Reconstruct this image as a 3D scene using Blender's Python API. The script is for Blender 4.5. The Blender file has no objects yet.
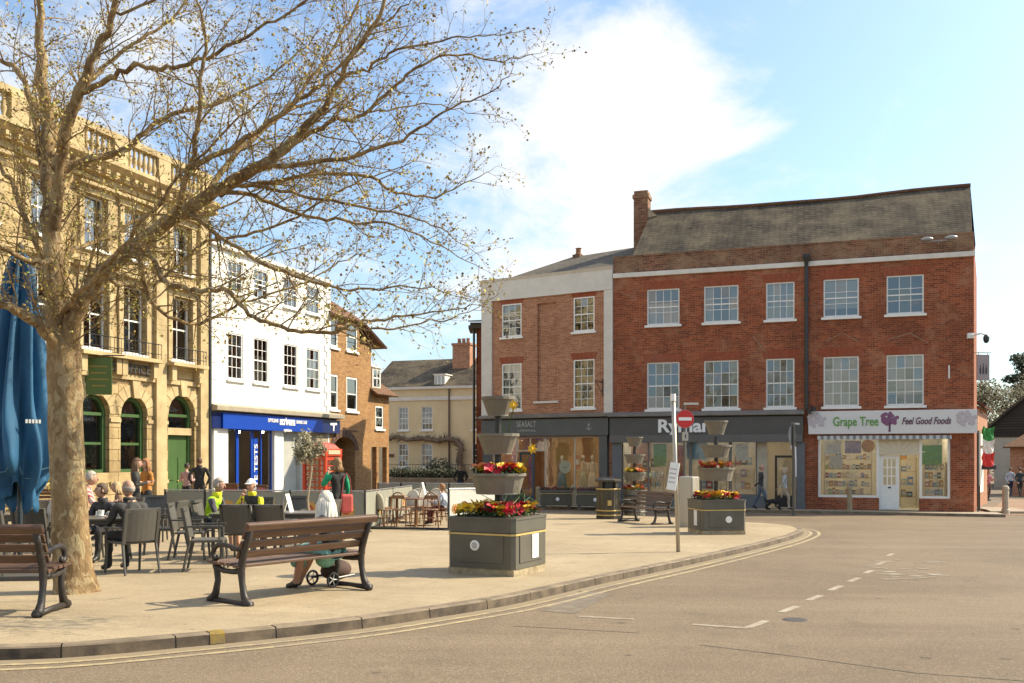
import bpy, bmesh, math, random
from mathutils import Vector, Matrix, Quaternion
RND = random.Random(11)
rad = math.radians
scene = bpy.context.scene
COL = scene.collection
# ---- camera model: level camera, lens shifted up -------------------------------------------
F, CX, HY, CAMZ = 950.0, 512.0, 455.0, 1.45
SL, DROP = 0.018, 0.10            # the market place falls gently away from the camera; road lies a kerb lower
def gz(x, y):
    d = .31*x + .95*y
    return -SL*max(-25.0, min(62.0, d))
def G(px, py, dz=0.0):
    den = (py-HY)/F - SL*(.31*(px-CX)/F + .95)
    y = (CAMZ-dz)/den
    x = (px-CX)/F*y
    return Vector((x, y, gz(x, y)+dz))
def P(px, py, Y):
    return Vector(((px-CX)/F*Y, Y, CAMZ+(HY-py)/F*Y))
def face(fx, fy): return math.atan2(-fx, fy)      # turns local +y to the direction (fx, fy)

def lin(h):
    h = h.lstrip('#'); v = [int(h[i:i+2], 16)/255 for i in (0, 2, 4)]
    return tuple((c/12.92 if c <= .04045 else ((c+.055)/1.055)**2.4) for c in v)

# ---- mesh builder --------------------------------------------------------------------------
class MB:
    def __init__(s): s.v = []; s.f = []; s.m = []; s.cur = 0
    def _add(s, vs, fs):
        o = len(s.v); s.v += [tuple(v) for v in vs]
        for f in fs: s.f.append([o+i for i in f]); s.m.append(s.cur)
    def poly(s, pts): s._add(pts, [list(range(len(pts)))])
    def box(s, x0, x1, y0, y1, z0, z1, M=None):
        vs = [Vector((x, y, z)) for z in (z0, z1) for y in (y0, y1) for x in (x0, x1)]
        if M is not None: vs = [M @ v for v in vs]
        s._add(vs, [(0,2,3,1),(4,5,7,6),(0,1,5,4),(2,6,7,3),(0,4,6,2),(1,3,7,5)])
    def tube(s, pts, rs, n=6, caps=True):
        pts = [Vector(p) for p in pts]
        if not hasattr(rs, '__len__'): rs = [rs]*len(pts)
        vs = []; ref = None
        for i, p in enumerate(pts):
            t = (pts[min(i+1, len(pts)-1)] - pts[max(i-1, 0)])
            if t.length < 1e-9: t = Vector((0,0,1))
            t.normalize()
            if ref is None:
                ref = Vector((1,0,0)) if abs(t.x) < .8 else Vector((0,1,0))
            a = (ref - t*ref.dot(t))
            if a.length < 1e-6: a = t.orthogonal()
            a.normalize(); b = t.cross(a); ref = a
            for k in range(n):
                w = 2*math.pi*k/n
                vs.append(p + (a*math.cos(w)+b*math.sin(w))*rs[i])
        fs = []
        for i in range(len(pts)-1):
            for k in range(n):
                fs.append((i*n+k, i*n+(k+1)%n, (i+1)*n+(k+1)%n, (i+1)*n+k))
        if caps:
            fs.append(tuple(reversed(range(n)))); fs.append(tuple((len(pts)-1)*n+k for k in range(n)))
        s._add(vs, fs)
    def lathe(s, prof, n=16, c=(0,0,0), a0=0, sx=1, sy=1, cap0=True, cap1=True):
        vs = []
        for r, z in prof:
            for k in range(n):
                w = a0+2*math.pi*k/n
                vs.append((c[0]+r*math.cos(w)*sx, c[1]+r*math.sin(w)*sy, c[2]+z))
        fs = [(i*n+k, i*n+(k+1)%n, (i+1)*n+(k+1)%n, (i+1)*n+k) for i in range(len(prof)-1) for k in range(n)]
        if cap0: fs.append(tuple(reversed(range(n))))
        if cap1: fs.append(tuple((len(prof)-1)*n+k for k in range(n)))
        s._add(vs, fs)
    def prism(s, pts, z0, z1):
        n = len(pts)
        vs = [(p[0], p[1], z0) for p in pts]+[(p[0], p[1], z1) for p in pts]
        fs = [tuple(reversed(range(n))), tuple(range(n, 2*n))]+[(k, (k+1)%n, n+(k+1)%n, n+k) for k in range(n)]
        s._add(vs, fs)
    def prism_x(s, pts, x0, x1):                  # profile in (y, z), extruded along x
        n = len(pts)
        vs = [(x0, p[0], p[1]) for p in pts]+[(x1, p[0], p[1]) for p in pts]
        s._add(vs, [tuple(range(n)), tuple(reversed(range(n, 2*n)))]+[(k, n+k, n+(k+1)%n, (k+1)%n) for k in range(n)])
    def prism_y(s, pts, y0, y1):                  # profile in (x, z), extruded along y
        n = len(pts)
        vs = [(p[0], y0, p[1]) for p in pts]+[(p[0], y1, p[1]) for p in pts]
        s._add(vs, [tuple(range(n)), tuple(reversed(range(n, 2*n)))]+[(k, n+k, n+(k+1)%n, (k+1)%n) for k in range(n)])
    def ball(s, c, rx, ry, rz, nu=10, nv=7, M=None):
        vs = []; 
        for j in range(1, nv):
            th = math.pi*j/nv
            for k in range(nu):
                w = 2*math.pi*k/nu
                vs.append(Vector((rx*math.sin(th)*math.cos(w), ry*math.sin(th)*math.sin(w), rz*math.cos(th))))
        vs.append(Vector((0,0,rz))); vs.append(Vector((0,0,-rz)))
        if M is not None: vs = [M @ v for v in vs]
        vs = [v+Vector(c) for v in vs]
        a, b = len(vs)-2, len(vs)-1
        fs = [(j*nu+k, (j+1)*nu+k, (j+1)*nu+(k+1)%nu, j*nu+(k+1)%nu) for j in range(nv-2) for k in range(nu)]
        fs += [(a, k, (k+1)%nu) for k in range(nu)]+[(b, (nv-2)*nu+(k+1)%nu, (nv-2)*nu+k) for k in range(nu)]
        s._add(vs, fs)
    def mesh(s, name, mats, smooth=False):
        me = bpy.data.meshes.new(name); me.from_pydata(s.v, [], s.f)
        mats = mats if isinstance(mats, (list, tuple)) else [mats]
        for m in mats: me.materials.append(m)
        if len(mats) > 1: me.polygons.foreach_set('material_index', s.m)
        if smooth: me.polygons.foreach_set('use_smooth', [True]*len(me.polygons))
        me.update(); return me
    def build(s, name, mats, parent=None, smooth=False, bevel=0, fixn=False, loc=None, rz=None):
        me = s.mesh(name, mats, smooth)
        if fixn:
            bm = bmesh.new(); bm.from_mesh(me); bmesh.ops.recalc_face_normals(bm, faces=bm.faces); bm.to_mesh(me); bm.free()
        o = bpy.data.objects.new(name, me); COL.objects.link(o)
        if parent is not None: o.parent = parent
        if loc is not None: o.location = loc
        if rz is not None: o.rotation_euler.z = rz
        if bevel:
            b = o.modifiers.new('bevel', 'BEVEL'); b.width = bevel; b.segments = 2; b.limit_method = 'ANGLE'; b.angle_limit = rad(40)
        return o

def tag(o, label=None, cat=None, group=None, kind=None):
    for k, v in (('label', label), ('category', cat), ('group', group), ('kind', kind)):
        if v: o[k] = v
    return o
def thing(name, label, cat, loc=(0,0,0), rz=0, group=None):
    o = bpy.data.objects.new(name, None); COL.objects.link(o)
    o.location = loc; o.rotation_euler = (0, 0, rz); o.empty_display_size = .2
    return tag(o, label, cat, group)
def copy_tree(o, parent=None, **k):
    c = o.copy(); COL.objects.link(c)
    if parent is not None: c.parent = parent
    for ch in list(o.children): copy_tree(ch, c)
    return c
def put(o, loc, rz=0, label=None, sc=None):
    o.location = loc; o.rotation_euler = (0, 0, rz)
    if label: o['label'] = label
    if sc: o.scale = (sc, sc, sc)
    return o

# ---- materials -----------------------------------------------------------------------------
MATS = {}
def _base(name):
    m = bpy.data.materials.new(name); m.use_nodes = True
    nt = m.node_tree; b = nt.nodes['Principled BSDF']
    return m, nt, b
def nd(nt, t, **kw):
    n = nt.nodes.new(t)
    for k, v in kw.items():
        if k in n.inputs: n.inputs[k].default_value = v
        else: setattr(n, k, v)
    return n
def mixc(nt, fac, a, b, mode='MIX'):
    n = nt.nodes.new('ShaderNodeMix'); n.data_type = 'RGBA'; n.blend_type = mode; n.clamp_factor = True
    for sock, val in ((n.inputs[0], fac), (n.inputs[6], a), (n.inputs[7], b)):
        if hasattr(val, 'is_output'): nt.links.new(val, sock)
        elif isinstance(val, (int, float)): sock.default_value = val
        else: sock.default_value = (*val[:3], 1)
    return n.outputs[2]
def ramp(nt, src, p0, p1):
    r = nt.nodes.new('ShaderNodeMapRange'); r.inputs[1].default_value = p0; r.inputs[2].default_value = p1
    nt.links.new(src, r.inputs[0]); return r.outputs[0]
def coords(nt, scale=(1,1,1), kind='Object'):
    t = nd(nt, 'ShaderNodeTexCoord'); mp = nd(nt, 'ShaderNodeMapping'); mp.inputs['Scale'].default_value = scale
    nt.links.new(t.outputs[kind], mp.inputs[0]); return mp.outputs[0]
def noise(nt, vec, scale, detail=4, rough=.6, dist=0):
    n = nd(nt, 'ShaderNodeTexNoise'); n.inputs['Scale'].default_value = scale; n.inputs['Detail'].default_value = detail
    n.inputs['Roughness'].default_value = rough; n.inputs['Distortion'].default_value = dist
    nt.links.new(vec, n.inputs['Vector']); return n.outputs['Fac']
def bump(nt, b, h, strength, dist=.01):
    bn = nd(nt, 'ShaderNodeBump'); bn.inputs['Strength'].default_value = strength; bn.inputs['Distance'].default_value = dist
    nt.links.new(h, bn.inputs['Height']); nt.links.new(bn.outputs[0], b.inputs['Normal'])

def mat(name, c, rough=.6, var=.18, scale=6, bmp=.15, metal=0, c2=None, spec=.5, stretch=(1,1,1), bd=.006, detail=5):
    if name in MATS: return MATS[name]
    m, nt, b = _base(name)
    v = coords(nt, stretch); n = noise(nt, v, scale, detail)
    a = tuple(min(1, x*(1-var)) for x in c); d = c2 or tuple(min(1, x*(1+var)) for x in c)
    col = mixc(nt, ramp(nt, n, .3, .7), a, d)
    nt.links.new(col, b.inputs['Base Color'])
    b.inputs['Roughness'].default_value = rough; b.inputs['Metallic'].default_value = metal
    b.inputs['Specular IOR Level'].default_value = spec
    if bmp: bump(nt, b, noise(nt, v, scale*6, 3), bmp, bd)
    MATS[name] = m; return m

def brickmat(name, c1, c2, mortar, bw=.225, bh=.075, ms=.008, stain=(.25,.2,.15), stain_amt=.35, dirt_scale=.35, rough=.85, patch=None, bmp=.4, bias=0.0, offset=.5, patch_lo=.55, streak=0.0):
    if name in MATS: return MATS[name]
    m, nt, b = _base(name)
    t = nd(nt, 'ShaderNodeTexCoord'); sp = nd(nt, 'ShaderNodeSeparateXYZ'); nt.links.new(t.outputs['Object'], sp.inputs[0])
    ad = nd(nt, 'ShaderNodeMath', operation='ADD'); nt.links.new(sp.outputs[0], ad.inputs[0]); nt.links.new(sp.outputs[1], ad.inputs[1])
    cb = nd(nt, 'ShaderNodeCombineXYZ'); nt.links.new(ad.outputs[0], cb.inputs[0]); nt.links.new(sp.outputs[2], cb.inputs[1])
    br = nd(nt, 'ShaderNodeTexBrick'); nt.links.new(cb.outputs[0], br.inputs['Vector'])
    br.offset = offset
    br.inputs['Color1'].default_value = (*c1, 1); br.inputs['Color2'].default_value = (*c2, 1); br.inputs['Mortar'].default_value = (*mortar, 1)
    br.inputs['Scale'].default_value = 1; br.inputs['Mortar Size'].default_value = ms; br.inputs['Bias'].default_value = bias
    br.inputs['Brick Width'].default_value = bw; br.inputs['Row Height'].default_value = bh; br.inputs['Mortar Smooth'].default_value = .3
    col = br.outputs['Color']
    n1 = noise(nt, t.outputs['Object'], dirt_scale, 7, .65)
    col = mixc(nt, ramp(nt, n1, .42, .75), col, mixc(nt, stain_amt, col, stain))
    n2 = noise(nt, t.outputs['Object'], 9, 4, .7)
    hs = mixc(nt, 1.0, col, mixc(nt, ramp(nt, n2, .25, .75), (.72,.72,.72), (1.25,1.22,1.2)), 'MULTIPLY'); col = hs
    if streak:
        vs = coords(nt, (1.6, 1.6, .12)); n4 = noise(nt, vs, 1.4, 6, .7)
        col = mixc(nt, mixc(nt, ramp(nt, n4, .52, .75), (0,0,0), (streak,)*3), col, stain)
    if patch:
        n3 = noise(nt, t.outputs['Object'], .9, 6, .7)
        col = mixc(nt, ramp(nt, n3, patch_lo, patch_lo+.17), col, mixc(nt, .6, col, patch))
    nt.links.new(col, b.inputs['Base Color']); b.inputs['Roughness'].default_value = rough
    b.inputs['Specular IOR Level'].default_value = .25
    mx = nd(nt, 'ShaderNodeMath', operation='MULTIPLY'); mx.inputs[1].default_value = -1; nt.links.new(br.outputs['Fac'], mx.inputs[0])
    a2 = nd(nt, 'ShaderNodeMath', operation='ADD'); nt.links.new(mx.outputs[0], a2.inputs[0]); nt.links.new(n2, a2.inputs[1])
    bump(nt, b, a2.outputs[0], bmp, .01)
    MATS[name] = m; return m

def glassmat(name, refl=.22, tint=(.75,.8,.8)):
    m = bpy.data.materials.new(name); m.use_nodes = True; nt = m.node_tree; nt.nodes.clear()
    out = nd(nt, 'ShaderNodeOutputMaterial'); tr = nd(nt, 'ShaderNodeBsdfTransparent'); tr.inputs[0].default_value = (*tint, 1)
    gl = nd(nt, 'ShaderNodeBsdfGlossy'); gl.inputs['Roughness'].default_value = .015; gl.inputs[0].default_value = (1,1,1,1)
    v = coords(nt); n = noise(nt, v, 2.6, 2); bn = nd(nt, 'ShaderNodeBump'); bn.inputs['Strength'].default_value = .14; bn.inputs['Distance'].default_value = .02
    nt.links.new(n, bn.inputs['Height']); nt.links.new(bn.outputs[0], gl.inputs['Normal'])
    fr = nd(nt, 'ShaderNodeLayerWeight'); fr.inputs[0].default_value = .35
    mr = nd(nt, 'ShaderNodeMapRange'); mr.inputs[1].default_value = 0; mr.inputs[2].default_value = 1; mr.inputs[3].default_value = refl; mr.inputs[4].default_value = .95
    nt.links.new(fr.outputs['Fresnel'], mr.inputs[0])
    mx = nd(nt, 'ShaderNodeMixShader'); nt.links.new(mr.outputs[0], mx.inputs[0]); nt.links.new(tr.outputs[0], mx.inputs[1]); nt.links.new(gl.outputs[0], mx.inputs[2])
    nt.links.new(mx.outputs[0], out.inputs[0]); MATS[name] = m; return m
def emit(name, c, s):
    m, nt, b = _base(name); b.inputs['Base Color'].default_value = (*c, 1)
    b.inputs['Emission Color'].default_value = (*c, 1); b.inputs['Emission Strength'].default_value = s; MATS[name] = m; return m

def text(parent, s, size, loc, m, name='lettering', extrude=.008, align='CENTER', bold=0, shear=0, rot=(rad(90),0,0), sx=1, space=1, fit=None):
    cu = bpy.data.curves.new(name, 'FONT'); cu.body = s; cu.size = size; cu.extrude = extrude; cu.align_x = align; cu.align_y = 'CENTER'
    cu.offset = bold; cu.shear = shear; cu.space_character = space; cu.materials.append(m); cu.resolution_u = 4
    tmp = bpy.data.objects.new(name, cu); COL.objects.link(tmp); dg = bpy.context.evaluated_depsgraph_get(); dg.update()
    me = bpy.data.meshes.new_from_object(tmp.evaluated_get(dg)); bpy.data.objects.remove(tmp)
    if fit: xs = [v.co.x for v in me.vertices]; sx = fit/(max(xs)-min(xs))
    o = bpy.data.objects.new(name, me); COL.objects.link(o); o.parent = parent; o.location = loc; o.rotation_euler = rot; o.scale = (sx,1,1)
    return o

# common materials
WHITE = mat('white_paint', (.78,.77,.72), .45, .05, 8, .05)
OFFWHITE = mat('offwhite_paint', (.66,.63,.56), .6, .1, 3, .1)
BLACKM = mat('black_metal', (.022,.022,.022), .4, .2, 10, .1)
GREYM = mat('grey_metal', (.35,.35,.34), .35, .1, 8, .05, metal=.6)
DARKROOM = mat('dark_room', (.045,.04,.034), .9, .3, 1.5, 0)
CURTAIN = mat('curtain_cloth', (.50,.42,.29), .9, .15, 3, .2, stretch=(8,8,.5))
BLINDM = mat('pale_blind', (.52,.44,.31), .8, .1, 3, .1, stretch=(.5,.5,12))
GLASS = glassmat('window_glass', .115)
SHOPGLASS = glassmat('shop_glass', .07, (.92,.93,.92))
GOLD = mat('gold_band', (.55,.38,.12), .4, .1, 8, 0)

# ---- facades -------------------------------------------------------------------------------
class Fac:
    def __init__(s, ox, oy, ux, uy, zb):
        l = math.hypot(ux, uy); s.o = (ox, oy); s.u = (ux/l, uy/l); s.zb = zb
        s.rz = math.atan2(uy, ux)
    def t(s, px):
        a = (px-CX)/F
        return (a*s.o[1]-s.o[0])/(s.u[0]-a*s.u[1])
    def t_at(s, px, yl):            # where the pixel column meets a line yl behind the facade
        a = (px-CX)/F; ox = s.o[0]-s.u[1]*yl; oy = s.o[1]+s.u[0]*yl
        return (a*oy-ox)/(s.u[0]-a*s.u[1])
    def z(s, px, py):
        y = s.o[1]+s.u[1]*s.t(px)
        return CAMZ+(HY-py)/F*y-s.zb
    def w(s, t, yl, z=0):
        return Vector((s.o[0]+s.u[0]*t-s.u[1]*yl, s.o[1]+s.u[1]*t+s.u[0]*yl, s.zb+z))
    def root(s, name, label, cat, group=None):
        return thing(name, label, cat, (s.o[0], s.o[1], s.zb), s.rz, group)

def wall_open(mb, x0, x1, z0, z1, ops, depth=.12, y=0.0, sides='LRTB'):
    xs = sorted({x0, x1, *[o[0] for o in ops], *[o[1] for o in ops]}); zs = sorted({z0, z1, *[o[2] for o in ops], *[o[3] for o in ops]})
    xs = [x for x in xs if x0-1e-6 <= x <= x1+1e-6]; zs = [z for z in zs if z0-1e-6 <= z <= z1+1e-6]
    for i in range(len(xs)-1):
        for j in range(len(zs)-1):
            cx, cz = (xs[i]+xs[i+1])/2, (zs[j]+zs[j+1])/2
            if any(o[0] < cx < o[1] and o[2] < cz < o[3] for o in ops): continue
            mb.poly([(xs[i],y,zs[j]),(xs[i+1],y,zs[j]),(xs[i+1],y,zs[j+1]),(xs[i],y,zs[j+1])])
    for o in ops:
        a, b, c, d = o[:4]; top = o[4] if len(o) > 4 else d
        mb.poly([(a,y,c),(a,y,top),(a,y+depth,top),(a,y+depth,c)])
        mb.poly([(b,y,c),(b,y+depth,c),(b,y+depth,top),(b,y,top)])
        if len(o) <= 4: mb.poly([(a,y,d),(b,y,d),(b,y+depth,d),(a,y+depth,d)])
        mb.poly([(a,y,c),(a,y+depth,c),(b,y+depth,c),(b,y,c)])
        if len(o) > 4:          # arched head: spring at o[4], crown at d
            r = (b-a)/2; cx = (a+b)/2; n = 14; k = (d-top)
            arc = [(cx-r*math.cos(math.pi*i/n), top+k*math.sin(math.pi*i/n)) for i in range(n+1)]
            for i in range(n):
                p, q = arc[i], arc[i+1]
                mb.poly([(p[0],y,p[1]),(q[0],y,q[1]),(q[0],y,d+1e-4),(p[0],y,d+1e-4)])
                mb.poly([(p[0],y,p[1]),(p[0],y+depth,p[1]),(q[0],y+depth,q[1]),(q[0],y,q[1])])

def sash(root, a, b, c, d, cols, rows, y=.09, wm=None, curtain=None, sill=True, frame=.055, bar=.022, meet=True, inner=True, sillm=None, glass=None, open_low=0):
    """one sash window as a part 'window' with sub-parts"""
    wm = wm or WHITE
    f = MB()
    f.box(a,a+frame,y-.03,y+.06,c,d); f.box(b-frame,b,y-.03,y+.06,c,d)
    f.box(a+frame,b-frame,y-.03,y+.06,d-frame,d); f.box(a+frame,b-frame,y-.03,y+.06,c,c+frame*1.3)
    m = (c+d)/2
    if meet: f.box(a+frame,b-frame,y-.012,y+.05,m-.025,m+.025)
    w = f.build('window', wm, root)
    g = MB(); A, B, C, D = a+frame, b-frame, c+frame*1.3, d-frame
    for i in range(1, cols):
        x = A+(B-A)*i/cols; g.box(x-bar/2,x+bar/2,y,y+.03,C+.001,D-.001)
    for j in range(1, rows):
        z = C+(D-C)*j/rows
        if meet and abs(z-m) < .08: continue
        g.box(A+.001,B-.001,y+.002,y+.028,z-bar/2,z+bar/2)
    if g.v: g.build('glazing_bar', wm, w)
    p = MB()                       # every light of old glass sits at its own slight angle
    for i in range(cols):
        for j in range(rows):
            xa, xb = A+(B-A)*i/cols, A+(B-A)*(i+1)/cols; za, zb = C+(D-C)*j/rows, C+(D-C)*(j+1)/rows; u, v = RND.gauss(0,.006)*(xb-xa), RND.gauss(0,.007)*(zb-za)
            p.poly([(xa,y+.015-u-v,za),(xb,y+.015+u-v,za),(xb,y+.015+u+v,zb),(xa,y+.015-u+v,zb)])
    p.build('pane', glass or GLASS, w)
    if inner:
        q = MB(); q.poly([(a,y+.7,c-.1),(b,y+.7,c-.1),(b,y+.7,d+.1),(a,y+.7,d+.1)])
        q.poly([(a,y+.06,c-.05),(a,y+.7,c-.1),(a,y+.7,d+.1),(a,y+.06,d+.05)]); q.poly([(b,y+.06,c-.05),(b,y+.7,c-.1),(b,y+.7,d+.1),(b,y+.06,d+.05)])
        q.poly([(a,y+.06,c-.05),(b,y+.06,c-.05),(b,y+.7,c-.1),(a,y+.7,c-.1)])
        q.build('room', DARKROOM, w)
    if curtain:
        q = MB(); W = B-A
        def drape(x0, x1, z0, z1):
            n = 14; v0 = []
            for i in range(n+1):
                x = x0+(x1-x0)*i/n; yy = y+.13+.025*math.sin(i*2.3)
                v0.append((x, yy))
            for i in range(n): q.poly([(*v0[i],z0),(*v0[i+1],z0),(*v0[i+1],z1),(*v0[i],z1)])
        if curtain == 'sides': drape(A, A+W*.24, C, D); drape(B-W*.22, B, C, D)
        elif curtain == 'net': drape(A, B, C, C+(D-C)*.62)
        elif curtain == 'full': drape(A, B, C, D)
        if curtain == 'blind': q.box(A,B,y+.1,y+.115,D-(D-C)*.45,D)
        if curtain == 'low': q.box(A,B,y+.1,y+.115,D-(D-C)*.8,D)
        q.build('blind' if curtain in ('blind','low') else 'curtain', BLINDM if curtain in ('blind','low') else CURTAIN, w)
    if sill:
        q = MB(); q.box(a-.09,b+.09,-.09,y-.035,c-.1,c-.002); q.build('sill', sillm or wm, w, bevel=.008)
    return w
# ================= camera, light, sky ========================================================
cam_d = bpy.data.cameras.new('camera'); cam = bpy.data.objects.new('camera', cam_d); COL.objects.link(cam)
cam.location = (0, 0, CAMZ); cam.rotation_euler = (rad(90), 0, 0)
cam_d.sensor_width = 36; cam_d.lens = F/1024*36; cam_d.shift_y = (HY-341.5)/1024
cam_d.clip_end = 3000; cam_d.clip_start = .1
scene.camera = cam
SUN_AZ, SUN_EL = 15.0, 41.0          # azimuth measured from +x towards +y
sdir = Vector((math.cos(rad(SUN_AZ))*math.cos(rad(SUN_EL)), math.sin(rad(SUN_AZ))*math.cos(rad(SUN_EL)), math.sin(rad(SUN_EL))))
sun_d = bpy.data.lights.new('sun', 'SUN'); sun_d.energy = 4.6; sun_d.angle = rad(.5); sun_d.color = (1, .865, .64)
sun = bpy.data.objects.new('sun', sun_d); COL.objects.link(sun); sun.rotation_euler = sdir.to_track_quat('Z', 'Y').to_euler()
wld = bpy.data.worlds.new('World'); scene.world = wld; wld.use_nodes = True
nt = wld.node_tree; nt.nodes.clear()
wo = nd(nt, 'ShaderNodeOutputWorld'); bg = nd(nt, 'ShaderNodeBackground')
sky = nd(nt, 'ShaderNodeTexSky'); sky.sky_type = 'NISHITA'; sky.sun_disc = False
sky.sun_elevation = rad(SUN_EL); sky.sun_rotation = rad(90-SUN_AZ); sky.altitude = 50; sky.air_density = 1.0; sky.dust_density = 2.2; sky.ozone_density = 1.0
SKY_STRENGTH = .15
tc = nd(nt, 'ShaderNodeTexCoord')
# clouds: soft cumulus on a plane overhead, sampled by direction
sp = nd(nt, 'ShaderNodeSeparateXYZ'); nt.links.new(tc.outputs['Generated'], sp.inputs[0])
mp = nd(nt, 'ShaderNodeMapping'); mp.inputs['Scale'].default_value = (2.3, 2.3, 4.2); mp.inputs['Location'].default_value = (CLX:=.62, 0.3, .55)
nt.links.new(tc.outputs['Generated'], mp.inputs[0])
n1 = nd(nt, 'ShaderNodeTexNoise'); n1.inputs['Scale'].default_value = 2.3; n1.inputs['Detail'].default_value = 10; n1.inputs['Roughness'].default_value = .64; n1.inputs['Distortion'].default_value = .25
nt.links.new(mp.outputs[0], n1.inputs['Vector'])
# more cloud towards the west (left) and the horizon than towards the upper right
bx = nd(nt, 'ShaderNodeMath', operation='MULTIPLY_ADD'); bx.inputs[1].default_value = -.18; nt.links.new(sp.outputs[0], bx.inputs[0]); nt.links.new(n1.outputs['Fac'], bx.inputs[2])
# one more bank of cumulus high over the corner building
vd = nd(nt, 'ShaderNodeVectorMath', operation='DOT_PRODUCT'); nt.links.new(tc.outputs['Generated'], vd.inputs[0]); vd.inputs[1].default_value = Vector((.07, 1, .385)).normalized()
vr = nd(nt, 'ShaderNodeMapRange'); vr.interpolation_type = 'SMOOTHSTEP'; vr.inputs[1].default_value = .986; vr.inputs[2].default_value = .9995; vr.inputs[4].default_value = .03; nt.links.new(vd.outputs['Value'], vr.inputs[0])
vd2 = nd(nt, 'ShaderNodeVectorMath', operation='DOT_PRODUCT'); nt.links.new(tc.outputs['Generated'], vd2.inputs[0]); vd2.inputs[1].default_value = Vector((.12, 1, .255)).normalized()
vr2 = nd(nt, 'ShaderNodeMapRange'); vr2.interpolation_type = 'SMOOTHSTEP'; vr2.inputs[1].default_value = .975; vr2.inputs[2].default_value = .9995; vr2.inputs[4].default_value = .19; nt.links.new(vd2.outputs['Value'], vr2.inputs[0])
bx2 = nd(nt, 'ShaderNodeMath', operation='ADD'); nt.links.new(bx.outputs[0], bx2.inputs[0]); nt.links.new(vr2.outputs[0], bx2.inputs[1]); bx = bx2
ba = nd(nt, 'ShaderNodeMath', operation='ADD'); nt.links.new(bx.outputs[0], ba.inputs[0]); nt.links.new(vr.outputs[0], ba.inputs[1])
cm = nd(nt, 'ShaderNodeMapRange'); cm.interpolation_type = 'SMOOTHSTEP'; cm.inputs[1].default_value = .445; cm.inputs[2].default_value = .72
nt.links.new(ba.outputs[0], cm.inputs[0])
up = nd(nt, 'ShaderNodeMapRange'); up.inputs[1].default_value = -.02; up.inputs[2].default_value = .05; nt.links.new(sp.outputs[2], up.inputs[0])
cf = nd(nt, 'ShaderNodeMath', operation='MULTIPLY'); nt.links.new(cm.outputs[0], cf.inputs[0]); nt.links.new(up.outputs[0], cf.inputs[1])
cf2 = nd(nt, 'ShaderNodeMath', operation='MULTIPLY_ADD'); cf2.inputs[1].default_value = .86; cf2.inputs[2].default_value = .05; nt.links.new(cf.outputs[0], cf2.inputs[0])
CLOUD = 4.5
skyt = mixc(nt, 1.0, sky.outputs[0], (.80,.94,1.0), 'MULTIPLY')
skyc = mixc(nt, cf2.outputs[0], skyt, (CLOUD, CLOUD*.985, CLOUD*.95))
for n in nt.nodes:
    if n.bl_idname == 'ShaderNodeMix': n.clamp_factor = True; n.clamp_result = False
nt.links.new(skyc, bg.inputs[0]); bg.inputs[1].default_value = SKY_STRENGTH
nt.links.new(bg.outputs[0], wo.inputs[0])
scene.view_settings.view_transform = 'Standard'; scene.view_settings.look = 'None'; scene.view_settings.gamma = 1
scene.view_settings.exposure = .76
scene.cycles.max_bounces = 6; scene.cycles.transparent_max_bounces = 12; scene.cycles.caustics_reflective = False; scene.cycles.caustics_refractive = False
scene.cycles.use_denoising = True

# ================= ground ====================================================================
def spots(nt, v, scale, thr, soft=.03):
    vo = nd(nt, 'ShaderNodeTexVoronoi'); vo.inputs['Scale'].default_value = scale; nt.links.new(v, vo.inputs['Vector'])
    return ramp(nt, vo.outputs['Distance'], thr+soft, thr), vo
def sc01(nt, src, k):
    m = nd(nt, 'ShaderNodeMath', operation='MULTIPLY'); m.inputs[1].default_value = k; nt.links.new(src, m.inputs[0]); return m.outputs[0]
def asphalt():
    m, nt, b = _base('asphalt'); v = coords(nt)
    n1 = noise(nt, v, .2, 7, .68, .6); n2 = noise(nt, v, 38, 3, .7); n3 = noise(nt, v, 1.7, 7, .75, .5); n4 = noise(nt, v, 150, 2, .6)
    t = nd(nt, 'ShaderNodeTexCoord'); mp = nd(nt, 'ShaderNodeMapping'); mp.inputs['Rotation'].default_value = (0,0,rad(-52)); mp.inputs['Scale'].default_value = (.06, .55, 1); nt.links.new(t.outputs['Object'], mp.inputs[0]); n5 = noise(nt, mp.outputs[0], 1.6, 5, .6)
    c = mixc(nt, ramp(nt, n1, .32, .68), (.138,.102,.068), (.198,.149,.100))
    c = mixc(nt, sc01(nt, ramp(nt, n5, .48, .7), .55), c, (.24,.184,.124))
    c = mixc(nt, sc01(nt, ramp(nt, n3, .52, .74), .6), c, (.105,.082,.056))
    c = mixc(nt, 1, c, mixc(nt, ramp(nt, n2, .3, .7), (.72,.72,.72), (1.25,1.24,1.22)), 'MULTIPLY')
    c = mixc(nt, 1, c, mixc(nt, ramp(nt, n4, .32, .68), (.7,.7,.7), (1.35,1.35,1.33)), 'MULTIPLY')
    f, _ = spots(nt, v, 1.3, .055, .03); c = mixc(nt, sc01(nt, f, .55), c, (.05,.042,.032))
    f, _ = spots(nt, v, 27, .16, .1); c = mixc(nt, sc01(nt, f, .5), c, (.34,.29,.22))
    nt.links.new(c, b.inputs['Base Color']); b.inputs['Roughness'].default_value = .88; b.inputs['Specular IOR Level'].default_value = .3
    a = nd(nt, 'ShaderNodeMath', operation='ADD'); nt.links.new(n2, a.inputs[0]); nt.links.new(n4, a.inputs[1]); bump(nt, b, a.outputs[0], .8, .008); return m
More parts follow.
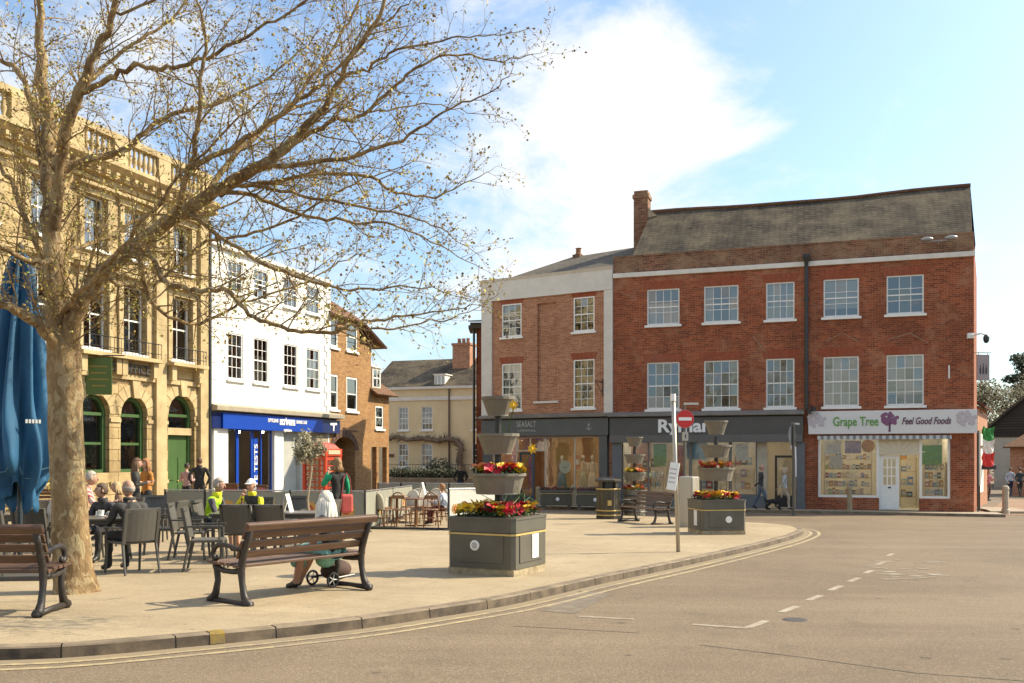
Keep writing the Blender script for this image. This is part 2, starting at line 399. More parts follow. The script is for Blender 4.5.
def paving():
    m, nt, b = _base('resin_paving'); v = coords(nt)
    n1 = noise(nt, v, .3, 7, .7, .6); n2 = noise(nt, v, 48, 3, .7); n3 = noise(nt, v, 2.4, 8, .78, .4); n4 = noise(nt, v, 160, 1); n5 = noise(nt, v, .9, 6, .7)
    c = mixc(nt, ramp(nt, n1, .3, .7), (.285,.222,.142), (.385,.305,.198))
    c = mixc(nt, sc01(nt, ramp(nt, n3, .5, .78), .6), c, (.215,.165,.105))
    c = mixc(nt, sc01(nt, ramp(nt, n5, .55, .75), .45), c, (.44,.36,.25))
    c = mixc(nt, 1, c, mixc(nt, ramp(nt, n2, .3, .7), (.78,.78,.78), (1.2,1.2,1.18)), 'MULTIPLY')
    c = mixc(nt, 1, c, mixc(nt, ramp(nt, n4, .3, .7), (.82,.82,.82), (1.18,1.18,1.18)), 'MULTIPLY')
    f, _ = spots(nt, v, 2.6, .05, .02); c = mixc(nt, sc01(nt, f, .6), c, (.11,.09,.065))
    br = nd(nt, 'ShaderNodeTexBrick'); br.inputs['Scale'].default_value = 1; br.inputs['Brick Width'].default_value = .9; br.inputs['Row Height'].default_value = .6
    br.inputs['Mortar Size'].default_value = .008; br.inputs['Color1'].default_value = (.93,.93,.92,1); br.inputs['Color2'].default_value = (1.05,1.05,1.04,1); br.inputs['Mortar'].default_value = (.72,.7,.66,1)
    mp = nd(nt, 'ShaderNodeMapping'); mp.inputs['Rotation'].default_value = (0,0,rad(19)); tcx = nd(nt, 'ShaderNodeTexCoord'); nt.links.new(tcx.outputs['Object'], mp.inputs[0]); nt.links.new(mp.outputs[0], br.inputs['Vector'])
    c = mixc(nt, .75, c, br.outputs['Color'], 'MULTIPLY')
    nt.links.new(c, b.inputs['Base Color']); b.inputs['Roughness'].default_value = .8; b.inputs['Specular IOR Level'].default_value = .3
    bump(nt, b, n2, .4, .004); return m
ASPH, PAVE = asphalt(), paving()
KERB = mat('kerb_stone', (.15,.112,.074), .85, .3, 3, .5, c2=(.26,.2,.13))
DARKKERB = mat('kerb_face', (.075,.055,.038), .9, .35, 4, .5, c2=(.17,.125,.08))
def flat_sheet(name, pts, dz, m, kind='structure'):
    mb = MB(); mb.poly([(p[0], p[1], gz(p[0], p[1])+dz) for p in pts]); return tag(mb.build(name, m), kind=kind)
mb = MB(); N = 90; xs = [-600,-300]+[-150+i*5 for i in range(61)]+[300,600]; ys = [-300,-100]+[-40+i*4 for i in range(46)]+[200,300,600,1500]
idx = {}
for j, y in enumerate(ys):
    for i, x in enumerate(xs): mb.v.append((x, y, gz(x, y)-DROP))
for j in range(len(ys)-1):
    for i in range(len(xs)-1):
        a = j*len(xs)+i; mb.f.append([a, a+1, a+1+len(xs), a+len(xs)]); mb.m.append(0)
tag(mb.build('road', ASPH), kind='structure')

def catmull(pts, per=8):
    pts = [Vector((p[0], p[1])) for p in pts]; out = []
    for i in range(len(pts)-1):
        p0, p1, p2, p3 = pts[max(i-1,0)], pts[i], pts[i+1], pts[min(i+2,len(pts)-1)]
        for k in range(per):
            t = k/per
            out.append(.5*((2*p1)+(p2-p0)*t+(2*p0-5*p1+4*p2-p3)*t*t+(3*p1-p0-3*p2+p3)*t**3))
    out.append(pts[-1]); return out
kp = [(-34, 3.6), (-22, 5.0), (-14, 6.1), (-9.5, 6.85), (-6.5, 7.32)]+[G(*q).xy for q in ((0,648),(90,644),(185,636),(262,629),(350,620),(430,609),(512,596),(600,577),(680,561),(740,548),(778,539),(796,533.5),(803,529.5),(798,526.2),(782,524),(745,521.5),(700,518.5),(640,516),(545,513.6))]
curve = catmull(kp, 8)
# resample evenly
def resample(c, step):
    out = [c[0]]; acc = 0
    for i in range(1, len(c)):
        a, b = c[i-1], c[i]; L = (b-a).length; d = 0
        while acc+L-d >= step:
            d += step-acc; acc = 0; out.append(a+(b-a)*(d/L))
        acc += L-d
    out.append(c[-1]); return out
curve = resample(curve, .3)
def normals(c):
    out = []
    for i in range(len(c)):
        t = c[min(i+1,len(c)-1)]-c[max(i-1,0)]; t.normalize(); out.append(Vector((t.y, -t.x)))   # outward = right of travel
    return out
nrm = normals(curve)
inner = [c-n*.15 for c, n in zip(curve, nrm)]
plaza_pts = [tuple(p) for p in inner]+[(-1.2, 36.5), (-3.0, 44), (-4, 52), (-9.5, 55), (-40, 55), (-60, 40), (-60, 4)]
mb = MB(); mb.prism([(p[0], p[1]) for p in plaza_pts], 0, 0)
mb.v = [(x, y, gz(x, y)-(0 if i >= len(plaza_pts) else .3)) for i, (x, y, z) in enumerate(mb.v)]
me = mb.mesh('pavement', PAVE); bm = bmesh.new(); bm.from_mesh(me); bmesh.ops.triangulate(bm, faces=bm.faces); bm.to_mesh(me); bm.free()
o = bpy.data.objects.new('pavement', me); COL.objects.link(o); tag(o, kind='structure')
def ribbon(mb, c, n, o0, o1, dz0, dz1=None):
    dz1 = dz0 if dz1 is None else dz1
    for i in range(len(c)-1):
        q = []
        for k, o, dz in ((i,o0,dz0),(i,o1,dz1),(i+1,o1,dz1),(i+1,o0,dz0)):
            p = c[k]+n[k]*o; q.append((p.x, p.y, gz(p.x, p.y)+dz))
        mb.poly(q)
# kerb stones, three 0.3 m steps each, with open joints
mb = MB(); i = 0
while i < len(curve)-1:
    j = min(i+3, len(curve)-1); mb.cur = 0
    h = RND.uniform(-.002, .004); c = [curve[k].copy() for k in range(i, j+1)]; nn = nrm[i:j+1]
    t0 = (c[1]-c[0]).normalized()*.012; c[0] = c[0]+t0
    ribbon(mb, c, nn, -.152, -.012, .004+h); ribbon(mb, c, nn, -.012, 0, .004+h, -.008)
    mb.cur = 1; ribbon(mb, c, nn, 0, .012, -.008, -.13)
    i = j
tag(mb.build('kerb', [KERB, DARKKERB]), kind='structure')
mb = MB(); ribbon(mb, curve, nrm, -.149, -.004, -.012); ribbon(mb, curve, nrm, -.004, .004, -.012, -.13)
tag(mb.build('kerb_bed', mat('joint_dirt', (.07,.05,.035), .95, .2, 5, 0)), kind='structure')

def wornpaint(name, c, under=(.24,.19,.13), lo=.42, hi=.6):
    m, nt, b = _base(name); v = coords(nt); n1 = noise(nt, v, 9, 7, .75); n2 = noise(nt, v, .9, 3)
    a = nd(nt, 'ShaderNodeMath', operation='MULTIPLY_ADD'); a.inputs[1].default_value = .35; nt.links.new(n2, a.inputs[0]); nt.links.new(n1, a.inputs[2])
    f = ramp(nt, a.outputs[0], lo+.17, hi+.17)
    nt.links.new(mixc(nt, f, c, under), b.inputs['Base Color']); b.inputs['Roughness'].default_value = .8
    bump(nt, b, n1, .2, .003); return m
YEL = wornpaint('worn_yellow_paint', (.42,.33,.165), lo=.36, hi=.6); WHT = wornpaint('worn_white_paint', (.36,.31,.235), lo=.36, hi=.58)
for off in (.16, .36):
    mb = MB(); ribbon(mb, curve[:-18], nrm[:-18], off, off+.075, -DROP+.004); tag(mb.build('road_marking', YEL), kind='structure')
mb = MB(); ribbon(mb, curve[:-18], nrm[:-18], .012, .15, -DROP+.003); tag(mb.build('gutter', mat('gutter_grit', (.33,.255,.15), .9, .3, 3, .4, c2=(.22,.17,.11))), kind='structure')
def stripe(a, b, w, m=WHT, dz=.004, name='road_marking'):
    A, B = G(*a, -DROP), G(*b, -DROP); d = (B-A).xy.normalized(); n = Vector((-d.y, d.x))*w/2; mb = MB()
    mb.poly([(p.x, p.y, gz(p.x, p.y)-DROP+dz) for p in (A.xy+n, A.xy-n, B.xy-n, B.xy+n)]); return tag(mb.build(name, m), kind='structure')
for a, b in (((578,616.5),(634,619.5)), ((692,624.5),(748,628.5)), ((748,628),(766,621)), ((781,612.5),(797,606.5)), ((808,600.5),(821,595.5)), ((830,590.5),(841,586)), ((849,581.8),(859,577.8)), ((865,573.5),(872,570.5)), ((877,565),(884,562)), ((888,556),(893,553.5))):
    stripe(a, b, .09)
SEAM = mat('tar_seam', (.12,.095,.07), .9, .3, 4, .2)
for a, b in (((700,645),(800,657)), ((800,657),(915,673)), ((915,673),(1024,681)), ((512,626),(640,633))): stripe(a, b, .022, SEAM, .003, 'tar_seam')
# repaired patch of tarmac, iron cover, worn lettering remains
A = [(540,611),(575,614),(612,594),(580,591)]
flat_sheet('tarmac_patch', [G(*q, -DROP).xy for q in A], -DROP+.003, mat('tarmac_patch', (.15,.12,.085), .9, .25, 6, .4))
mb = MB(); c = G(795, 620, -DROP); mb.lathe([(.13, .003), (.11, .008)], 20, (c.x, c.y, gz(c.x, c.y)-DROP)); tag(mb.build('drain_cover', mat('cast_iron', (.06,.05,.042), .6, .3, 20, .4)), kind='structure')
mb = MB(); r2 = random.Random(4)
for k in range(26):
    q = G(r2.uniform(868, 940), r2.uniform(560, 582), -DROP); w = r2.uniform(.05, .22); h = r2.uniform(.03, .09)
    pts = [(q.x+w*math.cos(a)*r2.uniform(.6,1), q.y+h*math.sin(a)*r2.uniform(.6,1)) for a in [i*math.pi/4 for i in range(8)]]
    mb.poly([(x, y, gz(x, y)-DROP+.004+.0001*k) for x, y in pts])
tag(mb.build('worn_road_lettering', WHT), kind='structure')
# yellow kerb nibs (two short paint bars on the kerb stones)
for px in (192, 216):
    i = min(range(len(curve)), key=lambda k: (curve[k]-G(px, 634).xy).length)
    mb = MB(); c = [curve[i], curve[i]+(curve[i+1]-curve[i]).normalized()*.13]; n2 = [nrm[i], nrm[i]]
    ribbon(mb, c, n2, -.13, -.012, .010); ribbon(mb, c, n2, -.012, .003, .010, -.006); ribbon(mb, c, n2, .003, .0155, -.006, -.09)
    tag(mb.build('road_marking', wornpaint('kerb_yellow', (.48,.33,.07), (.3,.23,.14)) if px == 192 else bpy.data.materials['kerb_yellow']), kind='structure')
# ================= buildings =================================================================
BRICK_RED = brickmat('red_brick', (.195,.043,.019), (.40,.105,.04), (.31,.18,.11), ms=.010, stain=(.09,.035,.022), stain_amt=.6, patch=(.40,.22,.13), patch_lo=.52, streak=.5, dirt_scale=.5)
BRICK_PARA = brickmat('parapet_brick', (.12,.045,.028), (.30,.13,.07), (.33,.24,.16), stain=(.06,.04,.03), stain_amt=.7, dirt_scale=.8, patch=(.34,.24,.14), patch_lo=.45, streak=.4)
BRICK_ORANGE = brickmat('orange_brick', (.30,.125,.068), (.47,.225,.125), (.46,.34,.24), stain=(.2,.08,.04), stain_amt=.4, streak=.15)
BRICK_BROWN = brickmat('brown_brick', (.27,.14,.055), (.40,.225,.095), (.36,.24,.12), stain=(.15,.07,.03), stain_amt=.4)
LINTEL = brickmat('rubbed_brick', (.27,.065,.03), (.33,.085,.04), (.22,.09,.05), bw=.07, bh=.32, ms=.006, offset=0)
STONE = brickmat('ashlar_stone', (.38,.28,.135), (.50,.385,.20), (.19,.13,.065), bw=.95, bh=.36, ms=.016, stain=(.12,.075,.035), stain_amt=.65, dirt_scale=.6, rough=.85, bmp=.5, streak=.45)
STONEP = mat('dressed_stone', (.34,.25,.12), .85, .1, 1.3, .4, c2=(.54,.42,.225), detail=10)
TILE = brickmat('roof_tile', (.048,.039,.03), (.10,.078,.055), (.016,.013,.01), bw=.24, bh=.105, ms=.018, stain=(.25,.205,.13), stain_amt=.65, dirt_scale=.7, patch=(.07,.06,.045), bmp=.6)
TILE_RED = brickmat('clay_tile', (.17,.085,.045), (.23,.12,.065), (.06,.035,.02), bw=.17, bh=.085, ms=.012, stain=(.12,.08,.05), stain_amt=.5, dirt_scale=.8, bmp=.6)
SLATE = brickmat('slate', (.10,.088,.072), (.14,.12,.095), (.05,.045,.04), bw=.3, bh=.14, ms=.01, stain=(.15,.13,.09), stain_amt=.5)
WSTUCCO = mat('white_stucco', (.70,.68,.62), .8, .06, .8, .15, c2=(.78,.76,.70), detail=9)
CREAMW = mat('cream_render', (.66,.53,.31), .85, .1, .7, .15, c2=(.74,.61,.37), detail=8)
FASC_GREY = mat('fascia_grey', (.075,.072,.066), .5, .1, 2, .05)
FASC_BLUE = mat('fascia_slate_blue', (.075,.088,.092), .45, .1, 2, .05)
LEAD = mat('lead_flashing', (.16,.15,.13), .6, .2, 4, .2)
def slab(mb, pts, th=.08):
    pts = [Vector(p) for p in pts]; n = (pts[1]-pts[0]).cross(pts[2]-pts[0]).normalized()
    if n.z < 0: n = -n; pts = list(reversed(pts))
    lo = [p-n*th for p in pts]; k = len(pts)
    mb.poly(pts); mb.poly(list(reversed(lo)))
    for i in range(k): mb.poly([pts[i], lo[i], lo[(i+1)%k], pts[(i+1)%k]])
def shell(mb, x0, x1, y1, z0, z1, y0=.45):
    """sides, back and roof deck of a building so no light leaks through"""
    mb.poly([(x0,y1,z0),(x1,y1,z0),(x1,y1,z1),(x0,y1,z1)])
    mb.poly([(x0,.0,z0),(x0,y1,z0),(x0,y1,z1),(x0,.0,z1)]); mb.poly([(x1,.0,z0),(x1,y1,z0),(x1,y1,z1),(x1,.0,z1)])
def room_box(root, x0, x1, y0, y1, z0, z1, m, lamp=0, lampm=None):
    q = MB(); q.poly([(x0,y1,z0),(x1,y1,z0),(x1,y1,z1),(x0,y1,z1)]); q.poly([(x0,y0,z0),(x0,y1,z0),(x0,y1,z1),(x0,y0,z1)]); q.poly([(x1,y0,z0),(x1,y1,z0),(x1,y1,z1),(x1,y0,z1)])
    q.poly([(x0,y0,z0),(x1,y0,z0),(x1,y1,z0),(x0,y1,z0)]); q.poly([(x0,y0,z1),(x1,y0,z1),(x1,y1,z1),(x0,y1,z1)])
    r = q.build('shop_interior', m, root)
    for i in range(lamp):
        x = x0+(x1-x0)*(i+.5)/lamp
        for yy in (y0+.35, y0+1.5):
            q = MB(); q.lathe([(.07, z1-.12), (.09, z1-.02)], 10, (x, yy, 0)); q.build('ceiling_lamp', lampm, r)
    return r
def glazing(root, a, b, c, d, y, fm, mull=(), trans=(), fr=.06, name='shop_window', glass=None, dep=.06):
    f = MB(); f.box(a,a+fr,y-dep/2,y+dep/2,c,d); f.box(b-fr,b,y-dep/2,y+dep/2,c,d); f.box(a+fr,b-fr,y-dep/2,y+dep/2,d-fr,d); f.box(a+fr,b-fr,y-dep/2,y+dep/2,c,c+fr)
    for m in mull: f.box(m-fr/2,m+fr/2,y-dep/2+.003,y+dep/2-.003,c+fr,d-fr)
    for t in trans: f.box(a+fr,b-fr,y-dep/2+.006,y+dep/2-.006,t-fr/2,t+fr/2)
    w = f.build(name, fm, root); p = MB(); p.poly([(a+fr,y,c+fr),(b-fr,y,c+fr),(b-fr,y,d-fr),(a+fr,y,d-fr)]); p.build('pane', glass or SHOPGLASS, w); return w

# ---------------- big red brick building -----------------------------------------------------
BB = Fac(4.32, 40.56, .945, -.327, -.715); LB = 13.95
bb = BB.root('brick_building', 'long three storey red brick building with tall tiled roof over two shops', 'building')
cols = [(647,679.5),(704,738.5),(766,794.5),(823.5,859),(886.5,924)]
zt1, zt0 = BB.z(905,275), BB.z(905,314); zb1, zb0 = BB.z(905,354.5), BB.z(905,405.5)
band0, band1 = BB.z(905,260.5), BB.z(905,255.5); par = BB.z(905,238)
ops = []
for a, b in cols:
    a, b = BB.t(a), BB.t(b); ops += [(a,b,zt0,zt1),(a,b,zb0,zb1)]
ry0, ry1 = BB.t(621), BB.t(797); gt0, gt1 = BB.t(818), BB.t(950.5)
ryTop = BB.z(800,436); gtTop = BB.z(890,436)
ops += [(ry0,ry1,0.0,ryTop),(gt0,gt1,0.0,gtTop)]
mb = MB(); wall_open(mb, 0, LB, -.4, band0, ops, .14); sx = (.449*.945-.893*.327, .449*.327+.893*.945)   # side wall direction in local axes
SD = 9.0; rx, ry = LB+SD*sx[0], SD*sx[1]
mb.poly([(LB,0,-.4),(rx,ry,-.4),(rx,ry,par-.2),(LB,0,par-.2)]); mb.poly([(0,0,-.4),(0,ry,-.4),(0,ry,par-.2),(0,0,par-.2)]); mb.poly([(0,ry,-.4),(rx,ry,-.4),(rx,ry,par-.2),(0,ry,par-.2)])
mb.build('wall', BRICK_RED, bb)
mb = MB(); mb.box(0, LB, .003, .34, band1, par); mb.box(0,LB,-.02,.36,par,par+.06); mb.build('parapet', BRICK_PARA, bb)
mb = MB(); mb.box(0, LB+.04, -.09, .3, band0, band1); mb.build('string_course', OFFWHITE, bb, bevel=.015)
# roof: slope with a slightly sagging ridge, gable end to the alley, hipped end on the other side
mb = MB(); n = 12; ze = par-.35; zr = BB.zb*0+ (12.73-BB.zb); ridge = []; eave = []
for i in range(n+1):
    f = i/n; sag = -.11*math.sin(math.pi*f)+.018*math.sin(9*f)+.015*math.sin(17*f)-.04
    RX0, RX1 = BB.t_at(651,4.0), BB.t_at(970.5,4.0); ridge.append(Vector((RX0+(RX1-RX0)*f, 4.0, zr+sag))); eave.append(Vector((.55+(LB+.0-.55)*f, .36, ze)))
for i in range(n): slab(mb, [eave[i], eave[i+1], ridge[i+1], ridge[i]], .07)
back = [Vector((p.x, 8.0, ze)) for p in ridge]
for i in range(n): mb.poly([ridge[i], ridge[i+1], back[i+1], back[i]])
mb.poly([eave[0], ridge[0], back[0]]); rf = mb.build('roof', TILE, bb)
mb = MB(); mb.tube([r+Vector((0,0,.03)) for r in ridge], .09, 6); mb.build('ridge_tile', TILE_RED, rf)
mb = MB(); mb.poly([(LB+.1,.36,ze),(rx-.2,ry,ze),(RX1,4.0,zr-.1)]); mb.poly([(LB,0,par-.2),(rx,ry,par-.2),(rx-.2,ry,ze),(LB+.1,.36,ze)]); mb.build('gable', BRICK_RED, bb)
cx = BB.t_at(642,3.9); mb = MB(); zc = BB.z(642,188)*44.2/BB.w(BB.t(642),0).y+.2
mb.box(cx-.33,cx+.33,3.6,4.3,zr-3.2,13.65-BB.zb-.35); mb.box(cx-.38,cx+.38,3.55,4.35,13.65-BB.zb-.35,13.65-BB.zb-.18); mb.box(cx-.32,cx+.32,3.62,4.28,13.65-BB.zb-.18,13.65-BB.zb); ch = mb.build('chimney', BRICK_PARA, bb)
mb = MB(); mb.prism_y([(cx+.331,zr-.35),(cx+.75,zr-.3),(cx+.331,zr+.12)],3.62,4.1); mb.build('flaunching', mat('mortar_flaunch', (.36,.29,.19), .9, .2, 5, .3), ch)
cur = ['net','net','full','blind',None, None,'sides','blind','full','full']
for i, (a, b) in enumerate(cols):
    a, b = BB.t(a), BB.t(b)
    sash(bb, a, b, zt0, zt1, 4 if i < 3 else 3, 3, .07, curtain=['net','sides','full','low',None][i], meet=True)
    sash(bb, a, b, zb0, zb1, 4, 4, .07, curtain=[None,'sides',None,'full','low'][i])
    for z1 in (zt1, zb1):
        mb = MB(); w = .13; mb.prism_y([(a-.08,z1+.002),(b+.08,z1+.002),(b+w+.08,z1+.34),(a-w-.08,z1+.34)], -.004, .01); mb.build('lintel', LINTEL, bb)
# rainwater pipe with hopper
px = BB.t(806.5); mb = MB(); mb.tube([(px,-.13,BB.z(806,411)+.05),(px,-.13,band1+.12)], .075, 10); pp = mb.build('drainpipe', BLACKM, bb)
mb = MB(); mb.lathe([(.09,0),(.12,.12),(.2,.3),(.2,.42)], 4, (px,-.17,band1-.16), math.pi/4); mb.build('hopper_head', BLACKM, pp)
for k in range(4):
    mb = MB(); z = 4.6+k*1.25; mb.box(px-.11,px+.11,-.16,-.002,z,z+.05); mb.build('pipe_bracket', BLACKM, pp)
# old tie plates, repair scars and sign remnants
for pxx, py, w, h in ((949,372,.05,.5),):
    mb = MB(); t = BB.t(pxx); z = BB.z(pxx,py); mb.box(t-w/2,t+w/2,-.03,-.002,z-h/2,z+h/2); mb.build('tie_plate', WHITE, bb)
SCAR = mat('mortar_repair', (.30,.19,.12), .9, .3, 5, .2)
for i, (pa, pb) in enumerate((((826,341),(842,333)),((842,333),(858,341)),((888,340),(910,333)),((910,333),(928,343)),((620,292),(637,299)),((753,336),(765,352)))):
    t0, z0, t1, z1 = BB.t(pa[0]), BB.z(*pa), BB.t(pb[0]), BB.z(*pb); mb = MB(); mb.tube([(t0,0,z0),(t1,0,z1)], .018, 4); mb.build('mortar_scar', SCAR, bb)
# --- stationer's shopfront
e0, e1 = BB.t(611), BB.t(806)
zc1, zc0, zf0, zl0 = BB.z(800,410.5), BB.z(800,416), BB.z(800,434), BB.z(800,442)
mb = MB(); mb.prism_x([(-.02,zc0),(-.42,zc0+.06),(-.42,zc1-.1),(-.02,zc1+.04)], e0-.05, e1-.06); mb.build('shop_cornice', mat('weathered_lead', (.20,.18,.155), .7, .2, 2, .2), bb)
mb = MB(); mb.box(e0,e1-.1,-.26,-.01,zf0,zc0-.003); fs = mb.build('fascia', FASC_GREY, bb)
mb = MB(); mb.box(e0+.02,e1-.12,-.34,-.012,zl0,zf0-.004); mb.build('awning_box', mat('awning_grey', (.11,.105,.097), .5, .1, 3, .05), bb)
tz = (zf0+zc0)/2-.02
SIGNW = mat('sign_white', (.82,.82,.8), .4, .02, 5, 0)
text(fs, 'Ryman', .74, (BB.t(658.5), -.28, tz), SIGNW, align='LEFT', bold=.022, extrude=.012, fit=BB.t(711)-BB.t(658.5))
for a, b in ((613,622),(796.5,805)):
    a, b = BB.t(a), BB.t(b); mb = MB(); mb.box(a,b,-.16,-.002,-.05,zl0-.004); mb.box(a-.03,b+.03,-.2,-.002,-.05,.25); mb.build('pilaster', mat('shopfront_slate', (.115,.125,.135), .5, .1, 2, .05), bb)
SF = MATS['shopfront_slate']; d0, d1 = BB.t(767), BB.t(796.5)
room_box(bb, ry0+.05, ry1-.05, .25, 4.0, .02, ryTop+.3, mat('shop_wall', (.58,.54,.45), .9, .1, 1, 0), 5, emit('lamp_glow', (1,.86,.64), 24))
SP = mat('shop_frame_grey', (.14,.135,.125), .4, .1, 3, .03)
mb = MB(); mb.box(ry0+.002,BB.t(766),.03,.24,.0,.5); mb.build('stall_riser', SF, bb)
m1, m2 = BB.t(690), BB.t(730)
glazing(bb, ry0+.004, m1, .5, ryTop-.003, .12, SP, (BB.t(648),)); glazing(bb, m1+.004, m2, .5, ryTop-.003, .12, SP); glazing(bb, m2+.004, BB.t(757), .5, ryTop-.003, .12, SP)
mb = MB(); mb.box(BB.t(757)+.004,d0,.03,.3,.5,ryTop-.003); mb.build('shop_pier', mat('pale_stone', (.42,.37,.28), .7, .15, 2, .2), bb)
dr = MB(); a, b = d0+.25, d1-.12; dr.box(a,a+.09,.9,.96,.02,2.15); dr.box(b-.09,b,.9,.96,.02,2.15); dr.box(a+.09,b-.09,.9,.96,2.05,2.15); dr.box(a+.09,b-.09,.9,.96,.02,.5); dd = dr.build('shop_door', BLACKM, bb)
p = MB(); p.poly([(a+.09,.93,.5),(b-.09,.93,.5),(b-.09,.93,2.05),(a+.09,.93,2.05)]); p.build('pane', GLASS, dd)
# --- health food shopfront
s0, s1 = BB.t(808.5), BB.t(976.5); zs1, zs0 = BB.z(890,410.5), BB.z(890,433.8)
SB_W = mat('sign_board_white', (.66,.655,.64), .45, .03, 1, 0)
mb = MB(); mb.box(s0,s1,-.2,-.004,zs0,zs1); sb = mb.build('sign_board', SB_W, bb, bevel=.01)
zc = (zs0+zs1)/2
GREEN = mat('sign_green', (.10,.30,.035), .4, .03, 3, 0); PURP = mat('sign_purple', (.10,.025,.07), .4, .05, 3, 0); PURP2 = mat('sign_mauve', (.20,.075,.16), .4, .1, 9, 0); PALEV = mat('sign_pale_mauve', (.48,.44,.46), .5, .05, 5, 0)
text(sb, 'Grape Tree', .50, (BB.t(855.5), -.215, zc+.02), GREEN, bold=.006, fit=BB.t(878)-BB.t(833))
text(sb, 'Feel Good Foods', .37, (BB.t(925.5), -.215, zc+.02), PURP, bold=.006, shear=.3, fit=BB.t(950)-BB.t(901))
def tree_mark(parent, x, z, s, m, tr):
    q = MB(); r = random.Random(3)
    for k in range(34):
        a = r.uniform(0, 6.28); d = .31*s*math.sqrt(r.random()); q.lathe([(.075*s, 0), (.06*s, .004)], 9, (0,0,0))
        base = len(q.v)-18
        for i in range(base, len(q.v)):
            vx, vy, vz = q.v[i]; q.v[i] = (x+d*math.cos(a)+vx, -.203-vz-.0004*k, z+.13*s+d*.85*math.sin(a)+vy)
    q.build('emblem_crown', m, parent)
    q = MB(); q.prism_y([(x-.05*s,z-.42*s),(x+.03*s,z-.44*s),(x+.035*s,z-.1*s),(x+.15*s,z+.12*s),(x+.1*s,z+.13*s),(x+.01*s,z-.02*s),(x-.09*s,z+.14*s),(x-.13*s,z+.12*s),(x-.03*s,z-.12*s)], -.214, -.203); q.build('emblem_trunk', tr, parent)
tree_mark(sb, BB.t(889.5), zc+.03, .95, PURP2, PURP); tree_mark(sb, BB.t(817), zc, 1.05, PALEV, SB_W); tree_mark(sb, BB.t(966), zc, 1.05, PALEV, SB_W)
# striped valance under the sign
VS = mat('valance_stripe', (.5,.49,.45), .6, .05, 3, 0); VG = mat('valance_grey', (.2,.2,.19), .6, .05, 3, 0)
mb = MB(); k = 0; x = gt0-.02
while x < gt1+.02:
    mb.cur = k % 2; mb.prism_x([(-.14,gtTop+.02),(-.2,gtTop-.13),(-.19,gtTop-.13),(-.12,gtTop+.02)], x, min(x+.12, gt1+.02)); x += .12; k += 1
mb.build('valance', [VS, VG], bb)
wtop = gtTop-.12
room_box(bb, gt0+.05, gt1-.05, .3, 4.2, .02, gtTop+.2, mat('food_shop_wall', (.72,.68,.56), .9, .1, 1, 0), 4, MATS['lamp_glow'])
lw0, lw1 = gt0+.003, BB.t(879); rw0, rw1 = BB.t(919.5), gt1-.003; wz0 = BB.z(850,497.5)
mb = MB(); mb.box(lw0,lw1,.02,.3,-.02,wz0); mb.build('stall_riser', BRICK_RED, bb); mb = MB(); mb.box(rw0,rw1,.02,.3,-.02,wz0); mb.build('stall_riser', BRICK_RED, bb)
glazing(bb, lw0, lw1, wz0, wtop+.1, .1, WHITE, fr=.09); glazing(bb, rw0, rw1, wz0, wtop+.1, .1, WHITE, fr=.09)
dz1 = BB.z(890,455.5); mb = MB(); mb.box(lw1+.004,rw0-.004,.1,.2,dz1+.02,wtop+.1); fl = mb.build('fanlight_panel', mat('cream_panel', (.62,.55,.40), .6, .05, 2, .05), bb)
mx = (lw1+rw0)/2
for k in range(9):
    a = math.pi*(k+.5)/9; q = MB(); R1 = .95; q.prism_y([(mx+.12*math.cos(a-.05),dz1+.06+.1*math.sin(a-.05)),(mx+R1*math.cos(a-.04),dz1+.06+.55*R1*math.sin(a-.04)),(mx+R1*math.cos(a+.04),dz1+.06+.55*R1*math.sin(a+.04)),(mx+.12*math.cos(a+.05),dz1+.06+.1*math.sin(a+.05))], .088, .098); q.build('sunray', mat('cream_ray', (.70,.65,.52), .6, .05, 2, 0), fl)
da, db = BB.t(880), BB.t(899.5); q = MB(); q.box(da,da+.13,.22,.27,.03,dz1); q.box(db-.13,db,.22,.27,.03,dz1); q.box(da+.13,db-.13,.22,.27,dz1-.13,dz1); q.box(da+.13,db-.13,.22,.27,.03,1.0)
W3 = (db-da-.26)/3
for k in (1,2): q.box(da+.13+W3*k-.025,da+.13+W3*k+.025,.222,.268,1.0,dz1-.13)
for k in (1,2): z = 1.0+(dz1-1.13)*k/3; q.box(da+.13,db-.13,.224,.266,z-.025,z+.025)
door = q.build('door', WHITE, bb)
q = MB(); q.poly([(da+.13,.245,1.0),(db-.13,.245,1.0),(db-.13,.245,dz1-.13),(da+.13,.245,dz1-.13)]); q.build('pane', GLASS, door)
q = MB(); q.box(da+.3,db-.3,.205,.219,.86,.92); q.build('letterbox', BLACKM, door)
q = MB(); q.box(lw1+.004,da-.004,.1,.28,.0,dz1+.018); q.box(db+.9,rw0-.004,.1,.28,.0,dz1+.018) if db+.9 < rw0 else None; q.build('door_post', WHITE, bb)

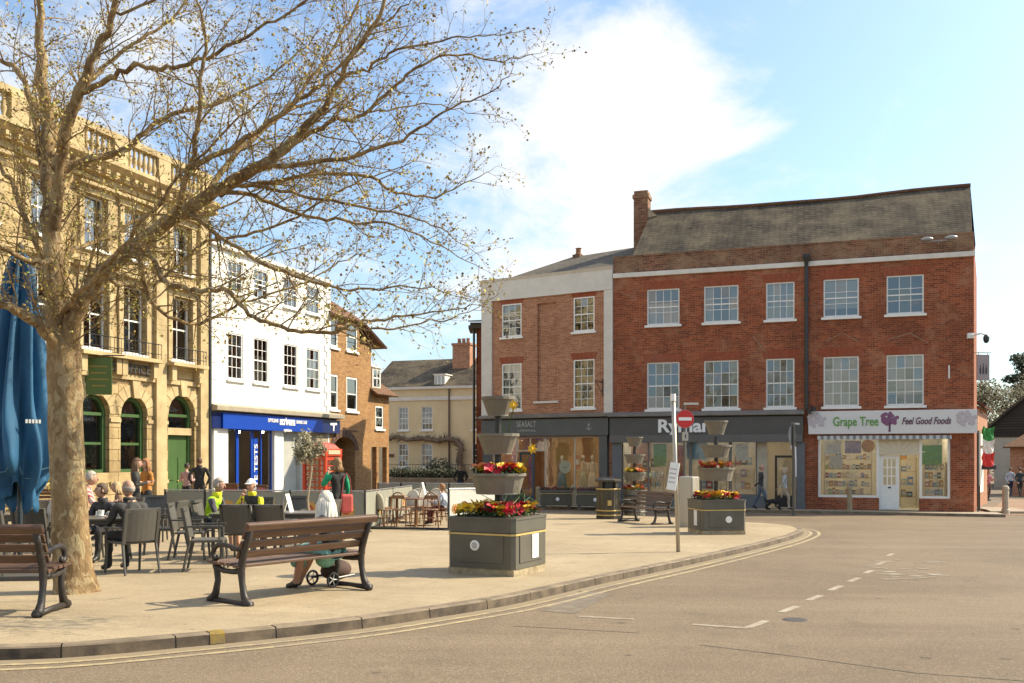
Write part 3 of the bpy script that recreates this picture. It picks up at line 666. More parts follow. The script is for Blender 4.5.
# ---------------- white cornice building with the fashion shop --------------------------------
SB = Fac(-1.34, 44.0, .854, -.52, -.73); LS = 6.62
sbd = SB.root('corner_building', 'orange brick building with broad white cornice and corner strips above a slate blue dress shop', 'building')
c0, c1 = SB.z(583,292.5), SB.z(583,270); cols = [(502,521.5),(573.5,594.5)]
rows = [(SB.z(583,331.5), SB.z(583,297)), (SB.z(583,408), SB.z(583,359.5))]
n0, n1 = SB.t(537.5), SB.t(556.5); nz0, nz1 = SB.z(547,401), SB.z(547,303)
ops = [(SB.t(a),SB.t(b),z0,z1) for a, b in cols for z0, z1 in rows]+[(n0,n1,nz0,nz1)]
sTop = SB.z(583,436.5); w0, w1 = SB.t(492), SB.t(601); ops.append((w0,w1,0,sTop))
mb = MB(); wall_open(mb, 0, LS, -.4, c0, ops, .1); shell(mb, 0, LS, 7, -.4, c0); mb.poly([(n0,.1,nz0),(n1,.1,nz0),(n1,.1,nz1),(n0,.1,nz1)]); mb.build('wall', BRICK_ORANGE, sbd)
QW = mat('quoin_white', (.62,.59,.53), .7, .08, 2, .15)
mb = MB(); mb.box(-.06,LS+.0,-.1,.35,c0,c1-.12); mb.prism_x([(-.1,c1-.118),(-.2,c1),(.35,c1),(.35,c1-.118)],-.1,LS); mb.build('cornice', QW, sbd)
sg0 = SB.z(583,413.5)
for a, b in ((-.05,SB.t(492.5)),(SB.t(604.5),LS)):
    mb = MB(); z = sg0; i = 0
    while z < c0-.01: mb.box(a,b,-.07,.01,z+.006,min(z+.36,c0-.002)); z += .36
    mb.box(a+.01,b-.01,-.055,.0,sg0,c0-.004); mb.build('corner_strip', QW, sbd)
for i, (a, b) in enumerate(cols):
    a, b = SB.t(a), SB.t(b)
    for j, (z0, z1) in enumerate(rows):
        sash(sbd, a, b, z0, z1, 3, 4 if j == 0 else 6, .04, curtain=['blind','full','low','full'][i*2+j])
        mb = MB(); mb.prism_y([(a-.06,z1+.002),(b+.06,z1+.002),(b+.16,z1+.3),(a-.16,z1+.3)], -.004, .01); mb.build('lintel', LINTEL, sbd)
mb = MB(); mb.box(n0-.15,n1+.12,-.12,.09,nz0-.1,nz0-.003); mb.build('sill', QW, sbd)
mb = MB(); slab(mb, [(.4,.35,c1-.05),(LS+.6,.35,c1-.05),(LS+.6,4.2,c1+1.75),(2.4,4.2,c1+1.6)], .06); slab(mb, [(.4,.35,c1-.05),(2.4,4.2,c1+1.6),(.4,8,c1-.05)], .06); mb.poly([(2.4,4.2,c1+1.6),(LS+.6,4.2,c1+1.75),(LS+.6,8,c1),(.4,8,c1-.05)]); mb.build('roof', SLATE, sbd)
mb = MB(); t = SB.t_at(578.5,4.15); mb.box(t-.2,t+.2,3.9,4.4,c1+.7,c1+1.65); ch = mb.build('chimney', BRICK_PARA, sbd)
mb = MB(); mb.lathe([(.15,0),(.17,.05),(.13,.1),(.13,.28),(.16,.33)],10,(t,4.15,c1+1.65)); mb.build('chimney_pot', mat('terracotta', (.3,.14,.07), .8, .2, 4, .2), ch)
mb = MB(); mb.prism_x([(-.01,SB.z(583,418)-.0),(-.38,SB.z(583,418)+.04),(-.4,sg0-.07),(-.01,sg0+.03)],-.05,LS-.02); mb.build('shop_cornice', MATS['weathered_lead'], sbd)
f0 = sTop+.04; mb = MB(); mb.box(.05,LS-.12,-.24,-.006,f0,SB.z(583,418.3)-.006); fs = mb.build('fascia', FASC_BLUE, sbd, bevel=.012)
zf = (f0+SB.z(583,418))/2
SILV = mat('sign_silver', (.42,.42,.40), .4, .03, 3, 0)
text(fs, 'SEASALT', .36, (SB.t(529), -.252, zf+.14), SILV, space=1.08, fit=SB.t(537)-SB.t(518)); text(fs, 'CORNWALL', .15, (SB.t(529.5), -.252, zf-.14), SILV, space=1.2)
q = MB(); t = SB.t(591.5); q.tube([(t,-.25,zf-.13),(t,-.25,zf+.14)],.018,5); q.tube([(t-.13,-.25,zf-.04),(t-.06,-.25,zf-.12),(t,-.25,zf-.14),(t+.06,-.25,zf-.12),(t+.13,-.25,zf-.04)],.016,5); q.tube([(t-.07,-.25,zf+.07),(t+.07,-.25,zf+.07)],.014,5); q.build('anchor_emblem', SILV, fs)
mb = MB(); a = SB.t(601); mb.box(a,SB.t(609),-.2,-.002,-.05,SB.z(583,418)-.02); mb.build('pilaster', FASC_BLUE, sbd)
mb = MB(); mb.box(.1,SB.t(492),-.2,-.002,-.05,f0-.004); mb.build('pilaster', FASC_BLUE, sbd)
room_box(sbd, w0+.05, w1-.05, .3, 4.5, .02, sTop+.2, mat('warm_shop_wall', (.38,.22,.12), .9, .2, 1.5, 0), 5, MATS['lamp_glow'])
dA, dB = SB.t(516), SB.t(539); wm = SB.t(574)
FRB = mat('shop_frame_cream', (.48,.45,.38), .5, .06, 3, .03)
mb = MB(); mb.box(dB,w1-.002,.02,.26,0,.42); mb.build('stall_riser', FASC_BLUE, sbd); mb = MB(); mb.box(w0+.002,dA,.02,.26,0,.42); mb.build('stall_riser', FASC_BLUE, sbd)
glazing(sbd, w0+.003, dA-.003, .42, sTop-.003, .1, FRB, fr=.05)
glazing(sbd, dB+.25, w1-.003, .42, sTop-.003, .1, FRB, (wm,), fr=.05)
glazing(sbd, dA, dB+.246, 2.35, sTop-.003, .12, FRB, (SB.t(529),), fr=.05, name='fanlight')
q = MB(); q.box(dA,dA+.1,.3,.36,.02,2.3); q.box(SB.t(529),SB.t(529)+.1,.3,.36,.02,2.3); q.box(dA+.1,SB.t(529),.3,.36,2.2,2.3); q.box(dA+.1,SB.t(529),.3,.36,.02,.35); dd = q.build('shop_door', mat('door_petrol_blue', (.035,.07,.09), .4, .1, 3, .03), sbd)
q = MB(); q.poly([(dA+.1,.33,.35),(SB.t(529),.33,.35),(SB.t(529),.33,2.2),(dA+.1,.33,2.2)]); q.build('pane', SHOPGLASS, dd)
# hanging iron bracket on the wall
q = MB(); t, z = SB.t(603), SB.z(583,383); q.tube([(t,-.05,z),(t,-.75,z)],.02,5); q.tube([(t,-.05,z-.45),(t,-.35,z-.3),(t,-.7,z)],.015,5); q.tube([(t,-.05,z-.6),(t,-.05,z+.15)],.02,5); q.build('sign_bracket', BLACKM, sbd)
# rear wing seen as a thin strip beyond the white corner
rw = MB(); p0 = P(476.5,455,46.5); p1 = P(486,455,46.2)
wing = thing('rear_wing', 'narrow dark brick wing with projecting eaves just behind the white cornered building', 'building', (p0.x, 46.5, -.8), 0)
rw.box(0,2.6,0,1.4,-.3,8.4); rw.build('wall', BRICK_RED, wing); q = MB(); q.box(-.38,2.6,-.4,1.6,8.4,8.55); q.box(-.3,2.6,-.3,1.5,8.55,8.7); q.build('eaves', mat('dark_eaves', (.06,.045,.03), .7, .2, 3, .1), wing)
q = MB(); slab(q, [(-.4,-.4,8.78),(2.6,-.4,8.78),(2.6,1.5,9.1),(.8,1.5,9.1)], .06); q.build('roof', TILE, wing)
q = MB(); q.tube([(-.12,-.12,-.2),(-.12,-.12,8.5)],.06,8); q.build('drainpipe', BLACKM, wing)

# ---------------- stone building with balustrade ----------------------------------------------
u0 = (.326, .945); BKL = 15.0
BK = Fac(-11.24-.326*BKL, 35-.945*BKL, *u0, -.54)
bk = BK.root('stone_building', 'tall classical yellow stone building with arched green windows and a roof balustrade', 'building')
tA, tB, tD = BK.t(95), BK.t(134), BK.t(181.5)
sp_ = 2.05; tcols = [tA-3*sp_*1.05, tA-2*sp_*1.02, tA-sp_*1.0, tA, tB, tD]
aw = .62; zsill, zspr, zcr = BK.z(134,472), BK.z(134,416), BK.z(134,396.5)
ops = []
for t in tcols[:-1]: ops.append((t-aw,t+aw,zsill,zcr,zcr-aw))
ops.append((tD-.72,tD+.72,0,BK.z(181,395),BK.z(181,395)-.72))
F1 = (5.32, 7.55); F2 = (8.45, 10.1)
for t in tcols: ops += [(t-.55,t+.55,*F1),(t-.5,t+.5,*F2)]
ztop = 11.0
mb = MB(); wall_open(mb, 0, BKL, -.6, ztop, ops, .32); shell(mb, 0, BKL, 9, -.6, ztop); mb.poly([(0,0,ztop),(BKL,0,ztop),(BKL,9,ztop),(0,9,ztop)]); mb.build('wall', STONE, bk)
GRN = mat('green_joinery', (.05,.105,.03), .45, .12, 3, .05)
def arched(root, t, w, c, d, y, wm, name='window', door=False):
    r = w; spr = d-r; n = 12; f = MB()
    arc = [(t-r*math.cos(math.pi*i/n), spr+r*math.sin(math.pi*i/n)) for i in range(n+1)]; ri = r-.13
    ari = [(t-ri*math.cos(math.pi*i/n), spr+ri*math.sin(math.pi*i/n)) for i in range(n+1)]
    for i in range(n): f.prism_y([arc[i],arc[i+1],ari[i+1],ari[i]], y-.1, y+.05)
    f.box(t-r,t-ri,y-.1,y+.05,c,spr); f.box(t+ri,t+r,y-.1,y+.05,c,spr); f.box(t-ri,t+ri,y-.08,y+.05,spr-.06,spr+.04)
    if not door: f.box(t-ri,t+ri,y-.06,y+.05,(c+spr)/2-.05,(c+spr)/2+.03); f.box(t-ri,t+ri,y-.1,y+.05,c,c+.1)
    o = f.build(name, wm, root)
    if door:
        q = MB(); q.box(t-ri+.003,t+ri-.003,y-.04,y+.03,c+.02,spr-.7)
        for sx_ in (-1,1):
            for z0, z1 in ((.25,.95),(1.1,1.9)): q.box(t+sx_*ri/2-.2,t+sx_*ri/2+.2,y-.065,y-.041,z0,min(z1,spr-.85))
        q.build('door_leaf', GRN, o)
        q = MB(); q.lathe([(.03,0),(.04,.03),(.0,.06)],8,(t+.08,y-.07,1.05)); q.build('handle', GOLD, o)
        q = MB(); q.box(t-ri-.06,t+ri+.06,y-.2,y+.04,spr-.7,spr-.45); q.build('transom', STONEP, o)
        lo = spr-.45
    else: lo = c+.1
    q = MB(); q.poly([(t-ri,y,lo),(t+ri,y,lo)]+[(p[0],y,p[1]) for p in reversed(ari)]); q.build('pane', GLASS, o)
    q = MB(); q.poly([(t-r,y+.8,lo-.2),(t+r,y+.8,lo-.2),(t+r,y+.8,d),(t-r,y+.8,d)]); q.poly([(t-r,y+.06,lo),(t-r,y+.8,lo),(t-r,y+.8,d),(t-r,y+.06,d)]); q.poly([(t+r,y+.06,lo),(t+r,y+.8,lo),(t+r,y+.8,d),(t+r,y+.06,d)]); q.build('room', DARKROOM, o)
    return o
for t in tcols[:-1]: arched(bk, t, aw-.002, zsill, zcr-.002, .26, GRN)
arched(bk, tD, .715, 0, BK.z(181,395)-.002, .28, GRN, 'doorway', True)
for t in tcols:
    zc = (zcr if t != tD else BK.z(181,395))
    mb = MB(); mb.prism_y([(t-.11,zc-.06),(t+.11,zc-.06),(t+.19,zc+.5),(t-.19,zc+.5)],-.12,-.002); mb.build('keystone', STONEP, bk)
    r = (aw if t != tD else .72); spr = zc-r      # raised voussoir ring
    mb = MB(); n = 9
    for i in range(n):
        a, b = math.pi*(i+.04)/n, math.pi*(i+.96)/n
        mb.prism_y([(t-(r+.01)*math.cos(a),spr+(r+.01)*math.sin(a)),(t-(r+.4)*math.cos(a),spr+(r+.4)*math.sin(a)),(t-(r+.4)*math.cos(b),spr+(r+.4)*math.sin(b)),(t-(r+.01)*math.cos(b),spr+(r+.01)*math.sin(b))],-.03,-.001)
    mb.build('arch_surround', STONEP, bk)
    sash(bk, t-.55, t+.55, *F1, 2, 2, .2, curtain='net' if RND.random() < .6 else None); sash(bk, t-.5, t+.5, *F2, 2, 2, .2, curtain='blind' if RND.random() < .6 else None)
    for z0, z1, w in ((*F1,.55),(*F2,.5)):
        mb = MB(); mb.box(t-w-.2,t-w-.002,-.07,-.002,z0-.05,z1+.002); mb.box(t+w+.002,t+w+.2,-.07,-.002,z0-.05,z1+.002); mb.box(t-w-.26,t+w+.26,-.1,-.002,z1+.004,z1+.22); mb.box(t-w-.36,t+w+.36,-.28,-.002,z1+.222,z1+.32); mb.build('window_surround', STONEP, bk)
    mb = MB(); mb.box(t-.95,t+.95,-.45,-.002,F1[0]-.24,F1[0]-.12); mb.box(t-.85,t-.62,-.3,-.002,F1[0]-.75,F1[0]-.242); mb.box(t+.62,t+.85,-.3,-.002,F1[0]-.75,F1[0]-.242); bal = mb.build('balcony', STONEP, bk)
    mb = MB()
    for k in range(12): x = t-.85+1.7*k/11; mb.tube([(x,-.4,F1[0]-.12),(x,-.4,F1[0]+.38)],.011,4)
    mb.tube([(t-.88,-.4,F1[0]+.38),(t+.88,-.4,F1[0]+.38)],.016,4); mb.tube([(t-.88,-.4,F1[0]+.05),(t+.88,-.4,F1[0]+.05)],.012,4); mb.build('railing', BLACKM, bal)
for t in [(a+b)/2 for a, b in zip(tcols[:-1], tcols[1:])]+[BKL-.28]:
    if t in ((tB+tD)/2, BKL-.28):
        mb = MB(); mb.box(t-.26,t+.26,-.14,-.002,-.3,10.55); mb.build('pilaster', STONEP, bk)
zs = BK.z(134,379.5)
for z0, z1, d in ((zs-.03,zs+.12,.1),(zs+.5,zs+.62,.07),(1.02,1.14,.06),(3.05,3.17,.05),(7.95,8.1,.12)):
    segs = [(0, BKL)]
    if z0 in (1.02, 3.05):
        cut = sorted((t-(aw if t != tD else .72)-.02, t+(aw if t != tD else .72)+.02) for t in tcols); segs = []; x = 0
        for a, b in cut: segs.append((x, a)); x = b
        segs.append((x, BKL))
    for a, b in segs:
        if b > a: mb = MB(); mb.box(a,b,-d,-.002,z0,z1); mb.build('string_course', STONEP, bk)
mb = MB(); mb.box(0,BKL,-.12,-.002,10.55,10.75); mb.box(0,BKL,-.32,-.002,10.752,10.9); mb.prism_x([(-.33,10.902),(-.6,11.08),(-.6,11.2),(.4,11.2),(.4,10.902)],0,BKL)
x = .15
while x < BKL: mb.box(x,x+.16,-.5,-.33,10.78,10.9); x += .42
mb.build('cornice', STONEP, bk)
mb = MB(); mb.box(0,BKL,-.28,.02,12.05,12.25); mb.build('coping', STONEP, bk)
mb = MB(); mb.box(0,BKL,-.26,.0,11.2,11.34)
for t in [0.3]+[(a+b)/2 for a, b in zip(tcols[:-1], tcols[1:])]+[BKL-.3]: mb.box(t-.3,t+.3,-.27,.01,11.341,12.049)
mb.build('plinth_course', STONEP, bk)
bal0 = None; x = .7; peers = [(a+b)/2 for a, b in zip(tcols[:-1], tcols[1:])]
me = None
while x < BKL-.65:
    if all(abs(x-t) > .38 for t in peers):
        if me is None:
            q = MB(); q.lathe([(.06,0),(.06,.05),(.04,.09),(.085,.26),(.075,.36),(.04,.55),(.06,.62),(.06,.71)],8); o = q.build('baluster', STONEP, bk, smooth=True); me = o.data
        else: o = bpy.data.objects.new('baluster', me); COL.objects.link(o); o.parent = bk
        o.location = (x, -.13, 11.34)
    x += .235
IRON = mat('sign_iron', (.05,.045,.04), .5, .2, 5, .1)
nb = text(bk, 'POST', .42, (BK.t(105.5), -.2, zs+.32), IRON, sx=1.05, bold=.008, extrude=.02); text(bk, 'OFFICE', .42, (BK.t(131.5), -.2, zs+.32), IRON, sx=.98, bold=.008, extrude=.02)
# pipe between the two buildings
mb = MB(); mb.tube([(BKL-.02,-.14,-.3),(BKL-.02,-.14,10.6)],.07,8); mb.build('drainpipe', BLACKM, bk)
mb = MB(); mb.box(BK.t(157),BK.t(163),-.06,-.004,1.1,1.9); mb.build('notice_frame', mat('notice_paper', (.6,.55,.42), .7, .05, 3, 0), bk)
# green hanging board
t = BK.t(90); hs = thing('hanging_sign', 'green painted board with faint gold writing hung from the stone front', 'sign', BK.w(t, -.35, BK.z(91,395)), BK.rz-rad(62))
q = MB(); q.box(-.38,.38,-.03,.03,0,1.15); q.build('board', mat('sign_board_green', (.07,.115,.02), .5, .1, 3, .05), hs)
q = MB(); q.tube([(-.55,0,1.22),(.75,0,1.22)],.02,6); q.tube([(-.4,0,1.15),(-.4,0,1.22)],.01,5); q.tube([(.4,0,1.15),(.4,0,1.22)],.01,5); q.build('bracket', BLACKM, hs)
for k in range(4):
    q = MB(); w = (.27,.22,.29,.2)[k]; q.box(-w,w,-.036,-.031,.85-.2*k,.9-.2*k); q.build('writing', mat('dull_gold', (.22,.17,.03), .5, .1, 5, 0), hs)

# ---------------- white stuccoed building with blue optician's fascia --------------------------
SC = Fac(-11.24, 35.0, *u0, -.62); SCL = 8.94
sc = SC.root('white_building', 'white stuccoed building with sash windows over a bright blue shop fascia', 'building')
cols = [(228,243),(254,268.5),(284,297.5),(306.5,319.5)]
w0z, w1z = SC.z(290,386.5), SC.z(290,344.5); top = SC.z(320,281)
v0z, v1z = SC.z(312,313)-.02, SC.z(312,285)
ops = [(SC.t(a),SC.t(b),z0,z1) for a, b in cols for z0, z1 in ((w0z,w1z),(v0z,min(v1z,top-.35)))]
zft = SC.z(300,431); s0, s1 = SC.t(211), SC.t(328); ops.append((s0,s1,0,zft))
mb = MB(); wall_open(mb, 0, SCL, -.4, top, ops, .12); shell(mb, 0, SCL, 8, -.4, top); mb.poly([(0,0,top),(SCL,0,top),(SCL,8,top),(0,8,top)]); mb.build('wall', WSTUCCO, sc)
mb = MB(); mb.box(0,SCL,-.16,.25,top,top+.12); mb.build('parapet_coping', WSTUCCO, sc)
for x0, sgn in ((0,1),(SCL,-1)):
    mb = MB(); z = SC.z(300,411); i = 0
    while z < top-.02:
        w = .5 if i % 2 else .32; a, b = sorted((x0, x0+sgn*w)); mb.box(a,b,-.035,-.002,z,min(z+.29,top-.01)); z += .31; i += 1
    mb.build('quoin', WSTUCCO, sc)
for i, (a, b) in enumerate(cols):
    sash(sc, SC.t(a), SC.t(b), w0z, w1z, 3, 4, .06, curtain=[None,'net',None,'sides'][i]); sash(sc, SC.t(a), SC.t(b), v0z, min(v1z, top-.35), 3, 3, .06)
zc0, zc1 = SC.z(300,417.5), SC.z(300,411.5)
mb = MB(); mb.prism_x([(-.02,zc0),(-.45,zc0+.05),(-.47,zc1-.06),(-.02,zc1+.05)],.0,SC.t(336)); mb.build('shop_cornice', mat('stone_grey_cornice', (.36,.31,.23), .8, .15, 2, .2), sc)
BLUE = mat('fascia_blue', (.008,.055,.36), .35, .06, 1, .02); NAVY = mat('fascia_navy', (.006,.018,.10), .35, .06, 1, .02)
fz0, fz1 = SC.z(300,432), SC.z(300,418.2)
mb = MB(); mb.box(SC.t(216.5),SC.t(317),-.3,-.006,fz0,fz1); fs = mb.build('fascia', BLUE, sc)
mb = MB(); mb.box(.02,SC.t(216.5)-.004,-.22,-.006,fz0,fz1); mb.build('fascia_end', NAVY, sc); mb = MB(); mb.box(SC.t(317)+.004,SC.t(336),-.22,-.006,fz0,fz1); mb.build('fascia_end', NAVY, sc)
zf = (fz0+fz1)/2
text(fs, 'scrivens', .47, (SC.t(281), -.312, zf+.1), SIGNW, bold=.016, fit=SC.t(289.3)-SC.t(273.8)); text(fs, 'OPTICIANS', .2, (SC.t(266.5), -.312, zf+.1), SIGNW, bold=.004, fit=SC.t(272.3)-SC.t(262)); text(fs, 'HEARING CARE', .2, (SC.t(295.2), -.312, zf+.1), SIGNW, bold=.004, fit=SC.t(301.5)-SC.t(290.8))
text(fs, 'opticians', .17, (SC.t(281.3), -.312, zf-.26), SIGNW, bold=.004, sx=1.0)
q = MB(); t = SC.t(329); q.prism_y([(t-.3,zf+.15),(t+.3,zf+.2),(t+.3,zf+.08),(t+.08,zf+.07),(t+.05,zf-.2),(t-.05,zf-.2),(t-.05,zf+.05),(t-.3,zf+.06)],-.245,-.222); q.build('emblem', SIGNW, sc)
room_box(sc, s0+.05, s1-.05, .3, 4, .02, zft, mat('optician_wall', (.3,.27,.22), .9, .15, 1, 0), 3, MATS['lamp_glow'])
PW = WSTUCCO
def pier(a, b, y0, m): 
    q = MB(); q.box(SC.t(a),SC.t(b),y0,.2,-.1,fz0-.003); q.build('shop_pier', m, sc)
pier(211.2,225.5,-.12,PW); pier(272.5,281.5,-.1,PW); pier(298.5,304,-.1,mat('pier_grey', (.42,.42,.38), .7, .1, 2, .1))
q = MB(); q.box(SC.t(281.5)+.004,SC.t(298.5)-.004,.1,.2,-.1,fz0-.003); q.build('side_panel', MATS['pier_grey'], sc)
q = MB(); q.box(SC.t(304)+.004,SC.t(328),.02,.2,-.1,fz0-.003); q.build('side_panel', mat('panel_stone', (.36,.30,.2), .8, .1, 2, .2), sc)
glazing(sc, SC.t(225.6), SC.t(238), .3, zft-.004, .06, BLUE, fr=.07); glazing(sc, SC.t(238)+.004, SC.t(253), .02, zft-.004, .06, BLUE, fr=.09); glazing(sc, SC.t(253)+.004, SC.t(272.4), .3, zft-.004, .06, BLUE, (SC.t(262),), fr=.07)
q = MB(); q.box(SC.t(225.6),SC.t(238),.0,.12,0,.298); q.build('stall_riser', NAVY, sc); q = MB(); q.box(SC.t(253)+.004,SC.t(272.4),.0,.12,0,.298); q.build('stall_riser', NAVY, sc)
q = MB(); a, b = SC.t(254.5), SC.t(258.5); q.box(a,b,.03,.045,.5,zft-.35); bn = q.build('window_banner', BLUE, sc)
text(bn, 'EYE TESTS', .3, ((a+b)/2, .02, 1.55), SIGNW, rot=(rad(90), rad(-90), 0), extrude=.003, bold=.004, fit=1.9)

# ---------------- brown brick archway building --------------------------------------------------
AR = Fac(-8.33, 43.4, *u0, -.78); AL = 4.05
ar = AR.root('archway_building', 'brown brick building with a dark carriage arch and steep tiled roof', 'building')
cols = [(329.8,338),(346.5,357.5)]; rows = [(AR.z(350,351),AR.z(350,322.5)),(AR.z(350,411),AR.z(350,377))]
a0, a1 = AR.t(333), AR.t(355); acr = AR.z(345,437); aspr = acr-(a1-a0)/2*.62
ops = [(max(.05,AR.t(a)),AR.t(b),z0,z1) for a, b in cols for z0, z1 in rows]+[(a0,a1,-.3,acr,aspr)]
ez = AR.z(350,319.5); ezl = AR.z(372,347)
mb = MB(); wall_open(mb, 0, AL, -.4, ezl, [o if o[3] < ezl else (o[0],o[1],o[2],ezl) for o in ops if o[2] < ezl-.01], .5); wall_open(mb, 0, AR.t(359.5), ezl, ez, [(o[0],o[1],max(o[2],ezl),o[3]) for o in ops if o[3] > ezl], .5); mb.poly([(0,0,ezl),(AL,0,ezl),(AL,7,ezl),(0,7,ezl)]); mb.poly([(AL,0,-.4),(AL,7,-.4),(AL,7,ezl),(AL,0,ezl)])
mb.poly([(a0,.5,-.4),(a0,6,-.4),(a0,6,acr),(a0,.5,acr)]); mb.poly([(a1,.5,-.4),(a1,6,-.4),(a1,6,acr),(a1,.5,acr)]); mb.poly([(a0,.5,acr+.01),(a1,.5,acr+.01),(a1,6,acr+.01),(a0,6,acr+.01)]); mb.build('wall', BRICK_BROWN, ar)
mb = MB(); n = 11; cxx = (a0+a1)/2; r = (a1-a0)/2; kz = (acr-aspr)
for i in range(n):
    a, b = math.pi*i/n, math.pi*(i+.9)/n
    mb.prism_y([(cxx-(r+.01)*math.cos(a),aspr+(kz+.01)*math.sin(a)),(cxx-(r+.33)*math.cos(a),aspr+(kz+.33)*math.sin(a)),(cxx-(r+.33)*math.cos(b),aspr+(kz+.33)*math.sin(b)),(cxx-(r+.01)*math.cos(b),aspr+(kz+.01)*math.sin(b))],-.03,-.001)
mb.build('arch_ring', mat('dark_brick_arch', (.10,.05,.03), .9, .3, 6, .3), ar)
for a, b in cols:
    for z0, z1 in rows: sash(ar, max(.05,AR.t(a)), AR.t(b), z0, z1, 1, 2, .05, frame=.09, curtain=None)
mb = MB(); rz_ = ez+2.2
xw = AR.t(359.5); slab(mb, [(-.1,-.3,ez-.02),(xw,-.3,ez-.02),(AL-1.5,3.2,rz_),(-.1,3.2,rz_)], .1); slab(mb, [(xw,-.3,ez-.02),(AL+.75,-.55,ezl),(AL-1.5,3.2,rz_)], .1); slab(mb, [(AL+.75,-.55,ezl),(AL+.75,7,ezl),(AL-1.5,3.2,rz_)], .1); mb.poly([(-.1,3.2,rz_),(AL-1.5,3.2,rz_),(AL+.75,7,ezl),(-.1,7,ezl)]); mb.build('roof', TILE_RED, ar)
mb = MB(); mb.box(a0-.02,a1+.02,5.7,5.8,-.3,acr+.3); mb.build('passage_back', mat('passage_wall', (.42,.27,.12), .9, .2, 1, .2), ar)
mb = MB(); mb.box(a0-.3,a1+.3,-.02,.0,AR.z(345,431),AR.z(345,430)); mb.build('brick_course', MATS['dark_brick_arch'], ar)

# jettied bay house next to it
ext = AR.w(AL, 0); BY = Fac(ext.x, ext.y, *u0, -.82); YL = 1.98
by = BY.root('bay_house', 'small orange brick house end jettied over a post beside the arch', 'building')
jz, ez = BY.z(380,447), BY.z(380,393); a, b = BY.t(375.5), BY.t(383.5); z0, z1 = BY.z(380,429), BY.z(380,406)
mb = MB(); wall_open(mb, .0, YL, jz, ez, [(a,b,z0,z1)], .1); mb.poly([(YL,0,jz),(YL,4,jz),(YL,4,ez),(YL,0,ez)]); mb.poly([(0,0,jz),(YL,0,jz),(YL,4,jz),(0,4,jz)]); mb.box(0.02,YL-.02,2.2,4,-.4,jz-.01); mb.build('wall', BRICK_BROWN, by)
sash(by, a, b, z0, z1, 1, 2, .05, frame=.09, inner=True)
mb = MB(); slab(mb, [(-.1,-.4,ez-.1),(YL+.35,-.4,ez-.1),(YL-.6,2.2,ez+1.9),(-.1,2.2,ez+1.9)], .08); slab(mb, [(YL+.35,-.4,ez-.1),(YL+.35,4,ez-.1),(YL-.6,2.2,ez+1.9)], .08); rf = mb.build('roof', TILE_RED, by)
dm = MB(); a, b = .25, 1.15; dm.box(a,b,.05,1.6,ez+.15,ez+1.25); dm.prism_x([(-.02,ez+1.25),(.5,ez+1.5),(1.6,ez+1.5),(1.6,ez+1.25)],a-.06,b+.06); dd = dm.build('dormer', OFFWHITE, by); 
q = MB(); q.poly([(a+.12,.045,ez+.3),(b-.12,.045,ez+.3),(b-.12,.045,ez+1.15),(a+.12,.045,ez+1.15)]); q.build('pane', GLASS, dd); q = MB(); q.box((a+b)/2-.03,(a+b)/2+.03,.03,.044,ez+.3,ez+1.15); q.box(a+.12,b-.12,.032,.044,ez+.7,ez+.76); q.build('glazing_bar', WHITE, dd)
mb = MB(); mb.box(.6,.85,.0,.25,-.4,jz-.003); mb.box(YL-.25,YL,.0,.25,-.4,jz-.003); mb.build('post', BRICK_BROWN, by)

# ---------------- cream house at the far end -----------------------------------------------------
CB = Fac(-9.6, 63.4, .945, -.327, -1.12); CL = 11.5
cb = CB.root('cream_house', 'two storey cream rendered house with dark tiled roof closing the far end of the square', 'building')
ez = CB.z(430,389); wc = [(398.5,408.5),(421.5,432.5),(472,479)]; rows = [(CB.z(430,430),CB.z(430,406.5)),(CB.z(430,467.5),CB.z(430,443.5))]
ops = [(CB.t(a),CB.t(b),z0,z1) for a, b in wc for z0, z1 in rows]
mb = MB(); wall_open(mb, 0, CL, -.5, ez, ops, .1); shell(mb, 0, CL, 7, -.5, ez); mb.poly([(0,0,ez),(CL,0,ez),(CL,7,ez),(0,7,ez)]); mb.build('wall', CREAMW, cb)
mb = MB(); z = CB.z(430,398.5); mb.box(-.02,CL,-.07,-.002,z-.12,z+.12); mb.box(-.05,CL,-.14,.2,ez,ez+.16); mb.build('string_course', OFFWHITE, cb)
for a, b in wc:
    for j, (z0, z1) in enumerate(rows): sash(cb, CB.t(a), CB.t(b), z0, z1, 3, 4, .06, curtain='sides' if j else 'net', bar=.03)
mb = MB(); rz_ = ez+2.35; slab(mb, [(-.2,.15,ez+.1),(CL+.2,.15,ez+.1),(CL+.2,4,rz_),(-.2,4,rz_)], .1); mb.poly([(-.2,4,rz_),(CL+.2,4,rz_),(CL+.2,8,ez),(-.2,8,ez)]); mb.poly([(CL+.2,.15,ez+.1),(CL+.2,8,ez),(CL+.2,4,rz_)]); mb.build('roof', TILE, cb)
t = CB.t_at(463.5,3.1)-.1; mb = MB(); mb.box(t-.5,t+.75,2.6,3.7,ez+1.0,ez+3.1); mb.box(t-.56,t+.81,2.54,3.76,ez+3.1,ez+3.25); ch = mb.build('chimney', BRICK_ORANGE, cb)
for k in range(3):
    q = MB(); q.lathe([(.14,0),(.12,.3),(.15,.35)],8,(t-.2+.32*k,3.1,ez+3.25)); q.build('chimney_pot', MATS['terracotta'], ch)
a, b = CB.t(431), CB.t(441.5); mb = MB(); mb.box(a,b,.55,2.4,ez+.25,ez+.95); mb.box(a-.08,b+.08,.5,2.5,ez+.952,ez+1.02); dd = mb.build('dormer', OFFWHITE, cb)
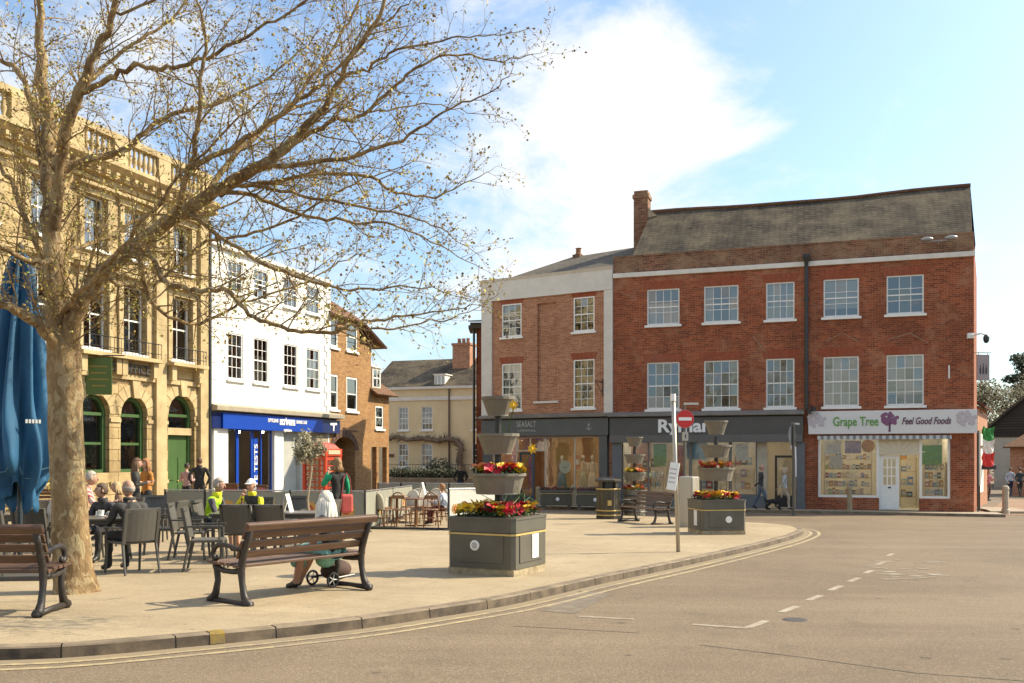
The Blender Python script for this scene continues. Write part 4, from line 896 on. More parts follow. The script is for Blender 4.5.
q = MB(); q.poly([(a+.06,.545,ez+.32),(b-.06,.545,ez+.32),(b-.06,.545,ez+.9),(a+.06,.545,ez+.9)]); q.build('pane', GLASS, dd); q = MB(); [q.box(a+(b-a)*k/3-.03,a+(b-a)*k/3+.03,.53,.544,ez+.32,ez+.9) for k in (1,2)]; q.build('glazing_bar', WHITE, dd)
mb = MB(); t = CB.t(449.5); mb.tube([(t,-.09,0),(t,-.09,ez)],.06,6); mb.build('drainpipe', mat('brown_pipe', (.12,.08,.05), .6, .1, 3, 0), cb)
q = MB(); t = CB.t(391.5); q.box(t-.18,t+.18,-.06,-.002,CB.z(392,457),CB.z(392,454)); q.build('wall_plaque', mat('brown_plaque', (.12,.05,.03), .6, .1, 3, 0), cb)
# ground-floor pale corner strip and railing wall in front
FW = Fac(-12.0, 59.6, .945, -.327, -1.06)
fw = FW.root('front_wall', 'low stone wall with thin iron railings before the cream house hedge', 'wall')
mb = MB(); mb.box(FW.t(384),10.5,-.15,.15,-.3,FW.z(430,478)); mb.build('wall', mat('low_wall_stone', (.20,.165,.115), .9, .25, 2, .4), fw)
mb = MB(); zt = FW.z(430,464); z0 = FW.z(430,478)
for k in range(40): x = FW.t(386)+k*.2; mb.tube([(x,0,z0),(x,0,zt)],.011,4)
mb.tube([(FW.t(386),0,zt-.03),(FW.t(386)+7.8,0,zt-.03)],.016,4); mb.build('railing', BLACKM, fw)
# ================= alley and background on the right ==========================================
ALLEYB = brickmat('alley_paver', (.25,.155,.10), (.31,.20,.13), (.2,.14,.09), bw=.2, bh=.1, ms=.01, stain=(.2,.14,.09), bmp=.2)
C_ = Vector((17.5, 36.0)); sd_ = Vector((.495,.869)); n_ = Vector((.869,-.495))
def strip(name, pts, dz, m): return flat_sheet(name, pts, dz, m)
# shop-front pavement: raised strip with its own kerb
def fac_pave(fac, x0, x1, out, name='shop_pavement'):
    mb = MB(); P4 = [fac.w(x0,.3), fac.w(x1,.3), fac.w(x1,-out), fac.w(x0,-out)]
    mb.poly([(p.x,p.y,gz(p.x,p.y)+.003) for p in P4]); a, b = P4[3], P4[2]
    mb.poly([(a.x,a.y,gz(a.x,a.y)+.003),(b.x,b.y,gz(b.x,b.y)+.003),(b.x,b.y,gz(b.x,b.y)-.15),(a.x,a.y,gz(a.x,a.y)-.15)])
    a, b = P4[1], P4[2]
    mb.poly([(a.x,a.y,gz(a.x,a.y)+.003),(b.x,b.y,gz(b.x,b.y)+.003),(b.x,b.y,gz(b.x,b.y)-.15),(a.x,a.y,gz(a.x,a.y)-.15)])
    tag(mb.build(name, mat('slab_pavement', (.30,.25,.18), .85, .15, 1.5, .2)), kind='structure')
    mb = MB(); i = x0
    while i < x1-.05:
        j = min(i+.9, x1); q = [fac.w(i+.01,-out-.0), fac.w(j,-out-.0), fac.w(j,-out-.14), fac.w(i+.01,-out-.14)]
        mb.poly([(p.x,p.y,gz(p.x,p.y)+.006) for p in q]); mb.poly([(p.x,p.y,gz(p.x,p.y)+z) for p, z in ((q[3],.006),(q[2],.006),(q[2],-.13),(q[3],-.13))]); i = j
    tag(mb.build('kerb', KERB), kind='structure')
fac_pave(BB, -.5, LB+.8, 1.75)
fac_pave(SB, -1.0, LS+.3, 2.2)
pts = [C_+n_*.0+sd_*.5, C_+n_*14+sd_*.5, C_+n_*16+sd_*70, C_-n_*3+sd_*70]
mb = MB(); mb.poly([(p.x,p.y,gz(p.x,p.y)-DROP+.012) for p in (pts[0],pts[1],Vector((30,58)),Vector((23.5,46)))]); tag(mb.build('alley_paving', ALLEYB), kind='structure')
mb = MB(); q = [(18.6,36.9),(20.2,36.9),(21.6,41),(20.6,42)]; mb.poly([(x,y,gz(x,y)+.0) for x,y in q]); mb.poly([(18.6,36.9,gz(18.6,36.9)),(20.2,36.9,gz(20.2,36.9)),(20.2,36.9,gz(20.2,36.9)-.2),(18.6,36.9,gz(18.6,36.9)-.2)]); mb.poly([(20.2,36.9,gz(20.2,36.9)),(21.6,41,gz(21.6,41)),(21.6,41,gz(21.6,41)-.2),(20.2,36.9,gz(20.2,36.9)-.2)]); tag(mb.build('alley_footway', MATS['slab_pavement']), kind='structure')
# low wall / bollard pair beside the alley
def bollard(x, y, h, r, label, m=None):
    t = thing('bollard', label, 'bollard', (x, y, gz(x, y)), 0, 'bollards on the square')
    q = MB(); q.lathe([(r*1.25,-.12),(r*1.25,.06),(r,.1),(r,h*.82)], 10); q.build('post', m, t)
    q = MB(); q.lathe([(r,h*.82),(r*1.12,h*.85),(r*1.12,h*.9),(r*.9,h*.97),(r*.35,h)], 10); q.build('cap', m, t); return t
PB = mat('pale_bollard', (.42,.36,.26), .7, .15, 4, .1)
p = G(1005.5, 514, -.1); bollard(p.x, p.y, 1.0, .12, 'pale stone bollard at the mouth of the alley', PB)
WB = mat('timber_bollard', (.30,.235,.145), .8, .2, 3, .2, stretch=(6,6,.6))
p = G(849.5, 511.5, -.02); bollard(p.x, p.y, .98, .095, 'square-shouldered timber bollard in front of the health food shop window', WB)
p = G(538, 504.5); bollard(p.x, p.y, .8, .1, 'timber bollard beside the petrol blue shop door', WB)
p = G(573.5, 506); bollard(p.x, p.y, .88, .11, 'timber bollard standing between two grey troughs', WB)

# orange brick shop along the alley
q0 = C_+sd_*9.3-n_*.45; AS = thing('alley_shop', 'narrow sunlit orange brick shop front beyond the big brick building in the alley', 'building', (q0.x, q0.y, -.85), math.atan2(.869,.50))
mb = MB(); mb.box(0,7,0,6,-.3,4.6); mb.build('wall', BRICK_ORANGE, AS); mb = MB(); slab(mb, [(-.2,-.35,4.6),(7.2,-.35,4.6),(7.2,3,6.6),(-.2,3,6.6)], .1); slab(mb, [(-.2,6.3,4.6),(7.2,6.3,4.6),(7.2,3,6.6),(-.2,3,6.6)], .1); mb.prism_x([(0,4.6),(3,6.5),(6,4.6)],.01,6.99); mb.build('roof', TILE_RED, AS)
mb = MB(); mb.box(.4,3.2,-.05,-.003,.5,2.6); mb.build('shop_window', WHITE, AS); mb = MB(); mb.box(.2,6,-.12,-.003,2.75,3.3); mb.build('fascia', OFFWHITE, AS)
# dark board leaning against the big building's side
p = C_+sd_*.35+n_*.10; t = thing('notice_board', 'tall narrow dark board fixed to the brick corner by the alley', 'board', (p.x, p.y, gz(p.x,p.y)), math.atan2(.869,.495))
mb = MB(); mb.box(0,1.0,-.05,.02,1.0,3.1); mb.box(.05,.1,-.04,.01,0,1.0); mb.box(.9,.95,-.04,.01,0,1.0); mb.build('panel', mat('dark_board', (.05,.045,.035), .6, .2, 4, .1), t)
# yellow pipe strip on the corner
# projecting pub sign, camera, floodlights
p = BB.w(LB+.02, .15, BB.z(972,380)); hs = thing('hanging_sign', 'mauve square board with three dark bottle shapes hung over the alley', 'sign', p, rad(12))
q = MB(); q.box(.12,.66,-.02,.02,0,.98); q.build('board', mat('mauve_board', (.30,.24,.23), .5, .08, 3, .03), hs)
q = MB(); q.tube([(0,0,1.06),(.75,0,1.06)],.02,6); q.tube([(.2,0,.98),(.2,0,1.06)],.012,5); q.tube([(.6,0,.98),(.6,0,1.06)],.012,5); q.build('bracket', BLACKM, hs)
DK = mat('dark_emblem', (.04,.03,.035), .6, .1, 3, 0)
for k in range(3):
    q = MB(); x = .26+.13*k; h = .34+.06*(k == 1); q.prism_y([(x-.035,.25),(x+.035,.25),(x+.035,.25+h*.6),(x+.012,.25+h*.7),(x+.012,.25+h),(x-.012,.25+h),(x-.012,.25+h*.7),(x-.035,.25+h*.6)],-.027,-.021); q.build('bottle_emblem', DK, hs)
p = BB.w(LB-.12, -.05, BB.z(968,336)); t = thing('security_camera', 'white bracketed security camera with dark dome on the upper brick corner', 'camera', p, 0)
q = MB(); q.box(-.12,.12,-.05,.05,-.1,.1); q.tube([(0,-.05,0),(.25,-.3,.05),(.42,-.35,-.02)],.035,6); q.build('bracket', WHITE, t); q = MB(); q.lathe([(.05,.0),(.11,-.08),(.11,-.2),(.07,-.3),(.0,-.33)],10,(.42,-.35,0)); q.build('dome', BLACKM, t)
t = thing('floodlight', 'pair of grey floodlights on one bracket at the parapet of the brick building', 'floodlight', BB.w(BB.t(938), -.12, BB.z(938,242)), BB.rz)
q = MB(); q.tube([(-.45,-.1,.0),(.45,-.1,.0)],.025,6); q.tube([(0,0,-.1),(0,-.1,0)],.03,6); q.build('bracket', GREYM, t)
for s in (-1,1):
    q = MB(); q.ball((s*.42,-.28,.05),.24,.16,.09,10,6); q.build('lamp_head', GREYM, t, smooth=True)
for px, py, lab in ((812,411,'small black spotlight with two heads above the sign board end'),):
    t = thing('floodlight', lab, 'floodlight', BB.w(BB.t(px), -.25, BB.z(px,py)), BB.rz); q = MB(); q.tube([(0,.24,.2),(0,.05,.1),(0,0,0)],.025,6); q.build('arm', BLACKM, t); q = MB(); q.box(-.16,-.02,-.18,.02,-.12,.06); q.box(.03,.16,-.2,.0,-.02,.14); q.build('lamp_head', BLACKM, t)

# dark boarded gable house, low brick outhouse
GH = thing('boarded_house', 'pale house with black weatherboarded gable and small white window beyond the alley', 'building', (P(994,455,78).x, 78, -1.1), rad(-30))
mb = MB(); mb.box(0,9.5,0,12,-.4,4.9); mb.build('wall', mat('pale_grey_wall', (.40,.36,.29), .85, .1, 1, .1), GH)
BDM = brickmat('black_weatherboard', (.04,.034,.028), (.055,.047,.038), (.015,.013,.011), bw=9, bh=.22, ms=.02, stain=(.05,.04,.03), bmp=.6)
mb = MB(); mb.prism_y([(-.35,4.0),(9.85,4.0),(9.85,4.9),(4.75,9.3),(-.35,4.9)],-.06,-.003); mb.build('gable', BDM, GH)
mb = MB(); slab(mb, [(-.7,-.4,4.75),(-.7,12,4.75),(4.75,12,9.6),(4.75,-.4,9.6)], .16); slab(mb, [(10.2,-.4,4.75),(10.2,12,4.75),(4.75,12,9.6),(4.75,-.4,9.6)], .16); mb.build('roof', TILE, GH)
mb = MB(); mb.box(2.4,3.5,-.12,-.062,4.7,5.5); w = mb.build('window', WHITE, GH); 
for k in range(2):
    mb = MB(); mb.box(2.52+.46*k,2.9+.46*k,-.13,-.121,4.8,5.4); mb.build('pane', mat('dark_pane', (.03,.032,.035), .1, .1, 3, 0), w)
OH = thing('brick_outhouse', 'low red brick outhouse with hipped roof and dark opening beyond the alley', 'building', (P(1010,455,62).x, 62, -1.1), rad(-28))
mb = MB(); wall_open(mb, 0, 5, -.4, 3.1, [(.75,3.5,.9,2.4)], .2); mb.poly([(0,0,-.4),(0,4,-.4),(0,4,3.1),(0,0,3.1)]); mb.poly([(.75,.9,.5),(3.5,.9,.5),(3.5,.9,2.3),(.75,.9,2.3)]); mb.build('wall', BRICK_ORANGE, OH)
mb = MB(); slab(mb, [(-.4,-.4,3.1),(5.4,-.4,3.1),(3.4,2,4.45),(1.6,2,4.45)], .1); slab(mb, [(-.4,-.4,3.1),(-.4,4.4,3.1),(1.6,2,4.45)], .1); slab(mb, [(5.4,-.4,3.1),(5.4,4.4,3.1),(3.4,2,4.45)], .1); mb.build('roof', TILE_RED, OH)
mb = MB(); mb.box(.76,3.49,.3,.36,.92,1.25); mb.box(1.5,1.6,.3,.36,1.25,2.2); mb.box(.76,3.49,.3,.36,1.6,1.68); mb.build('window', WHITE, OH)
# Italian tricolour hanging banner and awning
p = P(988,455,45.6); t = thing('flag', 'green white and red flag hanging from a pole over the alley', 'flag', (p.x, 45.6, -.1), rad(10))
q = MB(); q.tube([(-.55,0,3.7),(.1,0,3.3)],.02,6); q.build('pole', BLACKM, t)
def cloth(x0, x1, z0, z1, seed):
    q = MB(); n = 8; r = random.Random(seed)
    for i in range(n):
        for j in range(4):
            f = lambda a, b: (x0+(x1-x0)*a/n+.03*math.sin(b*2.), .05*math.sin(a*1.7+b), z0+(z1-z0)*b/4-.12*math.sin(a/n*3.0))
            q.poly([f(i,j),f(i+1,j),f(i+1,j+1),f(i,j+1)])
    return q
for k, (cc, nm) in enumerate((((.04,.25,.06),'green_band'),((.7,.68,.62),'white_band'),((.55,.035,.03),'red_band'))):
    cloth(-.3, .32, 2.95-.62*k-.62, 2.95-.62*k, k).build(nm, mat('flag_'+nm, cc, .8, .05, 2, 0), t)
t = thing('awning', 'dark canopy jutting from the alley shop below the flag', 'awning', (p.x-.6, 46.6, -.1), rad(0)); q = MB(); q.prism_x([(0,1.0),(0,1.25),(-.8,1.05),(-.8,.85)],0,1.1); q.build('canopy', DK, t)
t = thing('parked_car', 'dark car parked far behind the two people in the alley', 'car', (P(1003,455,82).x, 75.5, gz(26,75)-.1), rad(5))
q = MB(); q.prism_y([(-1.9,.35),(1.9,.35),(1.95,.75),(1.2,.85),(.75,1.35),(-.9,1.35),(-1.5,.9),(-1.95,.8)],-.8,.8); q.build('body', mat('car_paint_dark', (.03,.03,.035), .2, .05, 2, 0), t, bevel=.05)
for sx_ in (-1.2,1.2):
    for y_ in (-.82,.62):
        q = MB(); q.tube([(sx_,y_,.33),(sx_,y_+.2,.33)],.33,14); q.build('wheel', BLACKM, t)
q = MB(); q.prism_y([(.72,.9),(1.1,.9),(.7,1.28),(-.8,1.28),(-1.3,.92)],-.81,-.801); q.build('window', MATS['dark_pane'], t)

# ---------------- foliage helpers & background trees ------------------------------------------
def leafcloud(mb, blobs, count, size, seed, drop=.0):
    r = random.Random(seed)
    for k in range(count):
        b = blobs[r.randrange(len(blobs))]; c, rx, ry, rz = b
        v = Vector((r.gauss(0,1), r.gauss(0,1), r.gauss(0,1))).normalized()*(r.random()**.45)
        p = Vector(c)+Vector((v.x*rx, v.y*ry, v.z*rz)); s = size*r.uniform(.6,1.5)
        a = Vector((r.gauss(0,1), r.gauss(0,1), r.gauss(0,1))).normalized(); bb_ = a.orthogonal().normalized(); mb.cur = r.randrange(2)
        mb.poly([p+a*s*.6, p+bb_*s*.35, p-a*s*.6, p-bb_*s*.35])
LF1 = [mat('leaf_dark', (.03,.04,.015), .7, .3, 3, 0), mat('leaf_mid', (.05,.06,.022), .7, .3, 3, 0)]
LFD = [mat('twig_haze_brown', (.13,.10,.055), .9, .3, 3, 0), mat('twig_haze_olive', (.12,.115,.05), .9, .3, 3, 0)]
LFP = [mat('pine_needles', (.035,.05,.024), .8, .3, 3, 0), mat('pine_needles_light', (.06,.075,.035), .8, .3, 3, 0)]
BARKB = mat('background_bark', (.11,.085,.055), .9, .3, 3, .3)
def bg_tree(px, Y, top_py, w, lab, mats, seed, n=5000, name='tree', pine=False):
    p = P(px, 455, Y); z0 = -1.1; h = P(px, top_py, Y).z-z0
    t = thing(name, lab, 'tree', (p.x, Y, z0), 0, 'trees beyond the alley'); r = random.Random(seed)
    q = MB(); q.tube([(0,0,-.2),(.1,0,h*.4),(0,.1,h*.75),(0,0,h*.97)],[h*.03,h*.022,h*.012,.03],7)
    blobs = []
    for k in range(16):
        a = r.uniform(0,6.28); zz = h*(r.uniform(.3,.95)); rr = w*(.75*(1-((zz/h-.55)/.6)**2)) if not pine else w*(1.05-zz/h)
        d = rr*r.uniform(.25,1); c = (d*math.cos(a), d*math.sin(a), zz); blobs.append((c, w*.3, w*.3, w*(.12 if pine else .22)))
        q.tube([(0,0,zz*.75),(c[0]*.5,c[1]*.5,zz*.9),c],[h*.009,h*.006,.02],5)
    q.build('trunk', BARKB, t); q = MB(); leafcloud(q, blobs, n, .22 if not pine else .3, seed); q.build('crown', mats, t)
bg_tree(985, 92, 382, 5.5, 'bare brown tree behind the hanging sign', LFD, 1, 5200)
bg_tree(1003, 100, 388, 6, 'olive bare tree between hanging sign and boarded gable', LFD, 2, 5200)
bg_tree(1046, 106, 372, 6.5, 'bare olive tree rising over the boarded house roof', LFD, 5, 5000)
bg_tree(1022, 112, 350, 4.2, 'tall dark conifer rising over the boarded house', LFP, 3, 4200, 'conifer', True)
mb = MB(); blobs = [((P(970+8*k,455,125).x, 125+6*(k%3), 3.2+.8*math.sin(k*1.7)), 5, 4, 3.4) for k in range(13)]; leafcloud(mb, blobs, 9000, .35, 9); tag(mb.build('far_woodland', LFD), 'hazy leafless woodland on the slope beyond the alley', 'woodland', kind='stuff')

# hedge, bush, climbing wisteria on the cream house
hx = [FW.w(FW.t(388), .6), FW.w(FW.t(455), .6)]
mb = MB(); mb2 = []
for k in range(30):
    c = hx[0].lerp(hx[1], k/29); mb2.append(((c.x, c.y, -1.0+1.0*1.0+.15), .35, .35, .55))
h = thing('hedge', 'clipped dark green hedge behind the railings of the cream house', 'hedge', (0,0,0)); leafcloud(mb, mb2, 5200, .11, 4); mb.build('foliage', LF1, h)
mb = MB(); b = P(440, 463, 60.6); h = thing('bush', 'rounded grey green bush against the cream house', 'shrub', (b.x, 60.6, 0)); leafcloud(mb, [((0,0,.3),.9,.7,1.1),((.5,0,.0),.6,.6,.8),((-.5,0,.1),.6,.6,.9)], 2200, .12, 5); mb.build('foliage', LF1, h)
mb = MB(); mb.tube([(0,0,-1.2),(0,0,.3)],.06,6); mb.build('stem', BARKB, h)
wz = thing('wisteria', 'gnarled leafless wisteria trained along the cream house front', 'climber', CB.w(0,0,0), CB.rz)
tr = [(466,492),(465,475),(461,460),(463,448),(458,441),(450,439),(440,441),(425,438.5),(410,440),(398,436.5),(388,441)]
pts = [(CB.t(a), -.28+.05*math.sin(i*2.1), CB.z(a,b)) for i, (a, b) in enumerate(tr)]
mb = MB(); mb.tube(pts, [.3,.26,.22,.2,.19,.18,.17,.15,.14,.12,.08], 7); mb.build('trunk', mat('wisteria_bark', (.16,.115,.075), .9, .3, 3, .4), wz)
mb = MB(); r = random.Random(8)
for k in range(150):
    i = r.randrange(2, len(pts)-1); a = Vector(pts[i]).lerp(Vector(pts[i+1]), r.random()); 
    q = [a]; d = Vector((r.uniform(-1,1), r.uniform(-.3,.05), r.uniform(-.5,1))).normalized()
    for s in range(3): q.append(q[-1]+d*.12+Vector((r.uniform(-.1,.1), 0, r.uniform(-.1,.1))))
    mb.tube(q, [.035,.028,.02,.01], 4)
mb.build('twig', MATS['wisteria_bark'], wz)
# ================= the big plane tree ==========================================================
def bark():
    m, nt, b = _base('plane_bark'); v = coords(nt, (1,1,.55))
    n1 = noise(nt, v, 3.2, 6, .65, .8); n2 = noise(nt, v, 9, 6, .7, .3); n3 = noise(nt, v, 38, 3)
    vo = nd(nt, 'ShaderNodeTexVoronoi'); vo.inputs['Scale'].default_value = 9; vo.feature = 'F1'
    mv = nd(nt, 'ShaderNodeVectorMath', operation='ADD'); nz = nd(nt, 'ShaderNodeTexNoise'); nz.inputs['Scale'].default_value = 5; nt.links.new(v, nz.inputs['Vector'])
    nt.links.new(v, mv.inputs[0]); nt.links.new(nz.outputs['Color'], mv.inputs[1]); nt.links.new(mv.outputs[0], vo.inputs['Vector'])
    c = mixc(nt, ramp(nt, n1, .38, .62), (.16,.10,.05), (.33,.225,.11))
    c = mixc(nt, ramp(nt, vo.outputs['Color'], .55, .8), c, (.36,.28,.155))
    c = mixc(nt, mixc(nt, ramp(nt, n2, .56, .7), (0,0,0), (.8,.8,.8)), c, (.085,.058,.032))
    nt.links.new(c, b.inputs['Base Color']); b.inputs['Roughness'].default_value = .85; b.inputs['Specular IOR Level'].default_value = .2
    a = nd(nt, 'ShaderNodeMath', operation='MULTIPLY_ADD'); a.inputs[1].default_value = .4; nt.links.new(n3, a.inputs[0]); nt.links.new(n2, a.inputs[2])
    bump(nt, b, a.outputs[0], .9, .03); return m
BARK = bark(); TWIG = mat('twig_bark', (.21,.14,.062), .85, .25, 6, .2)
BUDS = [mat('bud_ochre', (.44,.31,.08), .7, .3, 5, 0), mat('bud_green', (.42,.39,.085), .7, .3, 5, 0), mat('bud_brown', (.23,.14,.05), .8, .3, 5, 0)]
TREE = thing('plane_tree', 'large plane tree coming into bud, with mottled trunk and spreading limbs, beside the benches', 'tree', G(75,592))
TO = TREE.location.copy(); TY = TO.y
tr = random.Random(21)
def L(*pts): return [P(a, b, TY+d)-TO for a, b, d, r in pts], [r*(.93 if r > .13 else (.8 if r > .07 else .62)) for a, b, d, r in pts]
limbs = [
 L((75.5,600,0,.285),(75,591,0,.262),(74,579,0,.245),(73,564,0,.232),(72,545,0,.222),(70,505,0,.212),(68,460,0,.203),(66,410,0,.200),(64.5,370,0,.205),(63,345,0,.20),(60,318,.05,.165),(56,285,.1,.142),(52,240,.15,.125),(49,190,.2,.112),(48,130,.3,.092),(43,70,.4,.078),(40,0,.5,.06),(38,-80,.6,.04),(42,-160,.7,.02)),
 L((66,372,0,.12),(70,345,-.05,.128),(80,305,-.15,.118),(100,275,-.25,.11),(130,252,-.3,.105),(165,225,-.35,.1),(215,192,-.4,.09),(262,166,-.5,.08),(282,150,-.5,.074),(324,106,-.6,.058),(350,58,-.7,.045),(379,16,-.8,.035),(400,-40,-.9,.025),(420,-90,-1,.012)),
 L((282,150,-.5,.055),(330,122,-.4,.042),(356,118,-.3,.036),(392,90,-.2,.03),(417,68,-.15,.025),(456,53,-.1,.019),(495,60,-.05,.014),(532,56,0,.007)),
 L((340,74,-.65,.035),(369,68,-.7,.027),(398,52,-.8,.022),(443,40,-.9,.016),(485,36,-1,.011),(520,30,-1.1,.006)),
 L((225,186,-.4,.055),(250,185,-.2,.046),(314,174,0,.04),(372,177,.2,.034),(395,193,.3,.027),(430,197,.4,.02),(459,187,.5,.014),(490,172,.6,.007)),
 L((262,166,-.5,.05),(300,165,-.8,.044),(347,158,-1.0,.036),(401,139,-1.2,.028),(443,113,-1.4,.02),(488,93,-1.6,.012),(510,75,-1.7,.006)),
 L((200,202,-.4,.06),(240,150,0,.055),(282,113,.3,.045),(308,84,.5,.038),(335,45,.7,.03),(356,6,.8,.024),(372,-50,.9,.014)),
 L((53,262,.1,.09),(56,195,.4,.085),(64,168,.5,.08),(110,155,.7,.07),(129,148,.8,.062),(155,122,.9,.05),(180,113,1.0,.042),(225,100,1.1,.034),(280,70,1.3,.022),(320,30,1.4,.012)),
 L((52,235,.15,.1),(62,150,-.2,.088),(80,90,-.4,.078),(100,45,-.5,.066),(113,13,-.6,.058),(122,-50,-.7,.042),(128,-130,-.8,.02)),
 L((84,93,-.4,.055),(110,77,-.5,.05),(135,66,-.6,.045),(167,68,-.7,.04),(206,58,-.8,.034),(258,29,-.9,.026),(300,6,-1,.02),(345,-30,-1.1,.01)),
 L((165,225,-.35,.062),(180,200,-.6,.056),(192,161,-.8,.05),(198,122,-.9,.042),(201,77,-1,.035),(206,42,-1.1,.028),(198,0,-1.2,.022),(190,-60,-1.3,.012)),
 L((188,170,-.75,.05),(258,129,-1.0,.042),(300,100,-1.1,.034),(335,70,-1.2,.026),(375,30,-1.3,.018),(410,0,-1.4,.008)),
 L((50,215,.2,.08),(38,135,.4,.066),(22,76,.6,.056),(0,60,.8,.045),(-60,30,1,.03),(-120,10,1.1,.012)),
 L((62,352,0,.1),(50,338,-.25,.085),(30,318,-.5,.075),(0,305,-.8,.066),(-60,285,-1.1,.05),(-130,250,-1.4,.03),(-180,225,-1.6,.012)),
 L((58,300,.05,.07),(35,240,.4,.06),(18,200,.7,.052),(0,165,.9,.045),(-50,110,1.1,.03),(-110,70,1.3,.012)),
 L((130,252,-.3,.065),(152,256,-.7,.056),(165,282,-1.0,.05),(195,290,-1.15,.046),(228,291,-1.2,.042),(249,313,-1.3,.038),(278,326,-1.35,.034),(307,332,-1.4,.031),(336,330,-1.5,.028),(363,322,-1.55,.024),(401,317,-1.6,.018),(440,312,-1.65,.012),(478,304,-1.7,.006)),
 L((336,330,-1.5,.022),(366,329,-1.4,.019),(400,327,-1.3,.016),(430,320,-1.2,.012),(455,318,-1.1,.009),(490,300,-1,.005)),
 L((140,254,-.45,.05),(150,300,-.2,.044),(183,323,0,.036),(210,320,.2,.03),(250,300,.4,.024),(300,285,.6,.018),(340,262,.8,.012),(372,250,.9,.006)),
 L((100,275,-.25,.05),(125,285,.3,.042),(160,280,.6,.036),(205,243,.8,.034),(245,235,.9,.032),(290,220,1.0,.028),(330,196,1.1,.022),(372,176,1.2,.015),(420,160,1.3,.007)),
 L((215,192,-.4,.045),(255,196,-.1,.04),(300,214,.1,.034),(345,222,.2,.027),(395,225,.3,.02),(440,245,.4,.013),(480,268,.5,.006)),
 L((185,210,-.37,.05),(225,240,-.5,.042),(275,268,-.6,.036),(320,284,-.7,.029),(360,290,-.8,.022),(410,286,-.9,.014),(460,292,-1,.006)),
 L((48,150,.3,.06),(70,105,.8,.05),(100,70,1.2,.042),(140,40,1.5,.034),(180,10,1.8,.026),(220,-40,2,.015)),
 L((56,290,.1,.06),(70,255,.8,.05),(110,235,1.4,.042),(150,215,1.8,.034),(200,215,2.1,.026),(260,190,2.4,.018),(310,180,2.6,.008)),
 L((60,318,.05,.055),(85,290,-.8,.046),(120,250,-1.3,.038),(160,200,-1.6,.03),(205,150,-1.9,.022),(250,110,-2.1,.014),(290,85,-2.2,.006)),
 L((54,260,.1,.06),(30,262,-.6,.05),(-5,240,-1.1,.04),(-50,200,-1.5,.028),(-100,170,-1.8,.012)),
 L((282,113,.3,.03),(325,100,.6,.025),(370,112,.8,.02),(415,105,1.0,.015),(460,110,1.1,.01),(500,118,1.2,.005)),
 L((250,185,-.2,.034),(300,195,-.6,.029),(350,205,-.9,.024),(400,215,-1.1,.018),(440,228,-1.3,.012),(470,250,-1.4,.005)),
 L((113,13,-.6,.03),(150,5,-.5,.026),(200,-20,-.4,.02),(260,-40,-.3,.012),(310,-60,-.2,.006)),
]
def smooth_path(pts, rs, per=4):
    out, ro = [], []
    for i in range(len(pts)-1):
        p0, p1, p2, p3 = pts[max(i-1,0)], pts[i], pts[i+1], pts[min(i+2,len(pts)-1)]
        for k in range(per):
            t = k/per; out.append(.5*((2*p1)+(p2-p0)*t+(2*p0-5*p1+4*p2-p3)*t*t+(3*p1-p0-3*p2+p3)*t**3)); ro.append(rs[i]+(rs[i+1]-rs[i])*t)
    return out+[pts[-1]], ro+[rs[-1]]
trunk = MB(); twigs = MB(); buds = MB()
def bud_at(p, d, s):
    for k in range(tr.choice((1,2,2,3,3))):
        a = (d+Vector((tr.gauss(0,.6), tr.gauss(0,.6), tr.gauss(0,.6)))).normalized(); b = a.orthogonal().normalized(); b = (b*math.cos(tr.uniform(0,3.14))+a.cross(b)*math.sin(tr.uniform(0,3.14)))
        l = s*tr.uniform(.6,1.4); w = l*tr.uniform(.28,.45); q = p+Vector((tr.gauss(0,.012),tr.gauss(0,.012),tr.gauss(0,.012))); buds.cur = tr.choices((0,1,2),(5,3,3))[0]
        buds.poly([q, q+a*l*.5+b*w, q+a*l, q+a*l*.5-b*w])
def grow(p, d, length, r, lev):
    n = max(2, int(length/(.16 if lev < 3 else .08))); pts = [p.copy()]; seg = length/n; dd = d.normalized()
    for i in range(n):
        dd = (dd+Vector((tr.gauss(0,.16), tr.gauss(0,.16), tr.gauss(0,.14)+.03))).normalized(); pts.append(pts[-1]+dd*seg)
    rs = [r*(1-.75*i/n) for i in range(n+1)]
    twigs.tube(pts, rs, 5 if lev == 1 else (4 if lev == 2 else 3), False)
    if lev < 3:
        step = .135 if lev == 1 else .07; x = step*tr.uniform(.6,1.2); side = tr.choice((-1,1))
        while x < length:
            i = min(n-1, int(x/seg)); q = pts[i].lerp(pts[i+1], x/seg-i); t = (pts[i+1]-pts[i]).normalized()
            v = t.orthogonal().normalized(); a = tr.uniform(0, 6.28); v = v*math.cos(a)+t.cross(v)*math.sin(a); side = -side
            nd_ = (t*tr.uniform(.5,.95)+v*tr.uniform(.45,.85)+Vector((0,0,.08))).normalized()
            if lev == 1: grow(q, nd_, tr.uniform(.22,.62)*(1.1-.5*x/length), r*.38*(1-.5*x/length)+.001, 2)
            else: grow(q, nd_, tr.uniform(.05,.15), .0019, 3)
            x += step*tr.uniform(.6,1.5)
        bud_at(pts[-1], dd, .032)
    else:
        bud_at(pts[-1], dd, .03)
        if tr.random() < .3: bud_at(pts[len(pts)//2], dd, .024)
